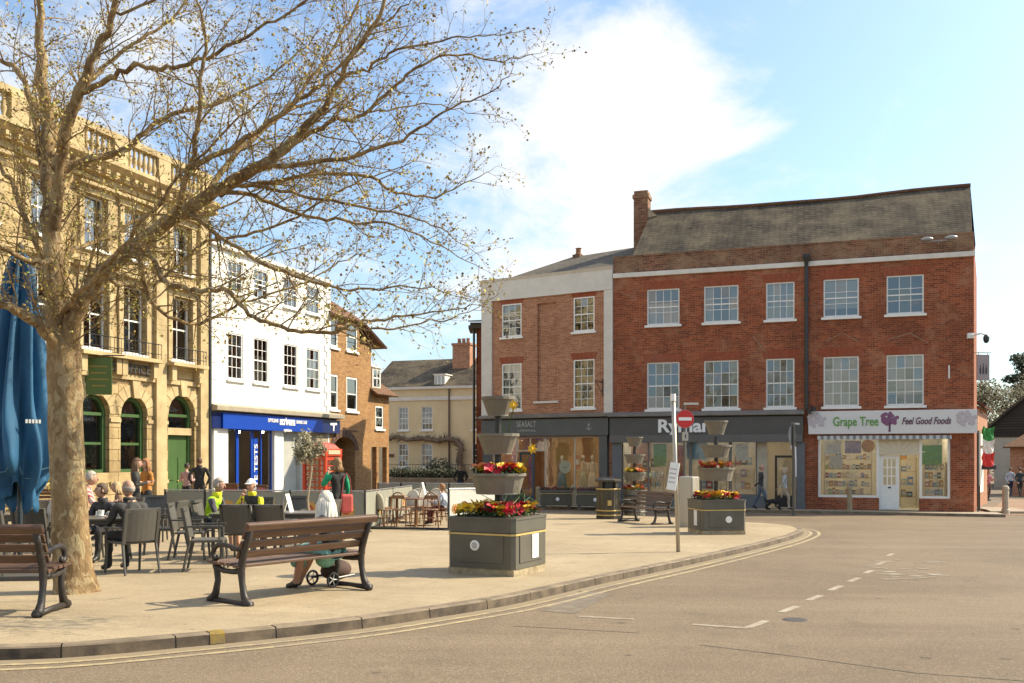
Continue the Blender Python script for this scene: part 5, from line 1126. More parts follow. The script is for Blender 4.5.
for li, (pts, rs) in enumerate(limbs):
    sp_, sr = smooth_path(pts, rs, 5)
    sp_ = [p+Vector((tr.gauss(0,.012), tr.gauss(0,.02), tr.gauss(0,.012)))*(1 if r < .1 else .1) for p, r in zip(sp_, sr)]
    if li == 0:            # trunk gets an uneven, fluted section
        base = len(trunk.v); trunk.tube(sp_, sr, 18)
        for i in range(len(sp_)):
            c = Vector(sp_[i])
            for k in range(18):
                j = base+i*18+k; v = Vector(trunk.v[j])-c; w = 2*math.pi*k/18
                f = 1+.05*math.sin(3*w+i*.12)+.03*math.sin(7*w-i*.31)+.03*math.sin(i*.9)*math.sin(w+i*.2)+(.09*max(0, math.sin(4*w+.6))*(1-max(0,c.z)/.4)**2 if c.z < .4 else 0)
                trunk.v[j] = tuple(c+v*f)
    else: trunk.tube(sp_, sr, 8 if sr[0] > .06 else 6)
    acc = 0; step = .128
    start = 40 if li == 0 else 3
    for i in range(start, len(sp_)-1):
        a, b = sp_[i], sp_[i+1]; acc += (b-a).length
        while acc > step:
            acc -= step*tr.uniform(.7,1.35); t = (b-a).normalized(); v = t.orthogonal().normalized(); w = tr.uniform(0,6.28); v = v*math.cos(w)+t.cross(v)*math.sin(w)
            d = (t*tr.uniform(.35,.9)+v*tr.uniform(.5,.9)+Vector((.04,0,.10))).normalized()
            r = sr[i]; far = max(.38, min(1, 1-(a.x-3.2)*.30)); grow(a.lerp(b, tr.random()), d, far*tr.uniform(.5,1.2)*min(1, .42+r*11), min(.011, r*.32+.002), 1)
    grow(sp_[-1], (sp_[-1]-sp_[-2]).normalized(), .18, max(.004, sr[-1]*.8), 1)
trunk.build('trunk', BARK, TREE, smooth=True); twigs.build('crown', TWIG, TREE, smooth=True); buds.build('foliage', BUDS, TREE)
# ================= street furniture =============================================================
WOOD = mat('bench_wood', (.085,.042,.022), .55, .25, 3, .3, stretch=(.6,8,8), c2=(.15,.078,.042)); IRONB = mat('cast_iron_brown', (.032,.024,.019), .5, .2, 12, .2)
def make_bench(label, W=1.86):
    t = thing('bench', label, 'bench', (0,0,0), 0, 'slatted benches with cast iron ends')
    for sx_ in (-1,1):
        x = sx_*(W/2-.06); q = MB()
        def flat(pts, rs, wid=.03):
            base = len(q.v); q.tube([(x, a, b) for a, b in pts], [v*1.22 for v in rs] if hasattr(rs,'__len__') else rs*1.2, 8)
        flat([(-.10,.02),(-.04,.05),(.0,.12),(.035,.25),(.05,.38),(.03,.5),(-.04,.68),(-.135,.86)], [.045,.04,.032,.028,.034,.034,.03,.026])
        flat([(.60,.02),(.54,.05),(.5,.12),(.465,.25),(.48,.36),(.5,.42)], [.045,.04,.032,.027,.03,.034])
        flat([(.05,.38),(.2,.36),(.36,.36),(.5,.4)], [.03,.024,.024,.03]); flat([(-.12,.022),(.25,.035),(.62,.022)], [.03,.022,.03])
        flat([(-.02,.62),(.12,.61),(.3,.64),(.44,.645),(.53,.60),(.555,.53),(.52,.475),(.465,.49),(.47,.53)], [.026,.022,.022,.024,.026,.024,.022,.02,.016])
        flat([(.5,.42),(.53,.46),(.52,.48)], .022); q.build('end_frame', IRONB, t, smooth=True)
    for i, y in enumerate((.08,.2,.32,.44,.535)):
        q = MB(); q.box(-W/2,W/2,y-.048,y+.048,.425+(.01 if i == 4 else 0)-.012*(i == 0),.46+(.004 if i == 4 else 0)-.012*(i == 0)); q.build('seat_slat', WOOD, t, bevel=.008)
    for k, z in enumerate((.555,.665,.765)):
        yc = .03-.165*(z-.5)/.36+.035; q = MB(); M = Matrix.Translation((0,yc,z)) @ Matrix.Rotation(rad(24), 4, 'X'); q.box(-W/2,W/2,-.014,.014,-.042,.042,M); q.build('back_slat', WOOD, t, bevel=.006)
    q = MB(); M = Matrix.Translation((0,-.13,.86)) @ Matrix.Rotation(rad(24), 4, 'X'); q.box(-W/2-.02,W/2+.02,-.035,.035,-.045,.045,M); q.build('top_rail', WOOD, t, bevel=.02)
    return t
b1 = make_bench('brown slatted bench with its back to us, the white haired woman sits on it')
bl, br = G(240,606), G(367,589.5); mid = (bl+br)/2; ax = (br-bl).xy.normalized(); BZ = math.atan2(ax.y, ax.x)
put(b1, (mid.x, mid.y, gz(mid.x, mid.y)), BZ); BENCH = b1
b2 = copy_tree(b1); a = G(40,617); put(b2, (a.x-.88, a.y+.0, gz(a.x-.9, a.y)), rad(3), 'brown slatted bench cut by the photo edge, beside the foot of the plane tree')
b3 = copy_tree(b1); a = G(655,519); put(b3, (4.0, 27.1, gz(4.0,27.1)), math.atan2(.9,-.43), 'small far bench between the litter bin and the steel cabinet', .98)
b4 = copy_tree(b1); a = G(44,521); put(b4, (a.x, a.y, gz(a.x,a.y)), rad(8), 'reddish slatted bench behind the blue parasol, half hidden by the tree trunk')

# --- flower planters
PGREY = mat('planter_grey', (.098,.087,.063), .5, .15, 3, .1); TUBG = mat('tub_greige', (.165,.145,.11), .6, .15, 4, .15); STEM = mat('planter_post', (.035,.032,.028), .5, .2, 6, .1)
SOIL = mat('soil', (.05,.035,.022), .95, .3, 8, .3); COB = mat('cobble_base', (.34,.26,.15), .9, .35, 9, .6, c2=(.48,.39,.24))
LEAFG = [mat('leaf_fresh', (.06,.12,.025), .6, .3, 6, 0), mat('leaf_deep', (.035,.07,.018), .6, .3, 6, 0)]
PET = {'r': mat('petal_red', (.50,.012,.03), .6, .25, 9, 0), 'y': mat('petal_yellow', (.72,.46,.02), .6, .2, 9, 0), 'o': mat('petal_orange', (.60,.16,.03), .6, .2, 9, 0), 'm': mat('petal_maroon', (.16,.008,.03), .6, .25, 9, 0), 'w': mat('petal_cream', (.68,.6,.42), .6, .2, 9, 0)}
def flowers(parent, R, z, palette, n, seed, square=False, rz=0, hgt=.12, sz=.085):
    r = random.Random(seed); lf = MB(); bl = {c: MB() for c in PET}
    for k in range(n):
        if square: x, y = r.uniform(-R,R), r.uniform(-R,R)
        else:
            a = r.uniform(0,6.28); d = R*math.sqrt(r.random()); x, y = d*math.cos(a), d*math.sin(a)
        f = math.sin(x*5.1+seed)*.5+.5*math.sin(y*4.3-x*2+seed*2); c = palette[int((f*.5+.5)*len(palette)*.999)] if r.random() < .8 else r.choice(palette)
        h = hgt*r.uniform(.4,1.2); p = Vector((x,y,z+h))
        for m in range(6):
            lf.cur = r.randrange(2); q = Vector((x+r.gauss(0,.04), y+r.gauss(0,.04), z+r.uniform(-.02,h))); a = Vector((r.gauss(0,1),r.gauss(0,1),r.uniform(.2,1))).normalized(); b = a.orthogonal().normalized(); s = r.uniform(.03,.07)
            lf.poly([q, q+a*s*.5+b*s*.3, q+a*s, q+a*s*.5-b*s*.3])
        up = Vector((r.gauss(0,.5), r.gauss(0,.5), 1)).normalized(); u = up.orthogonal().normalized(); v = up.cross(u); s = sz*r.uniform(.6,1.25)
        for m in range(5):
            w = m*1.2566; d = u*math.cos(w)+v*math.sin(w); e = u*math.cos(w+.6)+v*math.sin(w+.6); g = u*math.cos(w-.6)+v*math.sin(w-.6)
            bl[c].poly([p, p+e*s*.7+up*s*.25, p+d*s+up*s*.15, p+g*s*.7+up*s*.25])
    o = lf.build('foliage', LEAFG, parent)
    for c in bl:
        if bl[c].v: bl[c].build('blossom', PET[c], o)
def tub(root, z0, z1, r0, r1, pal=None, n=0, seed=0, ztop=None):
    q = MB(); h = z1-z0; q.lathe([(r0,z0),(r0*1.0,z0+.02),(r1*.93,z1-.05),(r1*.95,z1-.045),(r1,z1-.04),(r1,z1),(r1*.93,z1),(r1*.9,z1-.05)], 16, cap1=False); o = q.build('tub', TUBG, root)
    q = MB(); q.lathe([(r1*.9,z1-.055),(.02,z1-.045)],16,cap0=False); q.build('soil', SOIL, o)
    if n: flowers(o, r1*.85, z1-.04, pal, n, seed, hgt=.13)
def make_planter(label, S=1.06, ph=None, seeds=1, box=True):
    t = thing('flower_planter', label, 'planter', (0,0,0), 0, 'tiered flower planters'); h = S/2; z0, z1 = .1, .80
    if box:
        q = MB(); q.prism([(-h*.98,-h*.98),(h*.98,-h*.98),(h*.98,h*.98),(-h*.98,h*.98)],-.1,.1); o = q.build('base', COB, t)
        q = MB(); c = .05; pl = [(-h+c,-h),(h-c,-h),(h,-h+c),(h,h-c),(h-c,h),(-h+c,h),(-h,h-c),(-h,-h+c)]; q.prism(pl,z0,z1-.2); sc_ = 1.012; q.prism([(a*sc_,b*sc_) for a,b in pl],z1-.195,z1-.02); q.prism([(a*1.03,b*1.03) for a,b in pl],z1-.019,z1+.012); q.build('box', PGREY, t)
        q = MB(); q.prism([(a*1.018,b*1.018) for a,b in pl],z1-.235,z1-.21); q.build('gold_band', GOLD, t)
        q = MB(); q.prism([(a*.9,b*.9) for a,b in pl],z1+.012,z1+.02); q.build('soil', SOIL, t)
        for k in range(4):
            M = Matrix.Rotation(k*math.pi/2, 4, 'Z'); q = MB(); q.box(-h+.16,h-.16,-h-.012,-h-.001,.18,.56,M); q.build('side_panel', PGREY, t, bevel=.005)
    q = MB(); q.tube([(0,0,.8),(0,0,2.3)],.05,8); q.build('post', STEM, t)
    return t
p = G(493,572.5); plr = rad(-26)
pl1 = make_planter('tall tiered flower planter nearest us, red and yellow flowers above a cobbled base'); put(pl1, (p.x+.07, p.y+.12, gz(p.x,p.y)), rad(-27))
flowers(pl1, .45, .81, 'ryrmyoyyrrmyw', 210, 3, True, hgt=.14)
tub(pl1, 1.12, 1.42, .32, .41, 'yyrryyyo', 90, 4); tub(pl1, 1.69, 1.99, .2, .31); tub(pl1, 2.24, 2.52, .15, .245)
# badge and notice on its sides
q = MB(); M = Matrix.Translation((-.08,-.545,.42)) @ Matrix.Rotation(rad(90),4,'X'); q.lathe([(.075,0),(.07,.012)],20); [q.v.__setitem__(i, tuple(M @ Vector(q.v[i]))) for i in range(len(q.v))]; bd = q.build('badge', WHITE, pl1)
q = MB(); q.lathe([(.045,.0),(.04,.004)],16); M = Matrix.Translation((-.08,-.558,.42)) @ Matrix.Rotation(rad(90),4,'X'); [q.v.__setitem__(i, tuple(M @ Vector(q.v[i]))) for i in range(len(q.v))]; q.build('badge_centre', mat('badge_grey', (.42,.41,.38), .5, .2, 30, 0), bd)
q = MB(); q.box(.545,.553,-.0,.2,.22,.56); nb = q.build('notice', WHITE, pl1)
for k in range(5):
    q = MB(); q.box(.5535,.555,.03,.03+(.13,.1,.14,.08,.12)[k],.50-.055*k,.515-.055*k); q.build('writing', MATS['badge_grey'], nb)
# daffodil stalks leaning out of the second tub
for a, dx, dz, X0, Z0 in ((0,.16,.43,.12,1.93),(1,.28,.36,.30,1.38),(2,-.05,.2,.12,1.93)):
    q = MB(); q.tube([(X0,.05,Z0),(X0+dx*.5,.0,Z0+dz*.6),(X0+dx,-.04,Z0+dz)],.008,5); o = q.build('daffodil_stalk', LEAFG[0], pl1)
    if a < 2:
        r = random.Random(a); q = MB(); c = Vector((X0+dx,-.06,Z0+dz+.03))
        for m in range(7):
            w = m*.9; q.poly([c, c+Vector((.05*math.cos(w+.4),-.01,.05*math.sin(w+.4))), c+Vector((.085*math.cos(w),-.0,.085*math.sin(w))), c+Vector((.05*math.cos(w-.4),-.01,.05*math.sin(w-.4)))])
        q.build('daffodil_bloom', PET['y'], o); q = MB(); q.tube([c, c+Vector((0,-.06,0))],[.022,.035],8); q.build('daffodil_cup', PET['y'], o)
q = MB(); r = random.Random(2)
for k in range(26):
    x, y = r.uniform(.15,.45), r.uniform(-.4,.4); a = (x,y,.86); q.tube([a,(x+r.gauss(0,.05),y+r.gauss(0,.05),1.0),(x+r.gauss(0,.12),y+r.gauss(0,.12),.86+r.uniform(.2,.4))],[.008,.007,.002],4)
q.build('grass_blade', LEAFG[0], pl1)
p = G(717,533.5); pl2 = make_planter('tiered flower planter at the kerb corner with red blooms, right of the leaning pole'); put(pl2, (p.x, p.y+.1, gz(p.x,p.y)), rad(9))
flowers(pl2, .45, .81, 'mrrryyoyr', 160, 7, True, hgt=.13); tub(pl2, 1.25, 1.56, .36, .44, 'oryoyrr', 70, 8); tub(pl2, 1.80, 2.1, .26, .36); tub(pl2, 2.35, 2.68, .18, .28)
q = MB(); M = Matrix.Translation((.1,-.545,.36)) @ Matrix.Rotation(rad(90),4,'X'); q.lathe([(.08,0),(.075,.012)],20); [q.v.__setitem__(i, tuple(M @ Vector(q.v[i]))) for i in range(len(q.v))]; q.build('badge', WHITE, pl2)
q = MB(); q.box(-.553,-.545,-.2,-.0,.2,.56); q.build('notice', WHITE, pl2)
p = P(634.5,455,29.6); p.z = gz(p.x,29.6); pl3 = make_planter('smaller tiered flower planter beside the octagonal litter bin', box=False); put(pl3, (p.x,p.y,gz(p.x,p.y)), 0)
tub(pl3, .1, .9, .33, .38, 'rroyorw', 50, 11); tub(pl3, 1.18, 1.44, .28, .36, 'yyoyry', 45, 12); tub(pl3, 1.72, 2.0, .24, .33); tub(pl3, 2.24, 2.54, .17, .27)
for fr in range(3):
    q = MB(); q.lathe([(.38,.2+.25*fr),(.395,.22+.25*fr),(.38,.24+.25*fr)],16,cap0=False,cap1=False); q.build('hoop', STEM, pl3)
# trough planters by the dress shop
for k, (a, b) in enumerate(((541,572),(577,599.5))):
    pa, pb = G(a,505.5), G(b,505.8); pa.y = pb.y = 38.6-.6*k; pa.x = (a-CX)/F*pa.y; pb.x = (b-CX)/F*pb.y; m = (pa+pb)/2; w = (pb.x-pa.x)/2
    t = thing('trough_planter', ('long dark trough planter of red plants under the mannequin window, next to the shop door','dark trough planter of red plants nearest the slate blue corner pilaster')[k], 'planter', (m.x,m.y,gz(m.x,m.y)), rad(-4), 'trough planters')
    q = MB(); q.prism_x([(-.25,.08),(.25,.08),(.3,.62),(-.3,.62)],-w,w); q.prism_x([(-.32,.621),(.32,.621),(.32,.7),(-.32,.7)],-w-.02,w+.02); q.build('box', PGREY, t)
    q = MB(); q.box(-w-.005,w+.005,-.315,-.285,.555,.575); q.build('gold_band', GOLD, t)
    for s in (-1,1):
        q = MB(); q.box(s*w*.8-.06,s*w*.8+.06,-.22,.22,-.05,.08); q.build('foot', PGREY, t)
    q = MB(); M = Matrix.Translation((.05 if k == 0 else w*.6,-.285,.34)) @ Matrix.Rotation(rad(90),4,'X'); q.lathe([(.075,0),(.07,.012)],16); [q.v.__setitem__(i, tuple(M @ Vector(q.v[i]))) for i in range(len(q.v))]; q.build('badge', WHITE, t)
    r = random.Random(k); lf = MB(); leafcloud(lf, [((x*w*.9/5,0,.74),.16,.22,.09) for x in range(-5,6)], 420, .07, k); lf.build('foliage', [PET['m'], LEAFG[1]], t)

# --- litter bin
p = G(609,519); t = thing('litter_bin', 'octagonal dark litter bin with gold bands and slotted top', 'bin', (p.x,p.y+.2,gz(p.x,p.y)), rad(20))
BIN = mat('bin_dark_olive', (.055,.045,.028), .45, .2, 4, .1)
q = MB(); q.lathe([(.40,-.03),(.40,.08),(.385,.09),(.385,.92)],8); q.build('body', BIN, t)
q = MB(); [q.box(-.012,.012,-.372,-.352,.12,.88, Matrix.Rotation(k*math.pi/8+.2,4,'Z')) for k in range(16)]; q.build('slat', mat('bin_slat', (.10,.075,.035), .5, .2, 5, .1), t)
for z in (.1,.24,.9): q = MB(); q.lathe([(.40,z),(.41,z+.01),(.41,z+.03),(.40,z+.04)],8,cap0=False,cap1=False); q.build('gold_band', GOLD, t)
q = MB(); q.lathe([(.3,.92),(.3,1.14)],8); q.build('throat', BLACKM, t); 
for k in range(4): q = MB(); q.box(-.06,.06,-.36,-.3,.92,1.14, Matrix.Rotation(k*math.pi/2+.39,4,'Z')); q.build('support', BIN, t)
q = MB(); q.lathe([(.42,1.14),(.44,1.16),(.44,1.2),(.3,1.27),(.05,1.29)],8); q.build('lid', BIN, t); q = MB(); M = Matrix.Rotation(-.35,4,'Z'); q.box(-.06,.06,-.395,-.372,.42,.58,M); q.build('badge', GOLD, t)

# --- steel cabinet, leaning post, signs
p = G(692,527); t = thing('steel_cabinet', 'upright pale steel utility cabinet between the leaning pole and the planter', 'cabinet', (p.x-.06,p.y+.1,gz(p.x,p.y)), rad(-30))
ST = mat('brushed_steel', (.42,.385,.32), .35, .1, 2, .05, metal=.5, stretch=(1,1,.1))
q = MB(); q.box(-.2,.2,-.27,.27,-.03,1.34); q.build('body', ST, t, bevel=.04); q = MB(); q.box(-.16,.16,-.278,-.271,.1,1.22); d = q.build('door', ST, t, bevel=.004); q = MB(); q.box(.1,.13,-.292,-.279,.6,.72); q.build('handle', BLACKM, d); q = MB(); q.box(-.203,-.201,-.1,.05,.75,.9); q.build('label_plate', MATS['badge_grey'], t)
p = G(678.5,552); top = P(673.2,401,p.y); t = thing('leaning_pole', 'slightly leaning bare steel pole with white cap and white notice', 'pole', p, 0); d = top-p
q = MB(); q.tube([(0,0,-.1),d],.037,10); q.build('post', ST, t, smooth=True); q = MB(); q.tube([d, d+Vector((-.003,0,.13))],.05,10); q.build('cap', SIGNW, t)
q = MB(); M = Matrix.Translation(d*.495+Vector((-.06,-.06,.02))) @ Matrix.Rotation(rad(9),4,'Y') @ Matrix.Rotation(rad(-20),4,'Z'); q.box(-.085,.085,-.012,.012,-.25,.25,M); nb = q.build('notice_board', SIGNW, t)
for k in range(4): q = MB(); q.box(-.07,.05,-.0145,-.013,.12-.08*k,.14-.08*k,M); q.build('writing', MATS['badge_grey'], nb)
def sign_disc(parent, name, R, z, m, y=-.06, th=.012):
    q = MB(); q.lathe([(R,0),(R,th)],32); M = Matrix.Translation((0,y,z)) @ Matrix.Rotation(rad(90),4,'X'); q.v = [tuple(M @ Vector(v)) for v in q.v]; return q.build(name, m, parent)
p = P(684.5,455,27.2); g_ = gz(p.x,27.2); zc = (HY-419)/F*27.2+CAMZ-g_
t = thing('no_entry_sign', 'round red no entry sign with white bar on a dark post with lamp', 'sign', (p.x,27.2,g_), rad(4))
q = MB(); q.tube([(0,0,-.1),(0,0,zc+.45)],.04,8); q.build('post', mat('sign_post_grey', (.10,.09,.075), .5, .1, 4, .1), t)
o = sign_disc(t, 'disc', .255, zc, mat('sign_red', (.55,.025,.02), .4, .05, 3, 0)); sign_disc(t, 'back_plate', .265, zc, GREYM, -.045, .01)
q = MB(); q.box(-.19,.19,-.078,-.0725,zc-.045,zc+.045); q.build('white_bar', SIGNW, o)
q = MB(); q.tube([(0,0,zc+.4),(0,-.12,zc+.44)],.02,6); q.box(-.04,.36,-.2,-.06,zc+.40,zc+.46); q.build('sign_lamp', mat('lamp_grey', (.5,.48,.42), .5, .1, 4, 0), t)
q = MB(); q.box(-.08,.08,-.12,-.03,zc-.62,zc-.38); bx_ = q.build('time_plate', mat('plate_grey', (.42,.4,.34), .5, .1, 5, 0), t); q = MB(); q.box(-.015,.015,-.125,-.121,zc-.56,zc-.44); q.build('writing', BLACKM, bx_)
p = P(793.5,455,34.4); g_ = gz(p.x,34.4)+.0; zc = (HY-435.5)/F*34.4+CAMZ-g_
t = thing('round_sign', 'back of a round grey road sign on a dark post by the shop door', 'sign', (p.x,34.4,g_), rad(55))
q = MB(); q.tube([(0,0,-.1),(0,0,zc+.45)],.055,8); q.build('post', MATS['sign_post_grey'], t); sign_disc(t, 'disc', .36, zc, GREYM, .06)
q = MB(); q.box(-.1,.1,.06,.075,zc-.5,zc-.36); q.build('small_plate', SIGNW, t); q = MB(); q.box(-.02,.5,-.06,.06,zc+.4,zc+.46); q.build('sign_lamp', MATS['lamp_grey'], t); q = MB(); q.tube([(0,-.06,zc-.4),(.02,-.07,zc-.9),(.09,-.05,zc-1.5)],.03,6); q.build('stay', SIGNW, t)

# --- phone box and advertising boards, waste cone
p = G(326,501); p.y = 30; p.x = (326-CX)/F*30; t = thing('phone_box', 'red telephone kiosk behind the potted sapling', 'phone box', (p.x-.12,30,gz(p.x,30)), rad(-24)); t.scale = (.93,.93,.93)
RED = mat('kiosk_red', (.50,.055,.022), .4, .1, 3, .05)
for sx_ in (-1,1):
    for sy_ in (-1,1): q = MB(); q.box(sx_*.42-.05,sx_*.42+.05,sy_*.42-.05,sy_*.42+.05,.1,2.05); q.build('corner_post', RED, t)
q = MB(); q.box(-.48,.48,-.48,.48,-.03,.12); q.build('plinth', BLACKM, t)
for k in range(4):
    M = Matrix.Rotation(k*math.pi/2,4,'Z'); q = MB(); q.box(-.37,.37,-.43,-.38,.12,.42,M); q.box(-.37,.37,-.43,-.38,1.9,2.05,M)
    for j in range(1,8): q.box(-.37,.37,-.42,-.39,.42+1.48*j/8-.015,.42+1.48*j/8+.015,M)
    for x in (-.2,.2): q.box(x-.015,x+.015,-.418,-.392,.42,1.9,M)
    q.build('side_frame', RED, t); q = MB(); q.v = [tuple(M @ Vector(v)) for v in ((-.37,-.4,.42),(.37,-.4,.42),(.37,-.4,1.9),(-.37,-.4,1.9))]; q.f=[[0,1,2,3]]; q.m=[0]; q.build('pane', SHOPGLASS, t)
    q = MB(); q.box(-.34,.34,-.5,-.482,2.1,2.24,M); q.build('name_panel', mat('kiosk_panel', (.55,.4,.25), .5, .05, 3, 0), t)
q = MB(); q.box(-.48,.48,-.48,.48,2.05,2.28); q.lathe([(.6,2.28),(.45,2.42),(.2,2.5),(.0,2.52)],4,a0=math.pi/4); q.build('roof', RED, t)
def aboard(px, py, Y, w, h, lab, m, rz=0):
    p = P(px,455,Y); t = thing('pavement_board', lab, 'sign board', (p.x,Y,gz(p.x,Y)), rz, 'folding pavement boards')
    for s in (-1,1):
        q = MB(); M = Matrix.Translation((0,s*.22,0)) @ Matrix.Rotation(rad(s*14),4,'X'); q.box(-w/2,w/2,-.015,.015,0,h,M); f = q.build('frame', WOOD, t); q = MB(); q.box(-w/2+.05,w/2-.05,s*.016-.003,s*.016+.003,.12,h-.06,M); q.build('panel', m, f)
aboard(231, 490, 30.0, .62, 1.05, 'dark red pavement board in front of the blue optician shop', mat('board_red', (.22,.045,.03), .6, .3, 6, 0), rad(-30))
aboard(262, 490, 30.2, .5, 1.0, 'pavement board with pink striped poster before the optician window', mat('board_pink', (.42,.14,.16), .6, .3, 14, 0), rad(-35))
p = P(182,455,27.5); t = thing('warning_sign', 'folded yellow floor warning sign beside the couple at the green door', 'sign', (p.x,27.5,gz(p.x,27.5)), rad(-20)); YELP = mat('yellow_plastic', (.62,.33,.02), .5, .05, 3, 0)
for s in (-1,1): q = MB(); q.v=[(-.2,s*.2,0),(.2,s*.2,0),(.1,0,.68),(-.1,0,.68)]; q.v += [(a,b-.02*s,c) for a,b,c in q.v]; q.f=[[0,1,2,3],[4,5,6,7],[0,1,5,4],[1,2,6,5],[2,3,7,6],[3,0,4,7]]; q.m=[0]*6; q.build('leaf', YELP, t)
q = MB(); q.box(-.06,.06,-.02,.02,.67,.72); q.build('handle', YELP, t)

# --- big folded parasol
c = P(20,455,12.6); t = thing('parasol', 'large closed blue cafe parasol on a dark pole', 'parasol', (c.x,12.6,gz(c.x,12.6)), rad(10)); z0 = gz(c.x,12.6)
zt = P(20,252,12.6).z-z0; zb = P(20,497,12.6).z-z0
prof = [(0,.03),(.015,.10),(.1,.17),(.3,.25),(.5,.31),(.68,.37),(.78,.42),(.86,.43),(.92,.36),(.955,.25),(1.0,.28)]
n = 96; q = MB(); r = random.Random(6); ph = [r.uniform(0,6.28) for _ in range(6)]
rows_ = []
for i in range(40):
    f = i/39; j = max(k for k in range(len(prof)) if prof[k][0] <= f+1e-9); a = prof[j]; b = prof[min(j+1,len(prof)-1)]; R0 = a[1]+(b[1]-a[1])*((f-a[0])/max(1e-6,b[0]-a[0]))
    row = []
    for k in range(n):
        w = 2*math.pi*k/n; fold = .5+.5*math.cos(8*w+.9*math.sin(3*f*2+ph[0])+.3*math.sin(2*w+ph[1])); rr = R0*(.62+.48*fold**1.5+.10*math.sin(3*w+f*5+ph[2])+.06*math.sin(17*w+9*f))
        z = zt+(zb-zt)*f+(.17*math.sin(4*w+ph[3])+.08*math.sin(8*w+ph[4]))*max(0,f-.8)/.2
        row.append((rr*math.cos(w), rr*math.sin(w), z))
    rows_.append(row); q.v += row
for i in range(39):
    for k in range(n): q.f.append([i*n+k,i*n+(k+1)%n,(i+1)*n+(k+1)%n,(i+1)*n+k]); q.m.append(0)
PBLUE = mat('parasol_blue', (.012,.085,.185), .75, .3, 2.5, .25, c2=(.022,.125,.25), stretch=(1,1,.4))
fab = q.build('canopy', PBLUE, t, smooth=True); s_ = fab.modifiers.new('thickness','SOLIDIFY'); s_.thickness = .008
q = MB(); i = 37; q.tube([Vector(rows_[35][k])*1.0 for k in range(0,n,4)]+[Vector(rows_[35][0])],.010,5); q.build('tie', mat('tie_blue', (.10,.20,.27), .8, .1, 4, 0), t)
q = MB(); q.tube([(0,0,-.05),(0,0,zt+.06)],.035,10); q.lathe([(.06,zt),(.05,zt+.08),(.0,zt+.14)],10); q.build('pole', mat('parasol_pole', (.03,.04,.045), .4, .1, 4, 0), t)
q = MB(); q.box(-.4,.4,-.4,.4,-.02,.07); q.build('base', mat('parasol_base', (.07,.065,.06), .7, .1, 4, .1), t, bevel=.01)
k0 = min(range(n), key=lambda k: rows_[26][k][1]-.9*rows_[26][k][0]); v = Vector(rows_[27][k0]); w = math.atan2(v.y, v.x)
for j in range(5):
    q = MB(); M = Matrix.Translation((v.x*1.04,v.y*1.04,v.z)) @ Matrix.Rotation(w+math.pi/2,4,'Z'); q.box(-.1+.042*j,-.072+.042*j,-.012,-.004,-.03,.02,M); q.build('writing', mat('hem_writing', (.45,.47,.46), .8, .1, 4, 0), fab)

# --- cafe chairs and tables
RES = mat('dark_resin', (.088,.081,.068), .45, .15, 60, .35); RES2 = mat('dark_resin_leg', (.075,.069,.058), .45, .1, 6, .1)
def make_chair(lab):
    t = thing('cafe_chair', lab, 'chair', (0,0,0), 0, 'dark resin cafe chairs')
    q = MB(); q.box(-.235,.235,-.2,.25,.42,.455); q.build('seat', RES, t, bevel=.012)
    q = MB(); M = Matrix.Translation((0,-.22,.47)) @ Matrix.Rotation(rad(11),4,'X')
    n = 6
    for i in range(n):
        a, b = -.225+.45*i/n, -.225+.45*(i+1)/n; ya, yb = -.045*(1-(a/.225)**2), -.045*(1-(b/.225)**2)
        vs = [(a,ya-.014,0),(b,yb-.014,0),(b,yb-.014,.44),(a,ya-.014,.44),(a,ya+.014,0),(b,yb+.014,0),(b,yb+.014,.44),(a,ya+.014,.44)]; q._add([M @ Vector(v) for v in vs], [(0,1,2,3),(7,6,5,4),(0,4,5,1),(3,2,6,7)]+([(0,3,7,4)] if i == 0 else [])+([(1,5,6,2)] if i == n-1 else []))
    q.build('backrest', RES, t)
    for sx_ in (-1,1):
        q = MB(); q.tube([(sx_*.25,-.30,0),(sx_*.24,-.21,.43)],[.018,.024],6); q.build('leg', RES2, t); q = MB(); q.tube([(sx_*.25,.27,0),(sx_*.245,.235,.43)],[.018,.024],6); q.build('leg', RES2, t)
        q = MB(); q.box(sx_*.27-.028,sx_*.27+.028,-.25,.24,.635,.66); q.tube([(sx_*.265,.2,.45),(sx_*.27,.2,.64)],.018,6); q.build('armrest', RES2, t)
        q = MB(); M = Matrix.Translation((0,-.22,.43)) @ Matrix.Rotation(rad(11),4,'X'); q.box(sx_*.235-.02,sx_*.235+.02,-.02,.02,0,.49,M); q.build('back_post', RES2, t)
    q = MB(); q.box(-.235,.235,-.02,.02,.44,.49,M); q.build('top_rail', RES2, t); return t
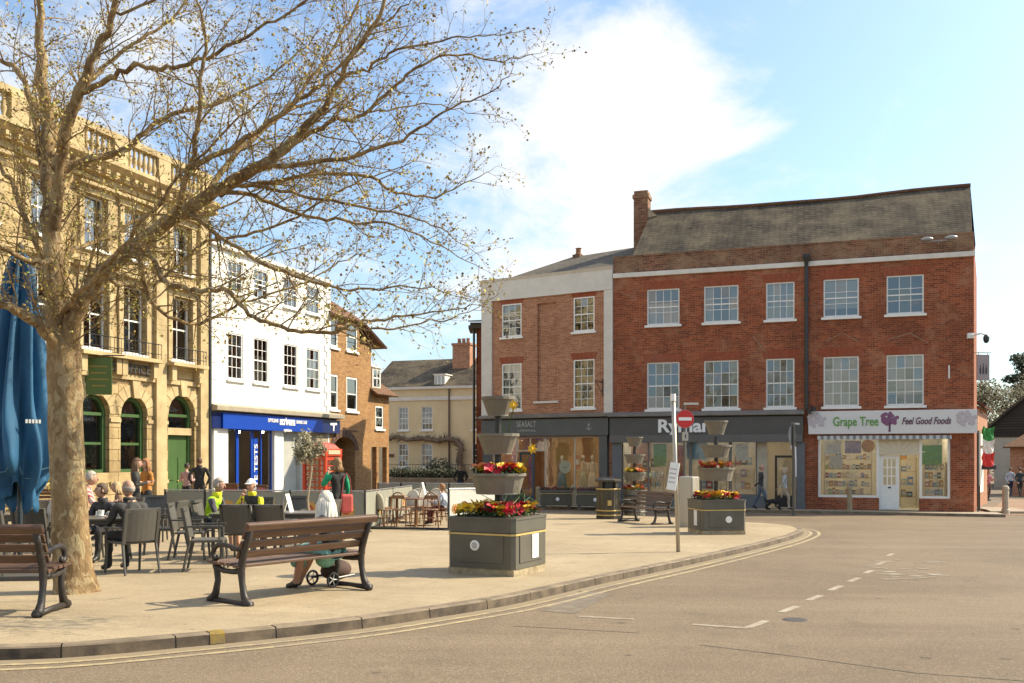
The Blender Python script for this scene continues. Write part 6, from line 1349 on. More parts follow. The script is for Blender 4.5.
chairs = [  # px, py of the seat centre on the ground, facing, label
 (132,573,(-.75,.65),'dark armchair the bald man sits in, nearest us at the table by the tree'),
 (42,572,(.15,1),'dark armchair close behind the plane tree trunk, between trunk and parasol'),
 (106,560,(-.2,-1),'dark armchair across the table from the bald man, under the person in a dark jacket'),
 (166,554,(-1,.1),'empty dark armchair turned towards the bald man, just behind him'),
 (190,559,(1,.15),'empty dark armchair facing the cyclist in green, back to the bald man'),
 (207,570,(1,.2),'dark armchair nearest us at the cyclists table, seen from the side'),
 (243,561,(.12,1),'dark chair with its back to us, in front of the cyclist in yellow'),
 (275,561,(.12,1),'dark chair with its back to us, between the white haired woman and the cyclists'),
 (212,552,(1,-.1),'dark chair under the cyclist in green'),
 (254,545,(-.3,-1),'dark chair under the cyclist in yellow'),
 (5,578,(.3,1),'dark armchair partly outside the photo under the blue parasol'),
 (122,545,(-.6,-.8),'dark chair behind the bald man, turned towards the table by the trunk'),
 (152,541,(.2,-1),'dark chair facing us in front of the two standing women'),
 (62,552,(.6,.8),'dark chair just left of the plane tree trunk, under the parasol edge'),
 (320,549,(-1,.2),'dark chair at the far side of the menu card table, beyond the white haired woman'),
 (292,541,(-.2,-1),'dark chair facing us behind the menu card table'),
 (86,545,(.8,.4),'dark chair under the person in the striped shirt behind the tree'),
]
c0 = make_chair(''); CH = []
for i, (px, py, fc, lab) in enumerate(chairs):
    o = c0 if i == 0 else copy_tree(c0); g = G(px, py); put(o, g, face(*fc), lab); CH.append((o, g, fc))
TT = mat('table_top', (.10,.09,.075), .35, .15, 5, .05)
def make_table(lab, S=.78):
    t = thing('cafe_table', lab, 'table', (0,0,0), 0, 'dark square cafe tables'); q = MB(); q.box(-S/2,S/2,-S/2,S/2,.715,.745); q.build('tabletop', TT, t, bevel=.008)
    q = MB(); q.box(-S/2+.04,S/2-.04,-S/2+.04,S/2-.04,.66,.714); q.build('apron', RES2, t)
    for sx_ in (-1,1):
        for sy_ in (-1,1): q = MB(); q.box(sx_*(S/2-.06)-.025,sx_*(S/2-.06)+.025,sy_*(S/2-.06)-.025,sy_*(S/2-.06)+.025,0,.66); q.build('leg', RES2, t)
    return t
tabs = [(102,568,20,'dark square table between the tree trunk and the bald man'),(238,557,5,'dark square table the two cyclists share'),(298,556,5,'dark square table beside the white haired woman, with a white menu card'),(20,560,8,'dark square table under the closed blue parasol')]
t0 = make_table(''); TB = []
for i, (px, py, a, lab) in enumerate(tabs):
    o = t0 if i == 0 else copy_tree(t0); g = G(px, py); put(o, g, rad(a), lab); TB.append(g)
CUP = mat('cup_white', (.75,.73,.68), .3, .03, 5, 0)
def cup(g, dx, dy, lab, m=CUP):
    t = thing('coffee_cup', lab, 'cup', (g.x+dx,g.y+dy,g.z+.746), RND.uniform(0,6), 'cups on the cafe tables'); q = MB(); q.lathe([(.028,0),(.04,.03),(.045,.09),(.04,.09),(.035,.03)],12,cap1=False); q.build('cup', m, t); q = MB(); q.lathe([(.07,0),(.075,.008)],14); q.build('saucer', m, t); q = MB(); q.tube([(.042,0,.075),(.07,0,.065),(.07,0,.035),(.04,0,.025)],.007,5); q.build('handle', m, t)
cup(TB[0],.18,-.12,'white cup near the bald man on the table by the trunk'); cup(TB[0],-.1,.2,'white cup on the far side of the table by the trunk'); cup(TB[1],-.18,-.1,'white cup before the cyclist in green'); cup(TB[1],.15,.18,'white cup before the cyclist in yellow')
def card(g, dx, dy, lab, s=1):
    t = thing('menu_card', lab, 'card', (g.x+dx,g.y+dy,g.z+.746), RND.uniform(-.5,.5), 'white tent cards on tables')
    q = MB(); q.prism_y([(-.08*s,0),(-.075*s,0),(0,.29*s),(.075*s,0),(.08*s,0),(0,.305*s)],-.1,.1); q.build('folded_sheet', CUP, t)
card(TB[2],-.18,0,'white tent card on the table beside the white haired woman',1.0)
# wire bottle/condiment things
for i, (dx, dy, lab, cc) in enumerate(((.05,.05,'small dark sauce bottle on the cyclists table',(.12,.03,.02)),(.2,.1,'clear water bottle on the table by the tree trunk',(.3,.34,.36)))):
    g = TB[1] if i == 0 else TB[0]; t = thing('bottle', lab, 'bottle', (g.x+dx,g.y+dy,g.z+.746)); q = MB(); q.lathe([(.03,0),(.033,.01),(.033,.12),(.013,.17),(.013,.21)],12); q.build('body', mat('bottle_%d' % i, cc, .2, .05, 5, 0), t); q = MB(); q.lathe([(.016,.21),(.016,.235)],10); q.build('cap', BLACKM, t)

# --- potted sapling and little tree behind the parasol
def pot_tree(lab, px, py, pot, crown, mats, seed, n, dy=0):
    g = G(px, py); t = thing('potted_tree', lab, 'tree', g, rad(10)); h, w = pot
    q = MB(); q.lathe([(w*.5,0),(w*.62,h),(w*.55,h),(w*.5,h-.05)],4,a0=math.pi/4,cap1=False); q.build('pot', RES2, t); q = MB(); q.lathe([(w*.54,h-.06),(.01,h-.05)],4,a0=math.pi/4,cap0=False); q.build('soil', SOIL, t)
    zc, R, Rz, cx_ = crown; q = MB(); q.tube([(0,0,h-.1),(-.03,0,h+.3),(.05,0,zc-Rz*1.0),(cx_,0,zc+Rz*.3)],[.028,.024,.02,.008],7); r = random.Random(seed)
    bl = []
    for k in range(26):
        v = Vector((r.gauss(0,1),r.gauss(0,1),r.gauss(0,.9))).normalized()*r.uniform(.35,1); e = Vector((cx_+v.x*R, v.y*R, zc+v.z*Rz)); s = Vector((.05,0,zc-Rz*.9)).lerp(Vector((cx_,0,zc)), r.random()); q.tube([s, s.lerp(e,.6)+Vector((0,0,.04)), e],[.01,.006,.002],4); bl.append((tuple(s.lerp(e,.8)), R*.3, R*.3, Rz*.25))
    q.build('trunk', mat('pale_stem', (.34,.27,.17), .8, .2, 8, .2), t); q = MB(); leafcloud(q, bl, n, .045, seed); q.build('crown', mats, t)
OL = [mat('olive_leaf', (.15,.14,.07), .6, .3, 5, 0), mat('olive_leaf_pale', (.26,.22,.13), .6, .3, 5, 0)]
pot_tree('young olive sapling in a square dark pot before the phone box', 309, 541, (.55,.6), (1.98,.42,.52,.0), OL, 3, 1500)
pot_tree('small golden leaved potted tree between the parasol and the plane trunk', 52, 535, (.4,.5), (1.35,.34,.55,-.02), [BUDS[0], BUDS[1]], 5, 900)
pot_tree('low dark tub of shrubs between the two women and the green door', 166, 528, (.45,.9), (.62,.4,.16,0), [LEAFG[1], PET['o']], 7, 420)

# --- windbreak screens with sunburst emblem
SCR = mat('screen_canvas_sage', (.24,.235,.185), .85, .08, 2, .1); SCRW = mat('screen_canvas_white', (.68,.65,.57), .85, .05, 2, .1); SUNO = mat('sunburst_gold', (.50,.27,.06), .7, .1, 6, 0); SUNR = mat('sunburst_red', (.40,.07,.03), .7, .1, 6, 0)
def screen(a, b, lab, m=SCR, n_emb=1, h=.93, oneside=0, flip=1):
    a, b = Vector(a), Vector(b); d = (b-a); Lh = math.hypot(d.x,d.y); t = thing('windbreak_screen', lab, 'screen', (a.x,a.y,gz(a.x,a.y)), math.atan2(d.y,d.x), 'cafe windbreak screens')
    dz = gz(b.x,b.y)-gz(a.x,a.y); q = MB(); q.v=[(.03,-.012,.08),(Lh-.03,-.012,.08+dz),(Lh-.03,-.012,h+dz),(.03,-.012,h),(.03,.012,.08),(Lh-.03,.012,.08+dz),(Lh-.03,.012,h+dz),(.03,.012,h)]; q.f=[[0,1,2,3],[7,6,5,4],[3,2,6,7],[0,4,5,1],[0,3,7,4],[1,5,6,2]]; q.m=[0]*6; pn = q.build('panel', m, t)
    for x, z in ((0,0),(Lh,dz)):
        q = MB(); q.tube([(x,0,z-.02),(x,0,h+.05+z)],.025,8); q.build('post', BLACKM, t); q = MB(); q.lathe([(.16,z),(.16,z+.02),(.05,z+.04)],12,(x,0,0)); q.build('foot', BLACKM, t)
    q = MB(); q.tube([(0,0,h+.03),(Lh,0,h+.03+dz)],.018,6); q.build('top_rail', GREYM, t)
    for k in range(n_emb):
        x = Lh*(k+.5)/n_emb; z = .52+dz*(k+.5)/n_emb; s = .24 if n_emb == 1 or Lh/n_emb > .7 else .13
        for yy in (-.016,.016):
            q = MB(); pts = []
            for i in range(24): w = math.pi*2*i/24; rr = s*(1 if i % 2 == 0 else .74); pts.append((x+rr*math.cos(w), z+rr*math.sin(w)))
            q.prism_y(pts, yy-.003, yy+.003); e = q.build('sunburst_emblem', SUNO, pn); q = MB(); q.prism_y([(x+s*.5*math.cos(i*.5236),z+s*.5*math.sin(i*.5236)) for i in range(12)], yy*1.3-.003, yy*1.3+.003); q.build('emblem_ring', SUNR, e); q = MB(); q.prism_y([(x+s*.28*math.cos(i*.5236),z+s*.28*math.sin(i*.5236)) for i in range(12)], yy*1.6-.003, yy*1.6+.003); q.build('emblem_eye', SUNO, e)
    return t
YS = 22.6
def SX(px, Y): p = P(px,455,Y); return (p.x, Y)
xs_ = [0,165,205,250,290,327,365]
for i in range(1,6): screen(SX(xs_[i],YS-.03*i), SX(xs_[i+1],YS-.03*(i+1)), ['sage windbreak screen behind the two women','sage windbreak screen before the couple at the green door','sage windbreak screen behind the cyclist in green','sage windbreak screen behind the cyclist in yellow','sage sunburst windbreak screen behind the sapling pot','sage sunburst windbreak screen beside the woman in green'][i])
cA, cB = SX(365,YS-.2), SX(412,31.5); mid_ = ((cA[0]+cB[0])/2,(cA[1]+cB[1])/2)
screen(cA, mid_, 'sage windbreak screen running back from the black corner post, near half'); screen(mid_, cB, 'sage windbreak screen running back from the black corner post, far half')
xb = [378,401,425,449,475]
for i in range(4): screen(SX(xb[i],32), SX(xb[i+1],32), ['pale back screen behind the bistro chairs, next to the corner','pale back screen behind the bistro tables','pale back screen behind the seated child','pale back screen nearest the man in black'][i], SCR, 0, 1.0)
screen(SX(448.5,23.2), SX(502,24.2), 'white windbreak screen with a row of small gold emblems behind the near planter', SCRW, 4, .98)
q = MB(); a, b = SX(331,23.6), SX(449,23.2); t = thing('ground_rail', 'low dark rail along the ground in front of the bistro tables', 'rail', (a[0],a[1],gz(*a)), math.atan2(b[1]-a[1],b[0]-a[0])); d = math.hypot(b[0]-a[0],b[1]-a[1]); q.box(0,d,-.03,.03,.0,.05); q.build('rail', BLACKM, t)
for x in (.3, d-.3): q = MB(); q.box(x-.08,x+.08,-.15,.15,-.0,.02); q.build('foot', BLACKM, t)

# --- bistro chairs
BW = mat('bistro_white_cane', (.66,.60,.48), .7, .1, 40, .3); BB_ = mat('bistro_brown_wood', (.20,.095,.04), .5, .2, 5, .1)
def make_bistro(lab, white=True):
    t = thing('bistro_chair', lab, 'chair', (0,0,0), 0, 'cane bistro chairs'); q = MB(); q.lathe([(.2,.44),(.215,.455),(.2,.47)],16); q.build('seat', BB_, t)
    q = MB(); pts = []; 
    for i in range(13): w = math.pi*i/12; pts.append((-.2*math.cos(w), -.2-.06*math.sin(w), .46+.44*math.sin(w)**.6))
    q.tube(pts,.018,6); q.build('back_hoop', BW if white else BB_, t)
    q = MB(); base = [(p[0]*.9,p[1]+.005,.46+(p[2]-.46)*.93) for p in pts]; q.poly(base); q.poly([(a,b+.012,c) for a,b,c in reversed(base)]); q.build('backrest', BW, t) if white else None
    if not white:
        for k in (-1,0,1): q = MB(); q.tube([(k*.09,-.22-.02*(1-abs(k)),.46),(k*.09,-.245,.86-.03*abs(k))],.009,5); q.build('back_spindle', BB_, t)
        q = MB(); q.box(-.17,.17,-.255,-.235,.74,.83); q.build('back_rail', BB_, t)
    for sx_ in (-1,1):
        for sy_ in (-1,1): q = MB(); q.tube([(sx_*.19,sy_*.2,0),(sx_*.16,sy_*.15,.45)],[.014,.018],6); q.build('leg', BB_, t)
    q = MB(); q.tube([(.17*math.cos(i*.5236),.17*math.sin(i*.5236),.24) for i in range(13)],.01,5); q.build('stretcher', BB_, t); return t
bw = make_bistro(''); bbn = make_bistro('', False)
bis = [(384,530,24.2,(.7,.9),1,'white backed bistro chair nearest the black corner post'),(401,530,24.3,(.2,1),0,'brown bentwood chair with its back to us, left of the pedestal table'),(431,528,24.4,(-.1,1),0,'brown bentwood chair with its back to us, right of the pedestal table'),(387,0,25.4,(.8,-.6),1,'white cane chair behind the brown bentwood chairs'),(417,0,28.5,(0,-1),1,'white cane chair facing us behind the pedestal table'),(433,0,29,(-.3,-1),1,'white cane chair facing us, before the back screen'),(445,0,25.3,(-1,.3),0,'brown chair the child in blue sits on'),(374,0,24.4,(.7,.3),1,'white cane chair hard against the side screen'),(409,0,26.2,(-.4,-1),1,'white cane chair between the pedestal tables'),(425,0,26.4,(.3,-1),1,'white cane chair behind the folded napkin'),(438,0,27.6,(-1,-.4),1,'white cane chair turned aside near the seated child'),(396,0,29.5,(.2,-1),1,'white cane chair furthest back against the pale back screen')]
for i, (px, _, Y, fc, wh, lab) in enumerate(bis):
    src = bw if wh else bbn; first = [k for k, b in enumerate(bis) if b[4] == wh][0] == i; o = src if first else copy_tree(src); p = P(px,455,Y); put(o, (p.x,Y,gz(p.x,Y)), face(*fc), lab)
def make_ped(lab):
    t = thing('pedestal_table', lab, 'table', (0,0,0), 0, 'bistro pedestal tables'); q = MB(); q.lathe([(.36,.71),(.37,.725),(.36,.74)],20); q.build('tabletop', BB_, t); q = MB(); q.tube([(0,0,.02),(0,0,.71)],[.05,.035],8); q.build('pedestal', BB_, t); q = MB(); q.box(-.25,.25,-.03,.03,0,.04); q.box(-.03,.03,-.25,.25,.001,.041); q.build('foot', BB_, t); return t
pt = make_ped('reddish pedestal table between the two brown bentwood chairs'); p = P(416,455,24.8); put(pt, (p.x,24.8,gz(p.x,24.8)))
pt2 = copy_tree(pt); p2 = P(397,455,26.5); put(pt2, (p2.x,26.5,gz(p2.x,26.5)), 0, 'pedestal table with a white napkin, nearer the corner post'); pt3 = copy_tree(pt); p3 = P(432,455,27); put(pt3, (p3.x,27,gz(p3.x,27)), 0, 'pedestal table before the child in blue')
g = Vector((p.x+.1,24.8,gz(p.x,24.8))); card(Vector((P(423,455,25).x,24.9,gz(p.x,24.8))),0,0,'white folded napkin on the reddish pedestal table',1.3)
# ================= people =========================================================================
Vector2S = 11.0
SKIN = mat('skin', (.48,.27,.18), .55, .08, 5, 0); EYE = mat('eye_dark', (.03,.02,.02), .3, .1, 5, 0); LIP = mat('lip', (.34,.12,.09), .5, .05, 5, 0)
Vector2S = 11.0
def cl(name, c, rough=.85): return mat('cloth_'+name, c, rough, .28, 5, .5, bd=.02, stretch=(1,1,.6))
def person(label, loc, rz, pose='stand', h=1.70, top=None, bottom=None, sleeve=None, shoes=None, hair=(.06,.04,.025), style='short', skin=None, arms='down', lean=0.0, head=(0,0), bare_legs=False, skirt=None, scale_w=1.0, group=None, legs=None, cap=None, collar=None):
    top = top or cl('grey', (.2,.2,.2)); bottom = bottom or cl('navy', (.02,.025,.04)); shoes = shoes or BLACKM; sleeve = sleeve or top; skin = skin or SKIN
    k = h/1.72; J = {}; W = scale_w
    if pose in ('stand', 'walk'):
        J.update(pel=(0,0,.95), waist=(0,.0,1.08), chest=(0,.01+lean*.5,1.28), neck=(0,-.005+lean,1.47), sh=(.175*W,-.01+lean*.9,1.41), hip=(.09,0,.92))
        st = .13 if pose == 'walk' else .03
        for s in (1,-1):
            f = st*s; J['kn%d'%s] = (.1*s, .04+f*.9, .5); J['an%d'%s] = (.1*s, -.03+f*1.5-(.06 if f < -.1 else 0), .09+(.05 if f < -.1 else 0)); J['to%d'%s] = (.115*s, .14+f*1.5-(.06 if f < -.1 else 0), .035)
    else:
        J.update(pel=(0,-.02,.53), waist=(0,-.04+lean*.25,.64), chest=(0,-.03+lean*.6,.81), neck=(0,lean,.985), sh=(.175*W,-.01+lean*.92,.925), hip=(.095,.0,.53))
        for s in (1,-1):
            dx, dy = (legs or {}).get(s, (0, 0)); J['kn%d'%s] = (.13*s+dx*.5, .43, .51); J['an%d'%s] = (.13*s+dx, .43+dy, .09); J['to%d'%s] = (.14*s+dx, .43+dy+.16, .04)
    shx, shy, shz = J['sh']
    def arm(s):
        m = arms if isinstance(arms, str) else arms[0 if s == 1 else 1]; b = Vector((shx*s, shy, shz))
        if m == 'down': return b, b+Vector((.05*s,-.03,-.28)), b+Vector((.065*s,.05,-.53))
        if m == 'lap': return b, b+Vector((.06*s,.02,-.28)), b+Vector((-.05*s,.24,-.40))
        if m == 'table': return b, b+Vector((.06*s,.10,-.26)), b+Vector((-.05*s,.34,-.20))
        if m == 'drink': return b, b+Vector((.09*s,.17,-.22)), b+Vector((-.09*s,.24,.03))
        if m == 'hold': return b, b+Vector((.05*s,.0,-.28)), b+Vector((.0*s,.25,-.22))
        if m == 'pocket': return b, b+Vector((.12*s,-.06,-.27)), b+Vector((.03*s,.03,-.47))
        if m == 'swing': return b, b+Vector((.05*s,-.10*s,-.27)), b+Vector((.05*s,.12*s-.08,-.50))
    V, E, R, B = [], [], [], []
    def vtx(p, r): V.append(Vector(p)); R.append(r); return len(V)-1
    def edge(a, b, m): E.append((a,b)); B.append((a,b,m))
    pel = vtx(J['pel'],.135); wa = vtx(J['waist'],.125*W); ch = vtx(J['chest'],.145*W); nk = vtx(J['neck'],.06); hd = vtx(Vector(J['neck'])+Vector((0,.02,.08)),.052)
    edge(pel,wa,2 if pose == 'stand_' else 1); edge(wa,ch,1); edge(ch,nk,1); edge(nk,hd,0)
    wr = {}
    for s in (1,-1):
        a, e, w = arm(s); ia = vtx(a,.068); ie = vtx(e,.047); iw = vtx(w,.03); d = (w-e).normalized(); ip = vtx(w+d*.07,.036); edge(ch,ia,1); edge(ia,ie,3); edge(ie,iw,3); edge(iw,ip,0); wr[s] = (w, d)
        ih = vtx((J['hip'][0]*s,J['hip'][1],J['hip'][2]-.02),.098); ik = vtx(J['kn%d'%s],.062); an = vtx(J['an%d'%s],.042); he = vtx(Vector(J['an%d'%s])+Vector((0,-.03,-.045)),.036); to = vtx(J['to%d'%s],.036)
        edge(pel,ih,2); edge(ih,ik,2)
        kn, ak = Vector(J['kn%d'%s]), Vector(J['an%d'%s]); ca = vtx(kn.lerp(ak,.35)+Vector((0,-.02,0)),.058); lm = 0 if bare_legs else 2
        edge(ik,ca,lm); edge(ca,an,lm); edge(an,he,4); edge(an,to,4)
    me = bpy.data.meshes.new('skeleton'); me.from_pydata([v*k for v in V], E, []); ob = bpy.data.objects.new('skeleton', me); COL.objects.link(ob)
    md = ob.modifiers.new('skin','SKIN'); md.use_smooth_shade = True; md.branch_smoothing = .3
    sv = me.skin_vertices[0].data
    for i, r in enumerate(R): sv[i].radius = (r*k, r*k); sv[i].use_root = (i == pel)
    sb_ = ob.modifiers.new('sub','SUBSURF'); sb_.levels = 2; sb_.render_levels = 2
    dg = bpy.context.evaluated_depsgraph_get(); dg.update(); m2 = bpy.data.meshes.new_from_object(ob.evaluated_get(dg)); bpy.data.objects.remove(ob)
    verts = [v.co.copy() for v in m2.vertices]; faces = [list(p.vertices) for p in m2.polygons]
    def near(c):
        best = (9,0,0)
        for a, b, m in B:
            A, D = V[a]*k, V[b]*k-V[a]*k; t = max(0, min(1, (c-A).dot(D)/max(1e-9, D.dot(D)))); dd = (c-A-D*t).length/(R[a]+(R[b]-R[a])*t+.02)
            if dd < best[0]: best = (dd, m, (a, b))
        return best
    from mathutils import noise as mnoise
    q = MB()
    tor = {(pel,wa),(wa,ch)}
    for v in verts:
        _, m, ab = near(v)
        if ab in tor:
            t0 = V[ab[0]].y*k; v.y = t0+(v.y-t0)*.80
        if m in (1,2,3):
            d_ = mnoise.noise_vector(v*Vector2S+Vector(loc)); v += d_*(.016 if m != 2 else .012)
    q.v = [tuple(v) for v in verts]
    for f in faces:
        c = sum((verts[i] for i in f), Vector())/len(f); _, m, ab = near(c)
        if m == 1 and ab == (pel,wa) and c.z < (V[pel].z-.02)*k: m = 2
        if m == 1 and ab == (ch,nk) and c.z > (V[nk].z-.005)*k: m = 0
        q.f.append(f); q.m.append(m)
    # fingers: four unequal bent fingers and a thumb on each hand
    for s in (1,-1):
        w, d = wr[s]; side = Vector((s,0,0)); side = (side-d*side.dot(d)).normalized(); up = d.cross(side).normalized(); q.cur = 0; curl = Vector((0,.0,-.3))
        for j in range(4):
            o = side*(.024-.016*j); L_ = (.068,.078,.072,.056)[j]; p0 = w+d*.085+o; q.tube([p0*k,(p0+d*L_*.55)*k,(p0+d*L_*.85+up*(-.012)+curl*.02)*k,(p0+d*L_*1.0+up*-.03+curl*.05)*k],[.0095*k,.009*k,.008*k,.006*k],6)
        p0 = w+d*.035-side*.025*1; q.tube([p0*k,(p0+d*.03-side*.03)*k,(p0+d*.06-side*.036)*k],[.012*k,.0105*k,.008*k],6)
    # head with face
    hc = (Vector(J['neck'])+Vector((0,.035+lean*.12,.165)))*k; yaw, pitch = head; HM = Matrix.Rotation(rad(yaw),4,'Z') @ Matrix.Rotation(rad(-pitch),4,'X')
    base = len(q.v); q.cur = 0; q.ball((0,0,0),.076*k,.096*k,.117*k,16,12)
    for i in range(base, len(q.v)):
        x, y, z = q.v[i]; zz = z/(.117*k)
        if zz < 0: x *= 1-.22*(-zz)**1.3; y = y*(1-.10*(-zz)) + (.012*k*(-zz) if y > 0 else 0)
        q.v[i] = tuple(hc+HM @ Vector((x,y,z)))
    def at(p): return hc+HM @ (Vector(p)*k)
    q.tube([at((0,.09,.02)),at((0,.105,-.012)),at((0,.113,-.03)),at((0,.09,-.036))],[.007*k,.011*k,.014*k,.008*k],6)
    for s in (1,-1):
        q.cur = 0; q.ball(at((.077*s,-.005,-.005)),.012*k,.022*k,.03*k,6,5); q.cur = 5; q.ball(at((.03*s,.083,.008)),.011*k,.008*k,.007*k,6,5)
        q.cur = 7; q.tube([at((.014*s,.09,.026)),at((.03*s,.089,.03)),at((.047*s,.078,.025))],.004*k,4)
    q.cur = 6; q.tube([at((-.022,.084,-.06)),at((0,.091,-.058)),at((.022,.084,-.06))],.006*k,5); q.cur = 0
    HAIR = mat('hair_%02d%02d%02d' % tuple(int(c*99) for c in hair), hair, .7, .25, 20, .3, stretch=(3,3,.5))
    t = thing('person', label, 'person', loc, rz, group)
    body = q.build('body', [skin, top, bottom, sleeve, shoes, EYE, LIP, HAIR], t, smooth=True)
    hq = MB()
    def shell_(rx, ry, rz_, cut, oy=-.006, oz=.008):
        tmp = MB(); tmp.ball((0,0,0),rx,ry,rz_,20,14); keep = []
        for f in tmp.f:
            c = sum((Vector(tmp.v[i]) for i in f), Vector())/len(f)
            if cut(c): keep.append(f)
        o = len(hq.v)
        for v in tmp.v:
            f_ = 1+.10*mnoise.noise(Vector(v)*28+Vector(loc))+.05*mnoise.noise(Vector(v)*70); hq.v.append(tuple(at((v[0]*f_,v[1]*f_+oy,v[2]*f_+oz))))
        for f in keep: hq.f.append([o+i for i in f]); hq.m.append(0)
    if style == 'short': shell_(.084,.104,.124, lambda c: (c.z > .045) or (c.y < .02 and c.z > -.05))
    elif style == 'bald': shell_(.081,.101,.118, lambda c: c.y < .0 and -.06 < c.z < .03)
    elif style in ('long','longer','bob'):
        shell_(.09,.108,.128, lambda c: (c.z > .05) or (c.y < .03 and c.z > -.09))
        dl = {'bob':.13,'long':.30,'longer':.38}[style]
        for j in range(17):
            w = math.pi*(1.02+.96*j/16); x, y = .075*math.cos(w), .088*math.sin(w); sw = .02*math.sin(j*2.4)
            wd = 1.35 if style == 'longer' else 1; hq.tube([at((x*.9,y*.9-.0,.05)),at((x*1.12*wd,y*1.12,-.05)),at((x*1.3*wd+sw,y*1.25-.015,-.05-dl*.5)),at((x*1.15*wd+sw,y*1.2-.02,-.05-dl*(.9+.1*math.sin(j*3))))],[.022*k,.022*k*wd,.021*k*wd,.005*k],5)
    elif style == 'helmet':
        shell_(.083,.103,.12, lambda c: c.y < .0 and -.06 < c.z < .03)
    if hq.f: 
        o = hq.build('hair', HAIR, t, smooth=True); sm = o.modifiers.new('thickness','SOLIDIFY'); sm.thickness = .006
    if cap:
        cq = MB(); tmp = MB(); tmp.ball((0,0,0),.092,.114,.128,18,12); o = len(cq.v); cq.v += [tuple(at((v[0],v[1]-.004,v[2]+.012))) for v in tmp.v]
        for f in tmp.f:
            c = sum((Vector(tmp.v[i]) for i in f), Vector())/len(f)
            if c.z > .035: cq.f.append([o+i for i in f]); cq.m.append(0)
        bq = MB()
        for i in range(7):
            a = rad(40+100*i/6); bq.v += [tuple(at((.088*math.cos(a),.105*math.sin(a),.045))), tuple(at((.09*math.cos(a),.175*math.sin(a),.03)))]
        for i in range(6): bq.f.append([2*i,2*i+2,2*i+3,2*i+1]); bq.m.append(0)
        o = bq.build('brim', cap, t); sm = o.modifiers.new('thickness','SOLIDIFY'); sm.thickness = .006
        used = sorted({i for f in cq.f for i in f}); mp_ = {v: i for i, v in enumerate(used)}; cq.v = [cq.v[i] for i in used]; cq.f = [[mp_[i] for i in f] for f in cq.f]
        o = cq.build('cap', cap, t, smooth=False); sm = o.modifiers.new('thickness','SOLIDIFY'); sm.thickness = .006
    if collar:
        cq = MB(); c = Vector(J['neck'])*k; cq.lathe([(.075*k,-.03*k),(.085*k,.02*k),(.078*k,.05*k),(.07*k,.045*k)],14,tuple(c+Vector((0,.01,0))),cap0=False,cap1=False); cq.build('collar', collar, t, smooth=True)
    if skirt:
        cq = MB()
        if pose == 'sit':
            n = 12; rings = []
            for i, (y, z, rx, rz2) in enumerate(((-.13,.54,.16,.10),(.0,.54,.19,.11),(.2,.54,.2,.095),(.38,.53,.2,.085),(.47,.47,.19,.085),(.5,.36,.18,.07))):
                rings += [(rx*math.cos(2*math.pi*j/n)*k, (y+(.08 if i >= 4 else 0)*-math.sin(2*math.pi*j/n)*.0)*k, (z+rz2*math.sin(2*math.pi*j/n))*k) for j in range(n)]
            cq.v = rings; cq.f = [[i*n+j,i*n+(j+1)%n,(i+1)*n+(j+1)%n,(i+1)*n+j] for i in range(5) for j in range(n)]; cq.m = [0]*len(cq.f)
        else: cq.lathe([(.13*k,1.06*k),(.16*k,.92*k),(.2*k,.62*k),(.21*k,.5*k)],16,sy=.8,cap0=False,cap1=False)
        o = cq.build('skirt', skirt, t, smooth=True); sm = o.modifiers.new('thickness','SOLIDIFY'); sm.thickness = .006
    return t
def on_chair(i, label, dy=0, **k):
    o, g, fc = CH[i]; f = Vector((fc[0],fc[1])).normalized(); return person(label, (g.x-f.x*.02,g.y-f.y*.02,g.z-.0), face(*fc), 'sit', **k)
BLK = cl('black', (.02,.019,.018)); CHAR = cl('charcoal', (.045,.042,.038)); NAVY_ = cl('navy', (.015,.022,.05)); NEON = cl('neon_green', (.38,.62,.02)); NEOY = cl('neon_yellow', (.66,.62,.02)); PINK = cl('pink_grey', (.45,.28,.27)); ORA = cl('orange', (.42,.17,.03)); STR = None
def stripes(name, a, b, sc_):
    m, nt, bs = _base(name); v = coords(nt); wv = nd(nt, 'ShaderNodeTexWave'); wv.inputs['Scale'].default_value = sc_; wv.bands_direction = 'X'; nt.links.new(v, wv.inputs['Vector']); nt.links.new(mixc(nt, ramp(nt, wv.outputs['Fac'], .45, .55), a, b), bs.inputs['Base Color']); bs.inputs['Roughness'].default_value = .85; return m
STRI = stripes('cloth_red_stripe', (.62,.50,.44), (.50,.10,.09), 9)
on_chair(0, 'bald grey haired man in a dark jacket seated with his back to us', h=1.76, top=CHAR, sleeve=CHAR, bottom=BLK, hair=(.34,.29,.24), style='bald', arms=('table','table'), lean=.08, scale_w=1.12, collar=CHAR, head=(8,-6))
on_chair(2, 'person in a dark navy jacket seated facing the bald man', h=1.66, top=cl('navy_jacket', (.05,.045,.05)), bottom=BLK, hair=(.09,.055,.03), style='short', arms=('lap','table'), lean=.10, head=(-40,-8), collar=cl('navy_jacket',(.05,.045,.05)))
on_chair(16, 'grey haired person in a red and white striped shirt behind the tree trunk', h=1.9, top=STRI, sleeve=STRI, bottom=cl('pale_blue', (.25,.36,.38)), hair=(.38,.32,.26), style='short', arms='table', lean=.06)
on_chair(8, 'grey haired cyclist in a neon green and grey jacket seated side on', h=1.76, top=NEON, sleeve=cl('slate_purple', (.085,.07,.085)), bottom=NAVY_, hair=(.34,.29,.24), style='short', arms='table', lean=.10, bare_legs=True, collar=NEOY)
on_chair(9, 'cyclist in yellow sleeves and white cap drinking at the table', h=1.72, top=cl('dark_gilet', (.04,.045,.05)), sleeve=NEOY, bottom=BLK, hair=(.3,.26,.22), style='helmet', arms=('drink','table'), lean=.08, cap=CUP, collar=NEOY)
g = b1.location; axv = Vector((ax.x, ax.y)); fr = Vector((-ax.y, ax.x)); s = Vector((g.x,g.y))+axv*.50+fr*.2
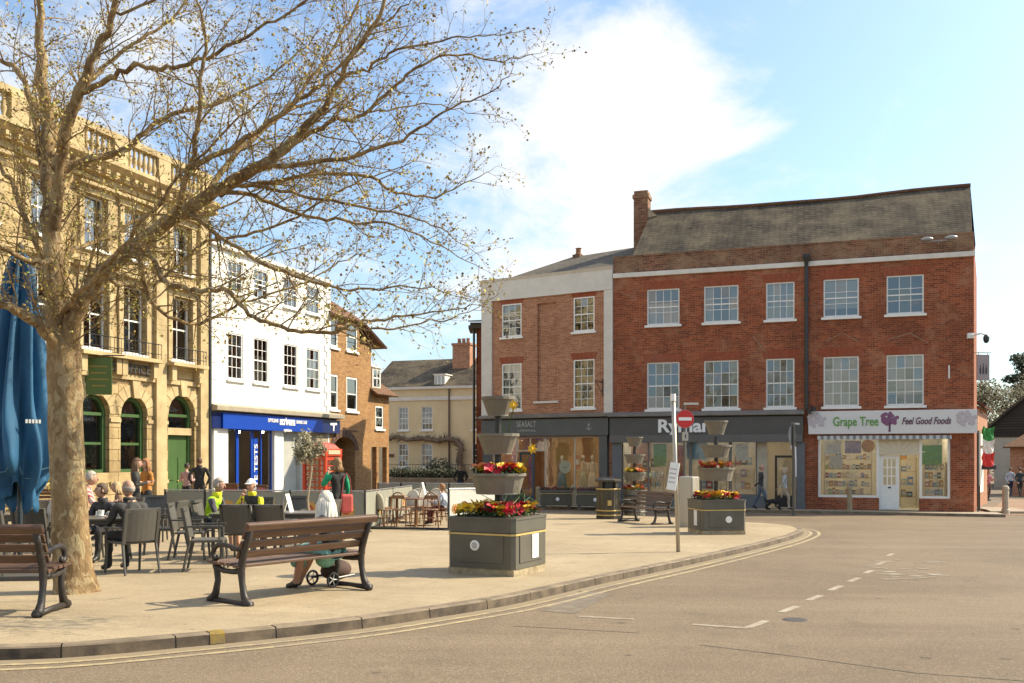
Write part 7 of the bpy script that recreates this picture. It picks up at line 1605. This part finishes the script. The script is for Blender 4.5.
TEAL = cl('teal_skirt', (.22,.42,.36))
person('white long haired woman in black top and teal skirt seated on the bench', (s.x, s.y, gz(s.x,s.y)-.03), BZ+rad(3), 'sit', h=1.66, top=BLK, sleeve=SKIN, bottom=TEAL, hair=(.72,.66,.55), style='longer', arms='lap', bare_legs=True, skirt=TEAL, lean=.03, shoes=BLACKM, legs={1:(-.02,.24),-1:(.10,.14)}, head=(-8,-4), skin=mat('tanned_skin', (.42,.215,.135), .55, .08, 5, 0))
g0 = G(-6, 566); person('person in a pale patterned top seated at the photo edge under the parasol', (g0.x+.35,g0.y+1.1,g0.z), face(.8,.5), 'sit', h=1.68, top=stripes('cloth_pale_check', (.55,.5,.42), (.36,.33,.29), 14), bottom=CHAR, hair=(.3,.24,.17), style='bob', arms='table', lean=.06)
g1 = G(46, 541); person('person in a bright pink top seated by the golden potted tree', (g1.x-.1,g1.y-.6,g1.z), face(.6,-.5), 'sit', h=1.6, top=cl('fuchsia', (.5,.06,.2)), bottom=BLK, hair=(.12,.07,.04), style='long', arms='table', lean=.06)
g2 = G(112, 541); person('woman with blonde hair seated beyond the bald man at the table behind', (g2.x,g2.y+.4,g2.z), face(-.8,-.3), 'sit', h=1.6, top=cl('brown_coat', (.16,.09,.05)), bottom=BLK, hair=(.4,.28,.14), style='bob', arms='table', lean=.05)
# wheeled bag in front of her
s2 = s+axv*.28+fr*.42; t = thing('wheeled_bag', 'brown and mint wheeled shopping bag lying at the feet of the seated woman', 'bag', (s2.x,s2.y,gz(s2.x,s2.y)), BZ)
q = MB(); q.ball((.2,0,.19),.22,.16,.13,14,10); q.build('body', mat('bag_brown', (.06,.03,.02), .8, .3, 6, .3), t, smooth=True); q = MB(); q.ball((-.02,-.05,.34),.12,.13,.1,12,8); q.build('top_flap', mat('bag_mint', (.25,.52,.40), .8, .1, 6, .2), t, smooth=True)
q = MB(); q.tube([(-.05,-.17,.11),(.35,-.17,.13)],.014,6); q.tube([(-.05,.17,.11),(.35,.17,.13)],.014,6); q.build('frame', BLACKM, t)
for sy_ in (-1,1):
    q = MB(); pts = [(-.02+.085*math.cos(a*.3927), sy_*.19, .1+.085*math.sin(a*.3927)) for a in range(17)]; q.tube(pts,.016,6); w_ = q.build('wheel', BLACKM, t); q = MB(); [q.tube([(-.02,sy_*.19,.1),(-.02+.08*math.cos(a),sy_*.19,.1+.08*math.sin(a))],.008,4) for a in (0,1.256,2.513,3.77,5.03)]; q.build('spoke', MATS['badge_grey'], w_)
def stand(label, px, Y, fx, fy, **k):
    p = P(px,455,Y); return person(label, (p.x,Y,gz(p.x,Y)+k.pop('dz',0)), face(fx,fy), k.pop('pose','stand'), **k)
stand('woman with long brown hair in a black jacket standing in front of the stone building', 136, 21.3, .9, .4, h=1.66, top=CHAR, bottom=BLK, hair=(.12,.065,.03), style='longer', arms='hold')
stand('woman with ginger hair in an orange coat beside the black jacketed woman', 146.5, 22.1, -.6, -.8, h=1.66, top=ORA, bottom=BLK, hair=(.28,.12,.04), style='long', arms='hold')
stand('woman in a pinkish grey top with dark hair tied up, by the green door', 186.5, 31.2, .3, 1, h=1.63, top=PINK, bottom=BLK, hair=(.03,.02,.015), style='short', arms='hold')
cpl = stand('man in a black hooded jacket standing by the green door', 199.5, 30.6, -.25, 1, h=1.80, top=BLK, bottom=BLK, hair=(.10,.05,.025), style='short', arms='pocket', collar=BLK, scale_w=1.1)
GRNT = cl('emerald', (.01,.30,.14))
wg = stand('woman with bobbed ginger hair, black gilet and emerald sleeves walking with a cup', 338, 18.6, -.75, .65, h=1.66, top=BLK, sleeve=GRNT, bottom=BLK, hair=(.26,.145,.055), style='bob', arms=('down','drink'), pose='walk')
q0 = wg.location; t = thing('handbag', 'red shoulder bag hanging behind the woman with emerald sleeves', 'bag', (q0.x+.17, q0.y+.0, q0.z), rad(20)); q = MB(); q.box(-.12,.12,-.06,.06,.62,.98); q.build('pouch', mat('bag_red', (.55,.09,.07), .6, .15, 5, .1), t, bevel=.04); q = MB(); q.tube([(-.1,0,.96),(-.06,.0,1.3),(.0,.02,1.4),(.06,0,1.3),(.1,0,.96)],.012,5); q.build('strap', mat('bag_strap', (.3,.05,.05), .6, .1, 5, 0), t)
stand('man in dark clothes standing far off before the cream house', 460.5, 46, 0, -1, h=1.74, top=BLK, bottom=cl('dark_denim', (.03,.04,.06)), hair=(.12,.09,.07), style='short', arms='pocket', scale_w=1.15)
bpos = P(443,455,25.3); person('child in a pale blue shirt seated at the bistro tables', (bpos.x,25.3,gz(bpos.x,25.3)), face(-1,.3), 'sit', h=1.5, top=cl('pale_blue_shirt', (.45,.50,.56)), bottom=cl('maroon', (.12,.03,.03)), hair=(.28,.13,.05), style='short', arms='table')
stand('man in dark jacket and jeans walking past the stationer doorway', 761, 37.2, 1, -.1, h=1.74, top=CHAR, bottom=cl('denim', (.09,.12,.16)), hair=(.25,.2,.16), style='bald', arms='swing', pose='walk', dz=.0)
stand('woman in a pale grey coat and beige trousers walking beside the dark dog', 784.5, 37.0, 1, -.1, h=1.62, top=cl('pale_grey_coat', (.40,.41,.42)), bottom=cl('beige', (.42,.36,.27)), hair=(.42,.34,.24), style='bob', arms='swing', pose='walk')
# dog
p = P(774.5,455,36.9); t = thing('dog', 'small black dog on the pavement between the walking man and woman', 'dog', (p.x,36.9,gz(p.x,36.9)), rad(-5))
FUR = mat('black_fur', (.015,.014,.013), .9, .3, 12, .4)
Vd = [(.0,0,.34),(.2,0,.35),(.3,0,.42),(.37,0,.5),(.46,0,.48),(-.2,0,.34),(-.27,0,.33),(-.36,0,.42),(-.40,0,.5)]; Ed = [(0,1),(1,2),(2,3),(3,4),(0,5),(5,6),(6,7),(7,8)]; Rd = [.1,.105,.07,.065,.03,.085,.07,.025,.012]
for s in (-1,1):
    i = len(Vd); Vd += [(.2,.06*s,.24),(.19+.03*s,.065*s,.12),(.2+.04*s,.065*s,.02),(.24+.04*s,.065*s,.015)]; Rd += [.045,.025,.02,.02]; Ed += [(1,i),(i,i+1),(i+1,i+2),(i+2,i+3)]
    i = len(Vd); Vd += [(-.2,.06*s,.24),(-.3-.02*s,.065*s,.14),(-.26-.03*s,.065*s,.02),(-.22-.03*s,.065*s,.015)]; Rd += [.06,.025,.02,.02]; Ed += [(5,i),(i,i+1),(i+1,i+2),(i+2,i+3)]
me = bpy.data.meshes.new('dog_body'); me.from_pydata(Vd, Ed, []); ob = bpy.data.objects.new('dog_skeleton', me); COL.objects.link(ob); ob.modifiers.new('skin','SKIN')
for i, r in enumerate(Rd): me.skin_vertices[0].data[i].radius = (r,r); me.skin_vertices[0].data[i].use_root = (i == 0)
s_ = ob.modifiers.new('sub','SUBSURF'); s_.levels = 2; dg = bpy.context.evaluated_depsgraph_get(); dg.update(); m2 = bpy.data.meshes.new_from_object(ob.evaluated_get(dg)); bpy.data.objects.remove(ob)
q = MB(); q.v = [tuple(v.co) for v in m2.vertices]; q.f = [list(f.vertices) for f in m2.polygons]; q.m = [0]*len(q.f)
for s in (-1,1): q.tube([(.35,.045*s,.54),(.34,.06*s,.58),(.33,.07*s,.5)],[.02,.025,.008],6)
q.build('body', FUR, t, smooth=True)
# people in the alley
stand('man in a pale blue shirt walking away down the alley', 1010.5, 58, .1, 1, h=1.76, top=cl('sky_shirt', (.40,.46,.56)), bottom=NAVY_, hair=(.1,.07,.05), style='short', arms='swing', pose='walk')
stand('person in a dark coat walking beside the pale blue shirt in the alley', 1020, 57.5, .1, 1, h=1.76, top=cl('dark_teal', (.03,.05,.055)), bottom=BLK, hair=(.06,.04,.03), style='short', arms='swing', pose='walk')
stand('person in a pink jacket standing at the alley shop under the flag', 988, 50.5, .3, -1, h=1.66, top=cl('rose', (.42,.13,.16)), bottom=cl('brown_trousers', (.12,.07,.05)), hair=(.1,.06,.04), style='long', arms='hold')
# --- shop window displays: mannequins and goods
def mannequin(lab, fac, px, yl, c1, c2, z0=.45, h=1.7, skirt=None):
    w = fac.w(fac.t_at(px, yl), yl, z0-.0); t = thing('mannequin', lab, 'mannequin', w, fac.rz+math.pi, 'shop window mannequins')
    q = MB(); q.lathe([(.13,.78),(.16,.9),(.12,1.08),(.165,1.3),(.15,1.4),(.05,1.45)],14,sy=.65); q.build('torso_dress', c1, t, smooth=True); q = MB(); q.lathe([(.145,.95),(.2,.7),(.25,.32),(.24,.3)],16,sy=.75,cap1=False); q.build('skirt', c2, t, smooth=True)
    q = MB(); q.tube([(0,0,1.42),(0,0,1.5)],.045,8); q.ball((0,.01,1.6),.075,.09,.115,12,9); q.build('head', mat('mannequin_white', (.68,.62,.52), .5, .03, 4, 0), t, smooth=True)
    for s in (-1,1):
        q = MB(); q.tube([(s*.16,0,1.38),(s*.21,-.02,1.12),(s*.2,.06,.88)],[.05,.04,.028],7); q.build('arm', c1, t, smooth=True); q = MB(); q.tube([(s*.08,0,.5),(s*.09,0,.02)],[.05,.03],7); q.build('leg', MATS['mannequin_white'], t)
    q = MB(); q.lathe([(.25,-.02),(.25,.02)],16); q.build('stand', GREYM, t)
MD = [cl('mauve_print', (.30,.13,.17)), cl('blue_print', (.16,.17,.26)), cl('cream_knit', (.58,.50,.38)), cl('sage_dress', (.24,.26,.20)), cl('coral', (.50,.10,.06)), cl('oat', (.52,.45,.33))]
mannequin('mannequin in a mauve patterned dress behind a round white notice, in the dress shop', SB, 562, .9, MD[0], MD[1]); mannequin('mannequin in cream knit and sage skirt, middle of the dress shop window', SB, 583.5, .9, MD[2], MD[3]); mannequin('mannequin in an oat coloured outfit nearest the dress shop corner', SB, 592.5, .8, MD[5], MD[2])
def wposter(fac, px, py, w, h, yl, m, lab, name='window_poster', cat='poster', rnd=False, group=None):
    t_ = fac.t_at(px, yl); y = fac.w(t_,yl).y; z = CAMZ+(HY-py)/F*y-fac.zb; o = thing(name, lab, cat, fac.w(t_,yl,z), fac.rz, group); q = MB()
    if rnd: q.prism_y([(w/2*math.cos(i*.314),h/2*math.sin(i*.314)) for i in range(20)],-.006,.006)
    else: q.box(-w/2,w/2,-.006,.006,-h/2,h/2)
    q.build('sheet', m, o); return o
o = wposter(SB, 565, 467, .58, .58, .35, CUP, 'round white notice hung in the dress shop window', rnd=True); text(o, 'SALE' if False else 'new', .14, (0,-.008,.0), mat('notice_teal', (.1,.3,.32), .6, .05, 3, 0), extrude=.001)
o = wposter(SB, 577.5, 462, .3, .62, .36, MD[4], 'coral red poster with white centre in the dress shop window'); q = MB(); q.prism_y([(.1*math.cos(i*.52),.13*math.sin(i*.52)) for i in range(12)],-.011,-.0065); q.build('white_patch', CUP, o)
r = random.Random(31); PALS = [(.45,.08,.06),(.62,.5,.3),(.1,.22,.42),(.14,.36,.08),(.68,.64,.54),(.4,.28,.38),(.5,.22,.05),(.05,.05,.06),(.3,.42,.46),(.36,.24,.12)]
GM = [mat('goods_%d' % i, c, .5, .25, 9, 0) for i, c in enumerate(PALS)]
# framed display racks: a rack with shelves, packets standing on them
def rack(lab, fac, pa, pb, yl, zs, hh, seed, cell=.24, dens=.95):
    r = random.Random(seed); a, b = fac.t_at(pa,yl), fac.t_at(pb,yl); w = fac.w(a,yl,0); t = thing('display_rack', lab, 'shelving', w, fac.rz, 'display racks in shop windows'); L_ = b-a; depth = .3
    for z in zs: q = MB(); q.box(0,L_,0,depth,z-.02,z); q.build('shelf', mat('rack_wood', (.52,.45,.33), .7, .15, 3, .1), t)
    for x in (0, L_-.03): q = MB(); q.box(x,x+.03,.001,depth-.001,.0,zs[-1]+hh); q.build('upright', MATS['rack_wood'], t)
    for z in zs:
        x = .05
        while x < L_-cell:
            ww = cell*r.uniform(.5,.95); h_ = hh*r.uniform(.45,.85)
            if r.random() < dens:
                q = MB(); q.box(x,x+ww,.03,depth-.05,z+.001,z+h_); o = q.build('packet', GM[r.randrange(len(GM))], t); q = MB(); q.box(x+ww*.15,x+ww*.85,.024,.0295,z+h_*.3,z+h_*.7); q.build('packet_label', GM[r.choice((4,8,1))], o)
            x += ww+cell*.12
rack('shelves of packets across the wide left window of the health food shop', BB, 824, 872, .75, (.6,.92,1.25,1.6,2.0), .3, 1, .17); rack('shelves of packets in the narrow right window of the health food shop', BB, 924, 946, .75, (.6,.92,1.25,1.6), .3, 2, .17)
rack('wooden counter shelves of jars seen through the open health food doorway', BB, 900, 917, 2.2, (.45,.95,1.5,2.0), .45, 3, .28); rack('stationery shelves at the left of the grey shop window', BB, 642, 664, 1.0, (.75,1.2,1.65), .42, 4, .25); rack('stationery shelves in the middle of the grey shop window', BB, 700, 726, 1.0, (.75,1.2,1.65), .42, 5, .25); rack('stationery shelves in the end pane of the grey shop window', BB, 734, 754, .9, (.75,1.25,1.75), .45, 6, .25)
for k, (px, py, w, h, ci, lab) in enumerate(((660,455,.55,.95,3,'lime green poster in the grey stationer window'),(681,463,.3,1.5,0,'tall dark red banner in the stationer window beside the no entry post'),(697,450,.85,.8,8,'pale blue poster in the stationer window behind the no entry sign'),(742,452,.5,.7,4,'cream poster in the end pane of the stationer window'),(833,447,.62,.55,4,'cream poster at the top left of the health food window'),(853,447,.6,.5,5,'mauve poster at the top middle of the health food window'),(868,446,.5,.5,6,'orange circle poster at the top right of the wide health food window'),(932,455,.7,.75,3,'lime green poster in the narrow health food window'),(836,462,.5,.5,4,'pale poster low in the wide health food window'))):
    wposter(BB, px, py, w, h, .3+.012*k, GM[ci], lab, group='posters in shop windows', rnd=(ci == 6))
